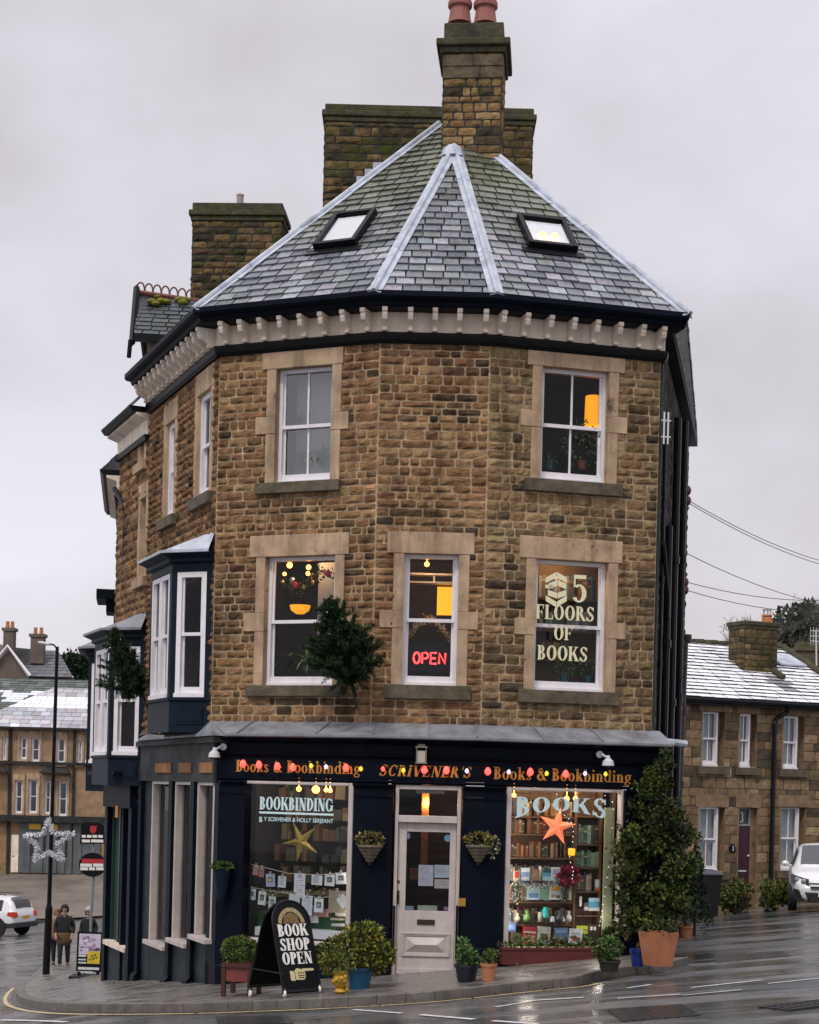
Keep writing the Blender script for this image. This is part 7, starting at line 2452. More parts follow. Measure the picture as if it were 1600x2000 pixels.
# ------------------------------------------------------------------ plants along the shopfront
LAUREL = [(0.04, 0.068, 0.014), (0.06, 0.095, 0.018), (0.09, 0.115, 0.022), (0.14, 0.15, 0.03), (0.022, 0.036, 0.010)]
DARKG = [(0.016, 0.030, 0.010), (0.026, 0.042, 0.012), (0.045, 0.062, 0.016), (0.085, 0.095, 0.022), (0.010, 0.020, 0.008)]
FIR = [(0.014, 0.034, 0.015), (0.024, 0.052, 0.020), (0.042, 0.075, 0.028), (0.010, 0.024, 0.013)]
def PG(x, y):
    return G(x, y, PH)
def pot(c, prof, m, parent, name='pot', n=20, sx=1.0, soil=True):
    q = MB(); q.lathe(c, prof, n); o = q.build(name, m, parent, smooth=False)
    return o
def m_of(c, px):             # metres per photo pixels at this point
    return px * c.y / FPX
def pot_plant(x, ybot, wpx, hpx, m, label, fol, cols, leafL=0.05, n=600, taper=0.72, name='potted_plant', rim=True, cen=None):
    """fol: list of blobs (dx px, dy px above pot rim, rx px, rz px)"""
    c = PG(x, ybot)
    t = empty(name, c, label, 'plant')
    r, h = m_of(c, wpx) / 2, m_of(c, hpx)
    pr = [(r * taper, 0), (r * 0.92, h * 0.72), (r, h * 0.82), (r * 1.04, h * 0.86), (r * 1.04, h), (r * 0.9, h), (r * 0.86, h * 0.9), (0.001, h * 0.9)]
    pot(c, pr, m, t)
    q = MB()
    for (dx, dy, rx, rz, fn) in fol:
        cc = c + Vector((m_of(c, dx), 0, h + m_of(c, dy)))
        clump(q, cc, (m_of(c, rx), min(m_of(c, rx), 0.3), m_of(c, rz)), int(n * fn), leafL, cols)
    q.build('foliage', 'leaf', t)
    q = MB()
    for k in range(7):
        dx, dy, rx, rz, fn = random.choice(fol)
        q.tube([c + Vector((random.uniform(-.3, .3) * r, random.uniform(-.3, .3) * r, h * 0.9)), c + Vector((m_of(c, dx + random.uniform(-.6, .6) * rx), random.uniform(-.1, .1), h + m_of(c, dy + rz * 0.3)))], 0.010, 5, r1=0.003)
    q.build('stem', 'bark', t)
    return t
mat('pot_blue', col=(0.012, 0.085, 0.17), rough=0.25, nscale=4, namt=0.25)
mat('pot_cobalt', col=(0.008, 0.025, 0.16), rough=0.25, nscale=4, namt=0.2)
mat('pot_navy', col=(0.008, 0.011, 0.022), rough=0.35)
mat('pot_yellow', col=(0.42, 0.24, 0.012), rough=0.4, nscale=14, namt=0.5, bump=0.6, bscale=18)
mat('pot_dark', col=(0.018, 0.018, 0.018), rough=0.6)
mat('red_wood', col=(0.105, 0.016, 0.014), rough=0.6, nscale=4, namt=0.3)
pot_plant(702, 1930, 54, 42, 'pot_blue', 'large yellow-green shrub in a blue glazed pot beside the shop door',
          [(0, 40, 50, 42, 1.0), (-36, 26, 40, 34, 0.7), (34, 22, 34, 34, 0.6), (10, 62, 34, 26, 0.5), (-62, 20, 28, 24, 0.4), (-5, 15, 50, 20, 0.5)], [(0.06, 0.085, 0.014), (0.10, 0.125, 0.022), (0.17, 0.18, 0.032), (0.28, 0.24, 0.05), (0.03, 0.045, 0.010)], 0.062, 800)
c = PG(664, 1941)
t = empty('yellow_pot', c, 'knobbly yellow ceramic pot between the A-board and the blue pot', 'pot')
q = MB(); k_ = m_of(c, 1)
q.lathe(c, [(8 * k_, 0), (12 * k_, 5 * k_), (7 * k_, 11 * k_), (11 * k_, 16 * k_), (15 * k_, 25 * k_), (13 * k_, 36 * k_), (15 * k_, 43 * k_), (12 * k_, 43 * k_), (10 * k_, 30 * k_)], 14)
for a in range(9):
    an = a * 0.7; q.ball(c + Vector((13 * k_ * math.cos(an), 13 * k_ * math.sin(an), (8 + 3.4 * a) * k_)), 4.5 * k_)
q.build('pot', 'pot_yellow', t)
q = MB(); clump(q, c + Vector((-0.05, 0.05, 58 * k_)), (0.2, 0.15, 0.16), 260, 0.055, [(0.08, 0.105, 0.02), (0.14, 0.15, 0.03), (0.035, 0.05, 0.012)]); q.build('foliage', 'leaf', t)
pot_plant(911, 1917, 48, 34, 'pot_navy', 'leafy plant in a dark navy pot at the right foot of the door', [(0, 14, 20, 18, 0.5), (-8, 34, 10, 16, 0.25), (14, 8, 16, 12, 0.3)], GREENS, 0.06, 320)
pot_plant(954, 1916, 32, 35, 'terracotta', 'small green plant in a round terracotta pot beside the navy pot', [(0, 9, 15, 11, 0.6), (6, 16, 12, 10, 0.3)], [(0.05, 0.08, 0.02), (0.09, 0.12, 0.03)], 0.045, 240)
pot_plant(1190, 1897, 44, 22, 'pot_dark', 'bright green herb in a low dark pot at the end of the red window box', [(0, 22, 26, 22, 1.0), (-14, 12, 18, 12, 0.4)], [(0.05, 0.10, 0.02), (0.08, 0.14, 0.03), (0.03, 0.06, 0.015)], 0.05, 420)
pot_plant(1246, 1887, 34, 34, 'pot_cobalt', 'cobalt blue pot in front of the square terracotta planter', [(14, 0, 15, 16, 0.5), (18, -14, 12, 14, 0.4)], [(0.10, 0.10, 0.03), (0.16, 0.14, 0.05), (0.06, 0.07, 0.02)], 0.06, 240)
pot_plant(1338, 1832, 30, 24, 'terracotta', 'terracotta bowl high behind the square planter, under the ivy', [(-4, 14, 20, 18, 0.6)], DARKG, 0.05, 240)
# square tapered terracotta planter
c = PG(1291, 1890)
t = empty('square_planter', c, 'large square tapered terracotta planter at the right end of the shopfront', 'planter')
k_ = m_of(c, 1)
q = MB(); h_ = 66 * k_
a_, rz = 0.62, R(28)
def sq(s, z): return [c + Vector((s * math.cos(rz + math.pi / 4 + i * math.pi / 2), 0.25 + s * math.sin(rz + math.pi / 4 + i * math.pi / 2), z)) for i in range(4)]
s0_, s1_ = 0.175, 0.245
B1, T1, T2, T3 = sq(s0_, 0), sq(s1_, h_), sq(s1_ * 0.9, h_), sq(s1_ * 0.86, h_ - 0.06)
q.mesh(B1 + T1 + T2 + T3, [(3, 2, 1, 0)] + [(i, (i + 1) % 4, (i + 1) % 4 + 4, i + 4) for i in range(4)] + [(i + 4, (i + 1) % 4 + 4, (i + 1) % 4 + 8, i + 8) for i in range(4)] + [(i + 8, (i + 1) % 4 + 8, (i + 1) % 4 + 12, i + 12) for i in range(4)] + [(12, 13, 14, 15)])
q.build('planter', 'terracotta', t)
q = MB(); clump(q, c + Vector((0, 0.25, h_ + 0.05)), (0.22, 0.2, 0.09), 160, 0.05, DARKG); q.build('foliage', 'leaf', t)
# red window box with a row of plants
wb0, wb1 = FR.u(981, 1860, 0.5), FR.u(1176, 1860, 0.5)
zb0, zb1 = FR.z(1080, 1884, 0.5), FR.z(1080, 1851, 0.5)
t = empty('window_box', FR.p((wb0 + wb1) / 2, 0.4, zb0), 'long dark red window box under the right shop window', 'window box')
q = MB()
q.fbox(FR, wb0, wb1, zb0, zb1, 0.47, 0.5); q.fbox(FR, wb0, wb1, zb0, zb1 - 0.03, 0.27, 0.3)
q.fbox(FR, wb0, wb0 + 0.03, zb0, zb1, 0.3, 0.47); q.fbox(FR, wb1 - 0.03, wb1, zb0, zb1, 0.3, 0.47)
q.fbox(FR, wb0 + 0.03, wb1 - 0.03, zb0, zb1 - 0.05, 0.3, 0.47); q.fbox(FR, wb0 - 0.01, wb1 + 0.01, zb1 - 0.03, zb1 + 0.002, 0.5, 0.515)
for u in (wb0 + 0.15, (wb0 + wb1) / 2, wb1 - 0.15): q.fbox(FR, u - 0.03, u + 0.03, zb0 - 0.18, zb0, 0.28, 0.46)
q.build('box', 'red_wood', t)
q = MB()
for k in range(16):
    u = wb0 + 0.06 + (wb1 - wb0 - 0.1) * k / 15
    clump(q, FR.p(u, 0.39, zb1 + random.uniform(0.0, 0.06)), (0.09, 0.08, random.uniform(0.05, 0.12)), 46, 0.05, random.choice([GREENS, LAUREL, [(0.12, 0.12, 0.06), (0.05, 0.06, 0.03)]]))
q.build('foliage', 'leaf', t)
# rounded shrub in a red wooden tub, left corner
c = PG(463, 1947)
t = empty('planter_box', c, 'red-panelled wooden tub with a clipped rounded shrub at the left corner', 'planter')
k_ = m_of(c, 1)
f = Frame(c + Vector((-32 * k_, 0.0, 0)), (0.97, -0.22, 0))
q = MB(); wv = 62 * k_
for u in (0, wv - 0.05): 
    for v in (0, -0.36): q.fbox(f, u, u + 0.05, 0, 62 * k_, v - 0.05, v)
q.fbox(f, 0, wv, 58 * k_, 66 * k_, -0.42, 0.01)
q.build('frame', mat('red_dark', col=(0.06, 0.014, 0.012), rough=0.6), t)
q = MB(); q.fbox(f, 0.05, wv - 0.05, 30 * k_, 58 * k_, -0.38, -0.02)
q.build('panel', mat('red_panel', col=(0.17, 0.035, 0.03), rough=0.55, nscale=4, namt=0.25), t)
q = MB(); cc = c + Vector((2 * k_, 0.2, 86 * k_))
clump(q, cc, (38 * k_, 0.26, 28 * k_), 1500, 0.04, [(0.05, 0.085, 0.014), (0.075, 0.115, 0.02), (0.11, 0.155, 0.03), (0.03, 0.05, 0.01)], shell=0.75)
clump(q, cc + Vector((-12 * k_, 0, 8 * k_)), (24 * k_, 0.2, 18 * k_), 400, 0.04, [(0.09, 0.14, 0.025), (0.13, 0.18, 0.035)], shell=0.8)
q.build('foliage', 'leaf', t)
# tall dark planter hung on the corner pilaster
u, z = FL.pu(433, 1762, 0.45)
c = FL.p(u, 0.46, z)
t = empty('wall_planter', c, 'tall dark tapered planter with green tuft fixed to the left corner pilaster', 'planter')
q = MB(); q.lathe(c, [(0.05, 0.0), (0.09, 0.25), (0.125, 0.46), (0.13, 0.47), (0.10, 0.47), (0.08, 0.4)], 14); q.build('planter', 'navy_lit', t)
q = MB(); clump(q, c + Vector((0, 0, 0.5)), (0.15, 0.13, 0.055), 260, 0.045, [(0.05, 0.11, 0.02), (0.08, 0.15, 0.03), (0.03, 0.06, 0.015)]); q.build('foliage', 'leaf', t)
# hanging half baskets on the pilasters
for x, fr, lab, rz_ in ((722, FC, 'wicker wall basket with yellowing plants on the pilaster left of the door', 0), (934, FC, 'wicker wall basket with trailing plants on the pilaster right of the door', 0)):
    u, z = fr.pu(x, 1692, 0.45)
    c = fr.p(u, 0.42, z)
    t = empty('hanging_basket', c, lab, 'basket', 'hanging baskets on the pilasters')
    for k in range(5):
        q = MB(); z0_ = 0.06 + 0.046 * k; rr = 0.045 + 0.029 * k
        q.lathe(c + Vector((0, 0, z0_)), [(rr, 0), (rr + 0.018, 0.028), (rr + 0.012, 0.04), (rr - 0.01, 0.04)], 16)
        q.build('wicker_band', mat('wicker', col=(0.16, 0.13, 0.09), rough=0.8, nscale=20, namt=0.4), t)
    q = MB(); q.lathe(c, [(0.015, 0.01), (0.04, 0.06), (0.145, 0.26), (0.001, 0.27)], 14); q.build('liner', 'pot_dark', t)
    q = MB()
    cols = [(0.20, 0.16, 0.04), (0.12, 0.11, 0.03), (0.06, 0.07, 0.02), (0.28, 0.24, 0.09)]
    clump(q, c + Vector((0.0, -0.02, 0.36)), (0.19, 0.13, 0.10), 240, 0.05, cols)
    if x > 900: clump(q, c + Vector((0.2, -0.02, 0.27)), (0.07, 0.07, 0.14), 90, 0.05, [(0.18, 0.19, 0.08), (0.26, 0.26, 0.14)])
    blades(q, c + Vector((0.08, 0, 0.34)), 26, 0.22, [(0.05, 0.07, 0.03), (0.12, 0.12, 0.05)], w=0.006)
    q.build('foliage', 'leaf', t)
# the big evergreen climber at the right-hand corner
c = PG(1285, 1868)
t = empty('ivy_shrub', c, 'large dark evergreen climber covering the right corner of the shopfront', 'shrub')
q = MB()
def pxm(x, y, Y): return W(x, y, Y)
blobs = [(1285, 1800, 62, 40, .9), (1275, 1745, 72, 46, 1.1), (1290, 1690, 70, 48, 1.1), (1300, 1640, 60, 44, .95), (1275, 1610, 52, 46, .8), (1268, 1565, 42, 40, .8), (1285, 1530, 30, 36, .6), (1292, 1492, 17, 30, .35), (1300, 1560, 26, 40, .5),
         (1235, 1700, 34, 44, .45), (1235, 1640, 28, 40, .35), (1338, 1700, 26, 46, .4), (1330, 1760, 30, 34, .4), (1245, 1790, 36, 36, .4), (1222, 1660, 22, 30, .2), (1310, 1590, 34, 30, .3), (1215, 1735, 22, 30, .2), (1210, 1830, 26, 26, .25)]
for x, y, rx, rz, w_ in blobs:
    cc = pxm(x, y, 22.75 if x > 1230 else 22.6)
    kk = 22.7 / FPX
    for _ in range(max(5, int(13 * w_))):
        d = rnd_dir()
        c2_ = cc + Vector((d.x * rx * kk * 0.8, d.y * 0.35, d.z * rz * kk * 0.8))
        clump(q, c2_, (rx * kk * 0.36, 0.2, rz * kk * 0.36), 120, 0.07, DARKG if random.random() < 0.7 else LAUREL, up=0.1, shell=0.4)
q.build('foliage', 'leaf', t)
q = MB()
for k in range(9):
    x = random.uniform(1250, 1320)
    q.tube([c + Vector((random.uniform(-.15, .15), random.uniform(-.1, .1), 0)), pxm(1280 + (x - 1285) * .5, 1780, 22.8), pxm(x, random.uniform(1500, 1680), 22.85)], 0.02, 6, r1=0.006)
q.build('stem', 'bark', t)
q = MB()
for k in range(260):           # pale sprays trailing in front of the window frame
    y = random.uniform(1640, 1700) if k < 140 else random.uniform(1780, 1830)
    x = 1205 + random.gauss(0, 10) + (6 if k < 140 else 8)
    leaf(q, pxm(x, y, 22.3), rnd_dir(), rnd_dir(), 0.07, 0.022, jit(random.choice([(0.08, 0.09, 0.03), (0.14, 0.14, 0.06), (0.05, 0.06, 0.02)]), 0.3))
q.build('sprays', 'leaf', t)
# fir trees fixed to the wall
def fir(base, tip, spread, label, n=70, wall=None, lights=26, seed=1, name='christmas_tree'):
    random.seed(seed)
    t = empty(name, base, label, 'tree', 'small fir trees fixed to the walls')
    ax = (tip - base); L = ax.length; d = ax.normalized()
    q = MB(); q.tube([base, base + d * L * 0.6, tip], 0.022, 6, r1=0.005); q.build('trunk', 'bark', t)
    q = MB(); li = []
    for k in range(n):
        s_ = 0.22 + 0.76 * (k + random.random()) / n
        bl = spread * (1 - ((s_ - 0.22) / 0.78)) ** 0.75 * random.uniform(0.65, 1.1) + 0.08
        a = rnd_dir(); out = (a - d * a.dot(d)).normalized()
        if wall is not None and out.dot(wall) < -0.15: out = (out - wall * 2 * out.dot(wall)).normalized()
        bd = (out * 1.0 + d * 0.35 + Vector((0, 0, 0.25))).normalized()
        p0 = base + d * L * s_
        m_ = max(6, int(bl / 0.012))
        for j in range(m_):
            p = p0 + bd * bl * j / m_
            for _ in range(5):
                nd = (bd * 0.7 + rnd_dir()).normalized()
                leaf(q, p, nd, rnd_dir(), 0.062, 0.006, jit(random.choice(FIR), 0.35))
            if j % 7 == 3:
                sd = (bd * 0.5 + rnd_dir()).normalized(); sl = bl * 0.4 * (1 - j / m_) + 0.04
                for jj in range(int(sl / 0.014)):
                    pp = p + sd * jj * 0.014
                    for _ in range(4): leaf(q, pp, (sd * 0.7 + rnd_dir()).normalized(), rnd_dir(), 0.045, 0.006, jit(random.choice(FIR), 0.35))
        li.append(p0 + bd * bl * random.uniform(0.5, 0.95))
    q.build('foliage', 'leaf', t)
    for p in random.sample(li, lights):
        q = MB(); q.ball(p, 0.007, n=5); q.build('fairy_light', 'fairy', t)
    return t
u, z = FL.pu(697, 1384, 0.06); fb = FL.p(u, 0.06, z)
ft = W(655, 1175, 21.9)
f1 = fir(fb, ft, 0.70, 'dark fir tree with tiny lights leaning out between the first-floor left and middle windows', 105, FL.N, 9, 3)
u, z = FS.pu(283, 1400, 0.0); fb2 = FS.p(-2.75, 0.05, 2.35)
f2 = fir(W(292, 1390, 25.6), W(230, 1232, 25.1), 0.6, 'fir tree on the left street wall between the two navy oriel bays', 90, FS.N, 6, 5)
random.seed(77)
# ------------------------------------------------------------------ the A-board
c = PG(556, 1943)
nA = Vector((0.66, -0.75, 0)).normalized(); wA = Vector((0.75, 0.66, 0)).normalized()
ab = empty('a_board', c, 'black arched A-board on castors reading BOOK SHOP OPEN', 'sign')
Hh, half, Wd = 1.07, 0.34, 0.56
top = c + Vector((0, 0, Hh + 0.06))
def ab_panel(sgn):
    foot = c + nA * half * sgn + Vector((0, 0, 0.10))
    up = (top - nA * 0.02 * -sgn - foot); L = up.length; up.normalize()
    U = wA if sgn > 0 else -wA
    return Frame(foot - U * Wd / 2, U, U.cross(up), up), L
panels = []
for sgn in (1, -1):
    fr, L = ab_panel(sgn)
    pts = [(0, 0), (Wd, 0)] + [(Wd / 2 + Wd / 2 * math.cos(a), L - Wd / 2 * 0.95 + Wd / 2 * 0.95 * math.sin(a)) for a in [math.pi * k / 14 for k in range(15)]]
    q = MB(); q.prism(fr, pts, -0.02, 0.0); o = q.build('panel', 'black', ab)
    q = MB()
    edge = [fr.p(u, 0.0, z) for u, z in pts] + [fr.p(0, 0, 0)]
    q.tube(edge, 0.012, 6); q.build('edge_trim', 'pipe', o)
    panels.append((fr, L, o))
fr, L, o = panels[0]
q = MB()
for k, (txt, zc) in enumerate((('BOOK', 0.60), ('SHOP', 0.44), ('OPEN', 0.285))):
    letters(q, fr, txt, 0.055, Wd - 0.055, L * zc, 0.145, 0.001, T=0.24, gap=0.0, th=0.003)
q.build('lettering', 'sign_white', o)
q = MB()                                        # pointing hand
hz = L * 0.10
H_ = lambda pts, v: q.prism(fr, [(0.14 + a * 0.36, hz + b_ * 0.15) for a, b_ in pts], 0.001, v)
H_([(0, 0.05), (0.18, 0.0), (0.18, 0.78), (0, 0.82)], 0.003)
H_([(0.2, 0.08), (0.55, 0.05), (0.6, 0.2), (0.62, 0.5), (0.6, 0.72), (0.42, 0.95), (0.3, 1.0), (0.2, 0.85)], 0.0035)
H_([(0.5, 0.72), (0.98, 0.74), (1.0, 0.86), (0.95, 0.93), (0.5, 0.95)], 0.004)
q.build('pointing_hand', mat('hand_cream', col=(0.62, 0.54, 0.30), rough=0.6), o)
q = MB()
for a, b_, w_ in (((0.36, 0.62), (0.56, 0.6), 0.016), ((0.36, 0.42), (0.58, 0.40), 0.016), ((0.36, 0.24), (0.56, 0.22), 0.016), ((0.19, 0.05), (0.19, 0.9), 0.01), ((0.34, 0.2), (0.34, 0.75), 0.012)):
    P = [fr.p(0.14 + t_[0] * 0.36, 0.0042, hz + t_[1] * 0.15) for t_ in (a, b_)]
    q.tube(P, w_ * 0.28, 4)
q.build('finger_lines', 'black', o)
q = MB()                                        # gilt badge under the arch
cx, cz_ = Wd / 2, L - 0.30
for g_ in _ring(0, 0, 0.20, 0.215, 0.05, 0.05, 8, 172, 22):
    q.prism(fr, [(cx + a, cz_ + b_) for a, b_ in g_], 0.001, 0.0035)
o2 = q.build('arched_badge', mat('badge', col=(0.33, 0.27, 0.13), rough=0.5, nscale=40, namt=0.6), o)
q = MB()
q.prism(fr, [(cx - 0.12, cz_ + 0.02), (cx + 0.12, cz_ + 0.02), (cx + 0.10, cz_ + 0.12), (cx, cz_ + 0.16), (cx - 0.1, cz_ + 0.12)], 0.001, 0.003)
q.build('badge_picture', mat('badge2', col=(0.16, 0.10, 0.03), rough=0.5, nscale=30, namt=0.6), o)
q = MB()
for sgn in (1, -1):
    b0, b1 = c + nA * half * sgn - wA * Wd / 2 + Vector((0, 0, 0.085)), c + nA * half * sgn + wA * Wd / 2 + Vector((0, 0, 0.085))
    q.tube([b0, b1], 0.025, 6)
for s_ in (-1, 1):
    q.tube([c + nA * half + wA * s_ * Wd / 2 + Vector((0, 0, 0.3)), c - nA * half + wA * s_ * Wd / 2 + Vector((0, 0, 0.3))], 0.008, 5)
q.build('base_rail', 'pipe', ab)
for sgn in (1, -1):
    for s_ in (-1, 1):
        p = c + nA * half * sgn + wA * s_ * (Wd / 2 - 0.02)
        p = Vector((p.x, p.y, hgt(p.x, p.y) + PH + 0.04))
        q = MB(); ax = Vector((1, 0.3, 0)).normalized()
        q.lathe(p - ax * 0.014, [(0.016, 0), (0.038, 0.0), (0.042, 0.006), (0.042, 0.022), (0.038, 0.028), (0.016, 0.028)], 14, axis=ax)
        w_ = q.build('castor', 'sign_white', ab)
        q = MB(); q.tube([p, p + Vector((0, 0, 0.06))], 0.012, 6); q.build('fork', 'metal', w_)
# ------------------------------------------------------------------ poster stand down the street
c = PG(172, 1906)
ps = empty('poster_stand', c, 'black pavement stand holding a white, purple and yellow poster beside the green shopfront', 'sign')
k_ = m_of(c, 1)
f = Frame(c + Vector((-24 * k_, 0, 0)), (1, -0.08, 0), Wv=(0, 0.10, 1))
f.N = f.U.cross(f.W)
wv, hv = 50 * k_, 86 * k_
q = MB()
q.fbox(f, 0, wv, 8 * k_, hv, -0.04, 0.0)
for u in (4 * k_, wv - 9 * k_): q.fbox(f, u, u + 5 * k_, -2 * k_, 8 * k_, -0.05, 0.03)
q.tube([f.p(0.05, -0.05, hv * 0.9), f.p(0.05, -0.45, 0)], 0.02, 5); q.tube([f.p(wv - 0.05, -0.05, hv * 0.9), f.p(wv - 0.05, -0.45, 0)], 0.02, 5)
q.build('frame', 'black', ps)
q = MB(); q.box(c + Vector((0, 0.05, -0.02)), (wv * 1.35, 0.55, 0.05)); q.build('base', 'rubber', ps)
q = MB()
a0_, a1_ = 4 * k_, wv - 3 * k_
q.fbox(f, a0_, a1_, 42 * k_, 82 * k_, 0.001, 0.004, (0.56, 0.52, 0.66))
for k in range(26):
    u, z = random.uniform(a0_, a1_ - 8 * k_), random.uniform(48, 76) * k_
    q.fbox(f, u, u + random.uniform(3, 9) * k_, z, z + random.uniform(2, 6) * k_, 0.004, 0.005 + 0.0004 * k, random.choice([(0.2, 0.12, 0.3), (0.1, 0.06, 0.12), (0.62, 0.6, 0.72), (0.45, 0.3, 0.4)]))
q.fbox(f, a0_ + 18 * k_, a1_, 24 * k_, 48 * k_, 0.017, 0.019, (0.62, 0.44, 0.015))
for k in range(5): q.fbox(f, a0_ + (22 + 3 * k) * k_, a0_ + (26 + 3 * k) * k_, (30 + (k * 7) % 12) * k_, (34 + (k * 7) % 12) * k_, 0.019, 0.021, (0.12, 0.09, 0.02))
for y0, y1, x1 in ((37, 41, 15), (30, 33, 15), (24, 27, 16), (12, 17, 42), (6, 9, 30)): q.fbox(f, a0_, a0_ + x1 * k_, y0 * k_, y1 * k_, 0.001, 0.004, (0.6, 0.62, 0.64))
q.build('poster', 'attr', ps)
# ------------------------------------------------------------------ lamp post with a tinsel star
c = PG(90, 1903)
YL = c.y
lp = empty('street_lamp', c, 'tall black lamp post at the kerb corner with a single arm to the left', 'street lamp')
tp = W(112, 1263, YL)
q = MB()
mid = W(96, 1775, YL)
q.tube([c, mid], 0.085, 12); q.tube([mid, mid + Vector((0, 0, 0.12))], 0.085, 12, r1=0.05)
q.tube([mid + Vector((0, 0, 0.1)), tp], 0.05, 10, r1=0.038)
q.build('column', 'black', lp)
q = MB(); e = W(83, 1256, YL); q.tube([tp - Vector((0, 0, 0.05)), tp + Vector((-0.08, 0, 0.04)), e], 0.022, 6); q.build('arm', 'black', lp)
q = MB(); q.lathe(e, [(0.03, -0.1), (0.07, 0), (0.05, 0.12), (0.02, 0.2)], 10, axis=(tp - e), sy=0.6); q.build('lamp_head', 'silver_paint', lp)
sc_c = W(95, 1650, YL - 0.12)
ts = empty('tinsel_star', sc_c, 'large white tinsel star fixed to the lamp post', 'star decoration')
outer = [(95, 1600), (103, 1628), (144, 1628), (112, 1648), (122, 1680), (94, 1665), (68, 1681), (74, 1650), (48, 1632), (85, 1629)]
P = [W(x, y, YL - 0.12) for x, y in outer]
q = MB(); q.tube(P + [P[0]], 0.012, 5); q.build('wire_frame', 'silver_paint', ts)
q = MB()
for i in range(10):
    A, B_ = P[i], P[(i + 1) % 10]
    for k in range(150):
        leaf(q, A.lerp(B_, random.random()) + rnd_dir() * 0.03, rnd_dir(), rnd_dir(), 0.07, 0.014, random.choice([(0.8, 0.82, 0.85), (0.6, 0.64, 0.68), (0.9, 0.9, 0.92)]))
q.build('tinsel', 'attr', ts)
# ------------------------------------------------------------------ black signs on a grey pole
YS = 46.0
pg = W(178, 1790, YS); pg = Vector((pg.x, pg.y, hgt(pg.x, pg.y)))
sp_ = empty('sign_post', pg, 'grey pole with a black panel and a round black sign, behind the poster stand', 'sign')
pt = W(182, 1610, YS)
q = MB(); q.tube([pg, W(178, 1790, YS), W(183, 1712, YS), pt], 0.04, 8); q.build('pole', mat('grey_pole', col=(0.22, 0.25, 0.27), rough=0.5, metal=0.3), sp_)
fs = Frame((0, YS - 0.08, 0), (1, 0, 0))
def S2(x, y): return fs.pu(x, y)
q = MB(); q.prism(fs, [S2(156, 1648), S2(205, 1648), S2(203, 1612), S2(196, 1606), S2(166, 1606), S2(159, 1612)], -0.03, 0.0); o = q.build('sign_panel', 'black', sp_)
q = MB()
for pts in ([(176, 1614), (180, 1612), (184, 1614), (189, 1612), (188, 1624), (182, 1629), (176, 1624)],): q.prism(fs, [S2(*p) for p in pts][::-1], 0.001, 0.004)
q.build('red_emblem', mat('sign_red', col=(0.42, 0.02, 0.025), rough=0.5), o)
q = MB()
for y0, segs in ((1631, ((160, 168), (170, 179), (181, 190), (192, 201))), (1640, ((160, 176), (178, 202)))):
    for xa, xb in segs:
        a, b_ = S2(xa, y0 + 5), S2(xb, y0); q.fbox(fs, a[0], b_[0], a[1], b_[1], 0.001, 0.004)
q.build('lettering', 'sign_white', o)
q = MB(); cu, cz2 = S2(181, 1689); rr = (S2(208, 1689)[0] - cu)
q.prism(fs, [(cu + rr * math.cos(a), cz2 + rr * 0.88 * math.sin(a)) for a in [2 * math.pi * k / 20 for k in range(20)]], -0.03, 0.0); o = q.build('round_sign', 'black', sp_)
q = MB(); a, b_ = S2(160, 1686), S2(204, 1678); q.fbox(fs, a[0], b_[0], a[1], b_[1], 0.001, 0.004); q.build('red_band', 'sign_red', o)
q = MB()
for y0, segs in ((1687, ((157, 180), (182, 202))), (1694, ((157, 172), (174, 186), (188, 203)))):
    for xa, xb in segs:
        a, b_ = S2(xa, y0 + 5.5), S2(xb, y0); q.fbox(fs, a[0], b_[0], a[1], b_[1], 0.001, 0.004)
q.build('lettering', 'sign_white', o)
# ------------------------------------------------------------------ right-hand side of the street
c = G(1378, 1794)
wbn = empty('wheelie_bin', c, 'black wheelie bin standing between the ivy and the cottage', 'bin')
k_ = m_of(c, 1)
f = Frame(c, (0.98, 0.2, 0))
q = MB(); q.box8([f.p(-.2, .22, .06), f.p(.2, .22, .06), f.p(.2, -.22, .06), f.p(-.2, -.22, .06), f.p(-.26, .3, 1.0), f.p(.26, .3, 1.0), f.p(.26, -.28, 1.0), f.p(-.26, -.28, 1.0)])
q.fbox(f, -.27, .27, 0.96, 1.0, .3, .32); q.build('body', mat('bin', col=(0.012, 0.013, 0.017), rough=0.5), wbn, bevel=0.02)
q = MB(); q.box8([f.p(-.28, .33, 1.002), f.p(.28, .33, 1.002), f.p(.28, -.31, 1.002), f.p(-.28, -.31, 1.002), f.p(-.26, .28, 1.06), f.p(.26, .28, 1.06), f.p(.24, -.28, 1.10), f.p(-.24, -.28, 1.10)]); q.tube([f.p(-.22, -.36, 1.02), f.p(.22, -.36, 1.02)], 0.018, 6)
q.build('lid', mat('bin_lid', col=(0.10, 0.10, 0.13), rough=0.4), wbn, bevel=0.01)
for s_ in (-.24, .24):
    q = MB(); q.lathe(f.p(s_ - .02, -.24, .1), [(0.03, 0), (0.1, 0), (0.1, 0.04), (0.03, 0.04)], 14, axis=f.U); q.build('wheel', 'rubber', wbn)
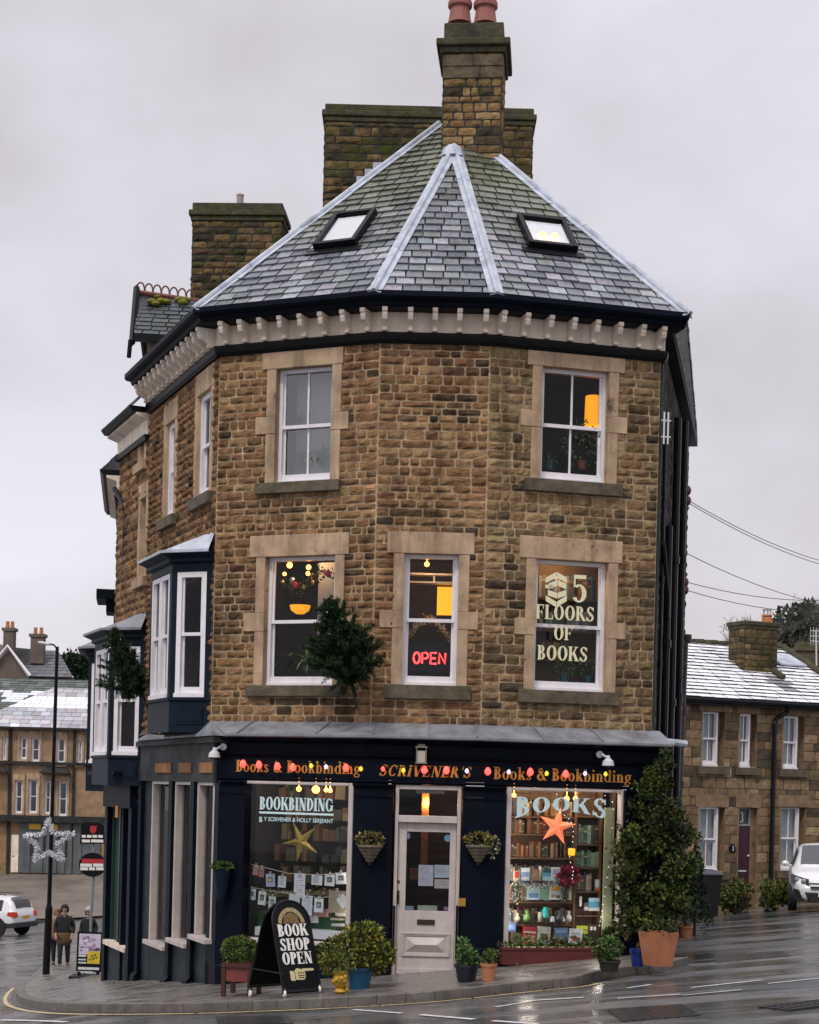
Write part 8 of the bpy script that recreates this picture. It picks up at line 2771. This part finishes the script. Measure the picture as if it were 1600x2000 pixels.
for (x, y0, rx, rz, lab, Y) in ((1437, 1772, 33, 34, 'feathery green shrub in front of the plum cottage door', 38.5), (1514, 1772, 32, 32, 'second feathery shrub, between the cottage downpipe and the white hatchback', 38.0)):
    b0 = W(x, y0, Y); b0.z = hgt(b0.x, b0.y)
    t = empty('shrub', b0, lab, 'shrub')
    kk = Y / FPX
    q = MB()
    for k in range(18):
        d = rnd_dir(); cc = b0 + Vector((d.x * rx * kk * .7, d.y * .4, rz * kk + d.z * rz * kk * .75))
        clump(q, cc, (rx * kk * .35, .25, rz * kk * .35), 70, 0.10, [(0.05, 0.075, 0.02), (0.09, 0.12, 0.025), (0.02, 0.035, 0.012), (0.14, 0.15, 0.03)], up=0.6)
    blades(q, b0 + Vector((0, 0, rz * kk)), 60, 0.6, [(0.10, 0.13, 0.03), (0.16, 0.17, 0.04)], w=0.012, droop=0.3)
    q.build('foliage', 'leaf', t)
    q = MB()
    for k in range(5): q.tube([b0, b0 + Vector((random.uniform(-.3, .3), random.uniform(-.2, .2), rz * kk * 1.2))], 0.02, 5, r1=0.006)
    q.build('stem', 'bark', t)
b0 = W(1357, 1790, 29.2); b0.z = hgt(b0.x, b0.y)
t = empty('conifer', b0, 'narrow black-green conifer between the ivy and the wheelie bin', 'tree')
q = MB(); kk = 29.2 / FPX
for k in range(20):
    s_ = k / 20; cc = b0 + Vector((random.uniform(-.05, .05), random.uniform(-.05, .05), 0.2 + 1.25 * s_))
    clump(q, cc, (0.26 * (1 - s_) + 0.05,) * 2 + (0.14,), 60, 0.07, FIR, up=1.0)
q.build('foliage', 'leaf', t)
q = MB(); q.tube([b0, b0 + Vector((0, 0, 1.3))], 0.03, 6, r1=0.008); q.build('trunk', 'bark', t)
# bare trees and the house roofline beyond the cottage
def bare_tree(b0, H, label, seed, twigs=True):
    random.seed(seed)
    t = empty('bare_tree', b0, label, 'tree', 'bare trees behind the cottage')
    q = MB()
    def grow(p, d, l, r, lev):
        e = p + d * l
        m_ = p + d * l * 0.5 + rnd_dir() * l * 0.08
        q.tube([p, m_, e], r, 5 if lev < 2 else 3, r1=r * 0.6, caps=False)
        if lev >= 5: return
        for _ in range(3 if lev < 4 else 4):
            nd = (d + rnd_dir() * 0.75 + Vector((0, 0, 0.18))).normalized()
            grow(e if random.random() < 0.7 else m_, nd, l * random.uniform(0.58, 0.8), r * 0.55, lev + 1)
    grow(b0, Vector((0.05, 0, 1)), H * 0.27, H * 0.022, 0)
    q.build('branches', mat('bark_far', col=(0.07, 0.065, 0.06), rough=0.9), t)
for x, y, Y, H, sd, lab in ((1452, 1290, 70, 5.0, 4, 'pale bare tree just left of the cottage chimney'), (1542, 1310, 64, 4.4, 9, 'dark bare tree just right of the cottage chimney'), (1505, 1270, 95, 5.6, 14, 'fine bare tree directly behind the cottage chimney'), (1590, 1250, 120, 6.0, 21, 'bare tree on the hillside at the right edge')):
    bare_tree(W(x, y, Y) - Vector((0, 0, 1.2)), H, lab, sd)
random.seed(5)
wd = MB()
for k in range(46):
    x = random.uniform(1515, 1660); Y = 165 + random.uniform(0, 25)
    y = 1290 - 85 * sstep((x - 1440) / 160.0) + random.uniform(0, 75)
    clump(wd, W(x, y, Y), (2.4, 2.0, 2.0), 110, 0.8, [(0.03, 0.045, 0.03), (0.045, 0.06, 0.04), (0.06, 0.07, 0.05)])
tag(wd.build('wood', 'leaf'), 'far wooded hillside at the right edge beyond the cottage', 'wood', kind='stuff')
wd = MB()
for k in range(20):
    x = random.uniform(125, 200); Y = 150
    clump(wd, W(x, random.uniform(1290, 1330), Y), (1.4, 1.2, 1.1), 90, 0.5, [(0.02, 0.04, 0.025), (0.035, 0.055, 0.03)])
tag(wd.build('hedge', 'leaf'), 'dark evergreens beyond the long snowy roof at the left', 'hedge', kind='stuff')
hb = W(1600, 1420, 60)
h2 = empty('rear_house', Vector((hb.x, hb.y, hgt(hb.x, hb.y))), 'dark-roofed stone house just visible behind the right end of the cottage', 'house')
q = MB(); x0, x1 = W(1562, 1290, 60).x, W(1700, 1290, 60).x
q.fbox(Frame((0, 60, 0), (1, 0, 0)), x0, x1 + 4, -2, W(1580, 1322, 60).z, -6, 0); q.build('wall', 'tan_ashlar', h2)
q = MB(); zc = W(1580, 1322, 60).z
q.mesh([(x0 - .2, 59.8, zc), (x1 + 4, 59.8, zc), (x1 + 4, 63, zc + 0.7), (x0 - .2, 63, zc + 0.7), (x1 + 4, 66.2, zc), (x0 - .2, 66.2, zc)], [(0, 1, 2, 3), (3, 2, 4, 5), (0, 3, 5)]); q.build('roof', 'slate_dark' if False else 'dark_wall', h2)
q = MB(); cxm = W(1582, 1290, 61).x; q.box((cxm, 61.5, W(1582, 1290, 61).z), (0.75, 0.7, 1.4)); q.box((cxm, 61.5, W(1582, 1266, 61).z), (0.9, 0.85, 0.16)); q.build('chimney', 'stone_cot' if False else 'sill_stone', h2)
q = MB(); ap = W(1595, 1300, 60.5); q.tube([ap, W(1594, 1232, 60.5)], 0.03, 6)
for y in (1232, 1242, 1252):
    A = W(1583, y, 60.5); B_ = W(1606, y + 1, 60.5); q.tube([A, B_], 0.016, 4)
    for k in range(5): p = A.lerp(B_, k / 4); q.tube([p - Vector((0, 0, .12)), p + Vector((0, 0, .12))], 0.01, 4)
q.build('aerial', 'silver_paint', h2)
# drain grate in the road
gp = G(1568, 1966)
q = MB()
f = Frame(gp + Vector((0, 0, 0.006)), (0.96, 0.28, 0.096)); f.W = Vector((-0.28, 0.96, -0.08)).normalized(); f.N = f.U.cross(f.W).normalized()
if f.N.z < 0: f.N = -f.N
for k in range(9): q.fbox(f, -0.28 + k * 0.065, -0.25 + k * 0.065, -0.22, 0.22, 0.0, 0.012)
for k in (-0.24, 0.0, 0.24): q.fbox(f, -0.3, 0.3, k - 0.02, k + 0.02, 0.0, 0.014)
tag(q.build('drain_grate', mat('iron', col=(0.03, 0.03, 0.032), rough=0.5, metal=0.5)), 'iron drain grate in the road at the lower right corner', 'drain')
# ------------------------------------------------------------------ people
mat('skin', col=(0.42, 0.24, 0.17), rough=0.55)
mat('coat_black', col=(0.008, 0.008, 0.011), rough=0.85)
mat('coat_brown', col=(0.10, 0.06, 0.025), rough=0.9, nscale=18, namt=0.4)
mat('jeans', col=(0.012, 0.014, 0.022), rough=0.85)
mat('hair_dark', col=(0.012, 0.009, 0.008), rough=0.6)
mat('coat_tan', col=(0.20, 0.13, 0.075), rough=0.9, nscale=18, namt=0.4)
mat('hat_grey', col=(0.42, 0.40, 0.40), rough=0.9)
def skin_mesh(name, pts, edges, radii, m, parent, org, Rm, root=0, sub=2):
    me = bpy.data.meshes.new(name + '_tmp')
    me.from_pydata([Vector(p) for p in pts], edges, [])
    ob = bpy.data.objects.new(name + '_tmp', me)
    sc.collection.objects.link(ob)
    ob.modifiers.new('skin', 'SKIN')
    for i, r in enumerate(radii):
        rr = r if isinstance(r, tuple) else (r, r)
        me.skin_vertices[0].data[i].radius = rr
        me.skin_vertices[0].data[i].use_root = (i == root)
    sb = ob.modifiers.new('sub', 'SUBSURF'); sb.levels = sub; sb.render_levels = sub
    bpy.context.view_layer.update()
    dg = bpy.context.evaluated_depsgraph_get()
    m2 = bpy.data.meshes.new_from_object(ob.evaluated_get(dg))
    vs = [Rm @ v.co + org for v in m2.vertices]; fs = [tuple(p.vertices) for p in m2.polygons]
    bpy.data.objects.remove(ob); bpy.data.meshes.remove(me); bpy.data.meshes.remove(m2)
    q = MB(); q.mesh(vs, fs)
    return q.build(name, m, parent, smooth=True)
def person(base, h, face_dir, label, top, bottom, hair='hair_dark', stride=0.22, coat_len=0.78, hat=None, legs='jeans', lower=None):
    """face_dir: heading on the ground; local x to the person's left, y forward, z up"""
    t = empty('person', base, label, 'person')
    d = Vector((face_dir[0], face_dir[1], 0)).normalized()
    Rm = Matrix(((-d.y, d.x, 0), (d.x, d.y, 0), (0, 0, 1)))
    Rm = Matrix((( d.y, d.x, 0), (-d.x, d.y, 0), (0, 0, 1)))
    s = h / 1.72
    P, E, RD = [], [], []
    def add(p, r, par=None):
        P.append((p[0] * s, p[1] * s, p[2] * s)); RD.append(r * s if not isinstance(r, tuple) else (r[0] * s, r[1] * s))
        if par is not None: E.append((par, len(P) - 1))
        return len(P) - 1
    pel = add((0, 0, 0.93), (0.15, 0.11))
    ab_ = add((0, 0.01, 1.08), (0.135, 0.10), pel)
    chs = add((0, 0.0, 1.28), (0.155, 0.11), ab_)
    nk0 = add((0, -0.01, 1.43), 0.065, chs)
    nk = add((0, 0.0, 1.49), 0.055, nk0)
    h0 = add((0, 0.02, 1.57), (0.068, 0.08), nk)
    h1 = add((0, 0.015, 1.65), (0.074, 0.09), h0)
    add((0, 0.005, 1.70), (0.05, 0.06), h1)
    for sd in (-1, 1):
        sh_ = add((sd * 0.17, -0.01, 1.38), 0.062, chs)
        el = add((sd * 0.24, -0.05, 1.12), 0.048, sh_)
        wr = add((sd * 0.21, 0.09, 0.92), 0.034, el)
        pm = add((sd * 0.20, 0.12, 0.86), (0.036, 0.022), wr)
        for k in range(4):
            a = (k - 1.5) * 0.018
            kn = add((sd * 0.20 + a, 0.145, 0.82), 0.0095, pm)
            add((sd * 0.195 + a, 0.135, 0.79 - 0.008 * (k in (1, 2))), 0.008, kn)
        th = add((sd * 0.17, 0.15, 0.855), 0.0105, pm)
        add((sd * 0.165, 0.165, 0.825), 0.009, th)
        st = stride * sd
        hp = add((sd * 0.09, 0, 0.86), 0.088, pel)
        kn = add((sd * 0.095, st * 0.55 + 0.02, 0.48), 0.058, hp)
        ak = add((sd * 0.095, st - 0.02, 0.09 + (0.03 if st < 0 else 0)), 0.040, kn)
        ft = add((sd * 0.10, st + 0.05, 0.045), (0.03, 0.026), ak)
    skin_mesh('person_body', P, E, RD, 'skin', t, base, Rm)
    V = lambda x, y, z: base + Rm @ Vector((x * s, y * s, z * s))
    # trousers and shoes
    P, E, RD = [], [], []
    pel = add((0, 0, 0.93), (0.165, 0.125))
    for sd in (-1, 1):
        st = stride * sd
        hp = add((sd * 0.09, 0, 0.84), 0.10, pel); kn = add((sd * 0.095, st * 0.55 + 0.02, 0.48), 0.072, hp); add((sd * 0.095, st - 0.02, 0.12 + (0.03 if st < 0 else 0)), 0.056, kn)
    skin_mesh('trousers', P, E, RD, legs, t, base, Rm)
    for sd in (-1, 1):
        st = stride * sd; zz = 0.03 if st < 0 else 0
        P, E, RD = [], [], []
        a = add((sd * 0.095, st - 0.07, 0.07 + zz), (0.062, 0.07)); b_ = add((sd * 0.1, st + 0.06, 0.055 + zz * .4), (0.062, 0.058), a); add((sd * 0.1, st + 0.19, 0.04), (0.05, 0.04), b_)
        skin_mesh('shoe', P, E, RD, 'rubber', t, base, Rm)
    # coat: torso and sleeves
    P, E, RD = [], [], []
    hem = add((0, 0, coat_len), (0.205, 0.165)); w_ = add((0, 0, 1.03), (0.175, 0.135), hem); c_ = add((0, 0, 1.27), (0.19, 0.14), w_); n_ = add((0, -0.01, 1.42), 0.09, c_); add((0, 0, 1.48), 0.07, n_)
    for sd in (-1, 1):
        a = add((sd * 0.165, -0.01, 1.355), 0.074, c_); b_ = add((sd * 0.24, -0.05, 1.12), 0.066, a); add((sd * 0.215, 0.08, 0.94), 0.055, b_)
    skin_mesh('coat', P, E, RD, top, t, base, Rm)
    if lower:
        P, E, RD = [], [], []
        a = add((0, 0, 0.60), (0.245, 0.19)); b_ = add((0, 0, 0.85), (0.225, 0.18), a); add((0, 0, 1.06), (0.19, 0.15), b_)
        skin_mesh('coat_skirt', P, E, RD, lower, t, base, Rm)
    # head details
    q = MB()
    q.lathe(V(0, 0.005, 1.66), [(0.001, 0.085 * s), (0.055 * s, 0.072 * s), (0.088 * s, 0.03 * s), (0.094 * s, -0.02 * s)], 14)
    for k in range(9):
        a = math.pi * (1.0 + k / 8)
        q.ball(V(0.075 * math.cos(a), 0.01 + 0.075 * math.sin(a), 1.60), 0.04 * s, sz=1.6)
    for sd in (-1, 1): q.ball(V(sd * 0.082, 0.01, 1.57), 0.032 * s, sz=2.2)
    q.build('hair', hair, t, smooth=True)
    if hat:
        q = MB(); q.lathe(V(0, 0.01, 1.675), [(0.098 * s, -0.03 * s), (0.102 * s, 0.0), (0.085 * s, 0.06 * s), (0.05 * s, 0.085 * s), (0.02 * s, 0.10 * s), (0.025 * s, 0.12 * s), (0.001, 0.13 * s)], 14); q.build('hat', hat, t, smooth=True)
    q = MB()
    for sd in (-1, 1): q.ball(V(sd * 0.031, 0.098, 1.61), 0.011 * s, n=8)
    q.build('eyes', 'black', t)
    q = MB(); q.mesh([V(0, 0.095, 1.615), V(-0.016, 0.10, 1.575), V(0.016, 0.10, 1.575), V(0, 0.125, 1.578)], [(0, 1, 3), (0, 3, 2), (1, 2, 3)]); q.build('nose', 'skin', t)
    q = MB(); q.tube([V(-0.025, 0.098, 1.548), V(0, 0.104, 1.546), V(0.025, 0.098, 1.548)], 0.006 * s, 5); q.build('mouth', mat('lips', col=(0.25, 0.08, 0.07), rough=0.5), t)
    return t
def ph_of(c, hpx): return hpx * c.y / FPX
def spot(x, ytop, h):
    """ground point on the pavement whose figure of height h reaches the given top pixel"""
    best = None
    for k in range(260):
        Y = 26 + 0.1 * k
        r = ray(x, ytop)
        X = r.x * Y
        d = abs(EYE + r.z * Y - (hgt(X, Y) + h))
        if best is None or d < best[0]: best = (d, Vector((X, Y, hgt(X, Y))))
    return best[1]
c1 = spot(125, 1769, 1.72); c1 = W(124, 1893, 42.5)
c1.z = W(124, 1893, 42.5).z
person(c1, 1.68, (0.12, -1), 'person with dark hair, black jacket over brown coat, walking beside the lamp post', 'coat_black', None, lower='coat_brown', coat_len=0.92, stride=0.10)
c0 = W(110, 1890, 43.6)
person(c0, 1.58, (0.1, -1), 'person in a tan coat half hidden behind the lamp post', 'coat_tan', None, coat_len=0.72, stride=-0.08, hair='coat_tan')
c2 = W(171, 1884, 46.5)
person(c2, 1.60, (-0.1, -1), 'person in a black coat and pale hat behind the poster stand', 'coat_black', None, hat='hat_grey', stride=0.08)
# ------------------------------------------------------------------ cars
def car(c, head, up, label, L, Wd, H, kind, name='parked_car'):
    """c: ground point under the middle of the car; head: heading"""
    t = empty(name, c, label, 'car')
    d = Vector(head).normalized()
    U = Vector((d.y, -d.x, 0))                                    # to the car's right
    fr = lambda x, y, z: c + d * x + U * y + Vector((0, 0, z))
    hw = Wd / 2
    hb = kind == 'suv'
    gz = 0.24 if hb else 0.17
    # stations from rear to front: x, bottom, belt, top, half width at belt, half width at top
    if hb:
        st = [(-L / 2, .45, .85, .87, .80, .72), (-L / 2 + .06, .36, .95, 1.02, .93, .72), (-L / 2 + .22, .32, .98, 1.42, .97, .72), (-L / 2 + .45, .30, .99, H - .04, .985, .74), (-0.6, gz, 1.0, H, 1.0, .76), (0.3, gz, .98, H - .02, 1.0, .75), (.95, gz, .97, 1.02, 1.0, .80), (1.5, .3, .93, .97, .97, .8), (L / 2 - .12, .32, .85, .88, .9, .75), (L / 2, .42, .7, .72, .74, .65)]
    else:
        st = [(-L / 2, .4, .8, .82, .76, .7), (-L / 2 + .1, .3, .95, 1.1, .92, .68), (-L / 2 + .35, .25, .97, H - .08, .97, .7), (-0.7, gz, .97, H, 1.0, .74), (0.15, gz, .95, H - .03, 1.0, .73), (0.95, gz, .93, .985, .99, .80), (1.35, .22, .87, .92, .96, .78), (L / 2 - .28, .22, .74, .80, .9, .74), (L / 2 - .06, .24, .58, .64, .78, .66), (L / 2, .30, .45, .5, .66, .56)]
    rings = []
    for x, zb, zm, zt, wb, wt in st:
        b_, w_ = hw * wb, hw * wt
        half = [(0.0, zb), (b_ * .86, zb), (b_ * .97, zb + .1), (b_ * 1.0, zb + (zm - zb) * .5), (b_ * .985, zm - .03), (b_ * .955, zm), (w_ + (b_ * .955 - w_) * .12, zt - .09 if zt - zm > .2 else zt - .02), (w_ * .88, zt - .015), (0.0, zt + .012)]
        rings.append([(x, y, z) for y, z in half] + [(x, -y, z) for y, z in half[-2:0:-1]])
    n = len(rings[0])
    q = MB()
    vs = [fr(*p) for r in rings for p in r]
    fs = [(i * n + k, i * n + (k + 1) % n, (i + 1) * n + (k + 1) % n, (i + 1) * n + k) for i in range(len(rings) - 1) for k in range(n)]
    fs += [tuple(range(n))[::-1], tuple((len(rings) - 1) * n + k for k in range(n))]
    q.mesh(vs, fs)
    body = q.build('car_body', 'carwhite', t, smooth=True)
    sb = body.modifiers.new('sub', 'SUBSURF'); sb.levels = 2; sb.render_levels = 2
    me = body.data
    # glass follows the cabin surface a little outside it
    def cab(i, f, lo=0.12, hi=0.82):     # point between station i and i+1 on the upper side
        return None
    def lerp_ring(x, k):
        for i in range(len(rings) - 1):
            if rings[i][0][0] <= x <= rings[i + 1][0][0]:
                tt = (x - rings[i][0][0]) / (rings[i + 1][0][0] - rings[i][0][0])
                a, b2 = rings[i][k], rings[i + 1][k]
                return tuple(a[j] + (b2[j] - a[j]) * tt for j in range(3))
    def side(x, f, sgn, off=0.012):
        a, b2 = lerp_ring(x, 5), lerp_ring(x, 6)
        p = [a[j] + (b2[j] - a[j]) * f for j in range(3)]
        return fr(p[0], sgn * (p[1] + off - 0.035 * f * (1 - f)), p[2])
    spans = [(-L / 2 + .62, -0.62), (-0.55, 0.22)] if hb else [(-L / 2 + .62, -0.5), (-0.43, 0.25)]
    for sgn in (1, -1):
        for (xa, xb) in spans:
            q = MB()
            m_ = 5
            pts = [[side(xa + (xb - xa) * i / m_, f, sgn) for f in (0.06, 0.35, 0.65, 0.93)] for i in range(m_ + 1)]
            for i in range(m_):
                for k in range(3):
                    q.face([pts[i][k], pts[i + 1][k], pts[i + 1][k + 1], pts[i][k + 1]] if sgn > 0 else [pts[i][k], pts[i][k + 1], pts[i + 1][k + 1], pts[i + 1][k]])
            q.build('side_window', 'car_glass', t)
        q = MB()
        xf0, xf1 = spans[1][1] + .04, (0.85 if hb else .8)
        q.face([side(xf0, .06, sgn), side(xf1, .2, sgn), side(xf0, .9, sgn)]); q.build('quarter_window', 'car_glass', t)
    def across(x0, x1, k, w, nm, lift=0.014, wtop=None):
        q = MB(); m_ = 6
        P0, P1 = lerp_ring(x0, 8), lerp_ring(x1, 8)
        a0, a1 = lerp_ring(x0, 6), lerp_ring(x1, 6)
        wtop = wtop or w
        rows_ = []
        for j in range(5):
            f = j / 4
            x = x0 + (x1 - x0) * f
            cz, ez, ey = lerp_ring(x, 8)[2], lerp_ring(x, 7)[2], lerp_ring(x, 7)[1]
            rows_.append([fr(x + (0.01 if x1 < x0 else -0.01) * 0, yy * (w + (wtop - w) * f) * ey, cz + (ez - cz) * abs(yy) ** 2 + lift) for yy in [-1 + 2 * i / m_ for i in range(m_ + 1)]])
        for j in range(4):
            for i in range(m_): q.face([rows_[j][i], rows_[j][i + 1], rows_[j + 1][i + 1], rows_[j + 1][i]])
        return q.build(nm, 'car_glass', t, smooth=True)
    if hb:
        across(0.98, 0.36, 8, 1.02, 'windscreen', 0.02); across(-L / 2 + .10, -L / 2 + .40, 8, 0.96, 'rear_window', 0.03)
    else:
        across(0.98, 0.22, 8, 1.04, 'windscreen', 0.02); across(-L / 2 + .14, -L / 2 + .38, 8, 0.96, 'rear_window', 0.03)
    # wheels
    wr_ = 0.345 if hb else 0.30
    for xw in (-L * .31, L * .315):
        for sgn in (1, -1):
            p = fr(xw, sgn * (hw - 0.17), wr_)
            q = MB(); q.lathe(p, [(wr_ * .62, 0), (wr_ * .94, 0.0), (wr_, 0.03), (wr_, 0.16), (wr_ * .94, 0.19), (wr_ * .62, 0.19)], 24, axis=U * sgn)
            w_ = q.build('wheel', 'rubber', t)
            q = MB()
            q.lathe(p, [(0.03, 0.17), (0.07, 0.175), (0.07, 0.15), (wr_ * .58, 0.16), (wr_ * .64, 0.185), (wr_ * .64, 0.10)], 20, axis=U * sgn)
            q.build('rim', 'metal', w_)
            q = MB(); q.lathe(fr(xw, sgn * (hw + 0.002), wr_ + .01), [(wr_ * 1.02, -0.06), (wr_ * 1.2, -0.06), (wr_ * 1.2, 0.008), (wr_ * 1.02, 0.008)], 24, axis=U * sgn)
            if hb: q.build('wheel_arch', 'rubber', t)
    # lights, bumpers, plates
    fx = L / 2
    mat('tail_red', col=(0.55, 0.03, 0.012), rough=0.2); mat('lamp_clear', col=(0.30, 0.31, 0.33), rough=0.12); mat('trim', col=(0.02, 0.02, 0.022), rough=0.5)
    if hb:
        for sgn in (1, -1):
            q = MB(); q.box8([fr(-fx + .02, sgn * hw * .95, .78), fr(-fx + .34, sgn * (hw * .985), .86), fr(-fx + .02, sgn * hw * .62, .80), fr(-fx - .02, sgn * hw * .62, .80), fr(-fx + .04, sgn * hw * .95, 1.02), fr(-fx + .30, sgn * (hw * .985), 1.0), fr(-fx + .05, sgn * hw * .66, 1.0), fr(-fx + .02, sgn * hw * .66, 1.0)])
            q.build('tail_light', 'tail_red', t, bevel=0.015)
        q = MB(); q.box8([fr(-fx - .07, -hw * .9, .36), fr(-fx - .07, hw * .9, .36), fr(-fx + .5, hw * .99, .34), fr(-fx + .5, -hw * .99, .34), fr(-fx - .07, -hw * .9, .58), fr(-fx - .07, hw * .9, .58), fr(-fx + .5, hw * .99, .56), fr(-fx + .5, -hw * .99, .56)])
        q.build('rear_bumper', 'trim', t, bevel=0.03)
        for sgn in (1, -1):
            q = MB(); q.box8([fr(-1.0, sgn * hw * .99, .28), fr(.9, sgn * hw * .99, .28), fr(.9, sgn * hw * 1.015, .28), fr(-1.0, sgn * hw * 1.015, .28), fr(-1.0, sgn * hw * .99, .46), fr(.9, sgn * hw * .99, .46), fr(.9, sgn * hw * 1.015, .46), fr(-1.0, sgn * hw * 1.015, .46)]); q.build('sill_trim', 'trim', t)
            q = MB(); q.tube([fr(-1.5, sgn * hw * .68, H + .03), fr(-1.4, sgn * hw * .68, H + .06), fr(.1, sgn * hw * .68, H + .05), fr(.25, sgn * hw * .68, H)], 0.018, 6); q.build('roof_rail', 'trim', t)
            q = MB(); q.fbox(Frame(fr(0, 0, 0), d, U * sgn), -0.32, -0.18, 0.86, 0.89, hw * 1.0, hw * 1.02); q.build('door_handle', 'trim', t)
        q = MB(); f = Frame(fr(-fx - .005, 0, .78), -U, -d); q.fbox(f, -.26, .26, -.055, .055, 0, .012); q.build('number_plate', 'sign_yellow', t)
    else:
        for sgn in (1, -1):
            q = MB(); q.box8([fr(fx - .02, sgn * hw * .52, .60), fr(fx - .30, sgn * hw * .97, .64), fr(fx - .5, sgn * hw * .90, .66), fr(fx - .3, sgn * hw * .50, .62), fr(fx - .10, sgn * hw * .54, .73), fr(fx - .48, sgn * hw * .985, .83), fr(fx - .7, sgn * hw * .90, .82), fr(fx - .4, sgn * hw * .50, .74)])
            o_ = q.build('headlight', 'trim', t, bevel=0.015)
            q = MB(); q.ball(fr(fx - .12, sgn * hw * .66, .69), .062); q.ball(fr(fx - .25, sgn * hw * .82, .72), .055); q.build('lens', 'lamp_clear', o_)
            q = MB(); q.box8([fr(fx + .0, sgn * hw * .66, .26), fr(fx - .12, sgn * hw * .88, .28), fr(fx - .3, sgn * hw * .80, .28), fr(fx - .2, sgn * hw * .6, .26), fr(fx - .02, sgn * hw * .78, .50), fr(fx - .14, sgn * hw * .92, .52), fr(fx - .3, sgn * hw * .82, .52), fr(fx - .22, sgn * hw * .7, .5)]); q.build('side_intake', 'trim', t)
            q = MB(); p = fr(.62, sgn * (hw + .09), 1.02); q.lathe(p, [(0.02, -.06), (.085, -.03), (.09, .03), (.05, .07), (.001, .08)], 12, axis=-d, sy=.75); q.tube([fr(.62, sgn * hw * .93, .97), p], .02, 5); q.build('wing_mirror', 'carwhite', t)
        q = MB(); q.box8([fr(fx + .03, -hw * .48, .54), fr(fx + .03, hw * .48, .54), fr(fx - .2, hw * .48, .56), fr(fx - .2, -hw * .48, .56), fr(fx - .03, -hw * .52, .66), fr(fx - .03, hw * .52, .66), fr(fx - .25, hw * .52, .67), fr(fx - .25, -hw * .52, .67)]); g_ = q.build('grille', 'trim', t, bevel=0.01)
        q = MB(); q.box8([fr(fx + .04, -hw * .5, .59), fr(fx + .04, hw * .5, .59), fr(fx - .1, hw * .5, .605), fr(fx - .1, -hw * .5, .605), fr(fx + .025, -hw * .5, .62), fr(fx + .025, hw * .5, .62), fr(fx - .1, hw * .5, .635), fr(fx - .1, -hw * .5, .635)]); q.build('chrome_bar', 'silver_paint', g_)
        q = MB(); q.box8([fr(fx + .01, -hw * .5, .24), fr(fx + .01, hw * .5, .24), fr(fx - .1, hw * .55, .24), fr(fx - .1, -hw * .55, .24), fr(fx + .02, -hw * .62, .46), fr(fx + .02, hw * .62, .46), fr(fx - .1, hw * .66, .46), fr(fx - .1, -hw * .66, .46)]); q.build('lower_grille', 'trim', t, bevel=0.02)
        f = Frame(fr(fx + .03, 0, .42), U * -1, d)
        q = MB(); q.fbox(f, -.26, .26, -.055, .055, 0, .012); pl = q.build('number_plate', 'sign_white', t)
        q = MB(); letters(q, f, 'S', -.235, -.175, -.038, .076, .0125, T=.2); q.build('lettering', 'black', pl)
        for sgn in (1, -1):
            q = MB(); q.tube([fr(.98, sgn * .1, 1.0), fr(.9, sgn * .5, 1.03)], .008, 4); q.build('wiper', 'trim', t)
    return t
# white SUV passing on the left, white hatchback parked on the right
cS = G(-58, 1826)
cS = W(-33, 1822, 68.0)
car(cS, (-0.93, 0.36, 0), None, 'white sport utility car driving off at the left edge of the street', 4.15, 1.76, 1.62, 'suv', 'passing_car')
cH = W(1622, 1787, 35.5); cH = cH + Vector((0.42, 1.93, 0)); cH.z = hgt(cH.x, cH.y)
car(cH, (-0.22, -1, 0), None, 'white hatchback parked facing the street at the right edge', 3.95, 1.74, 1.49, 'hatch')
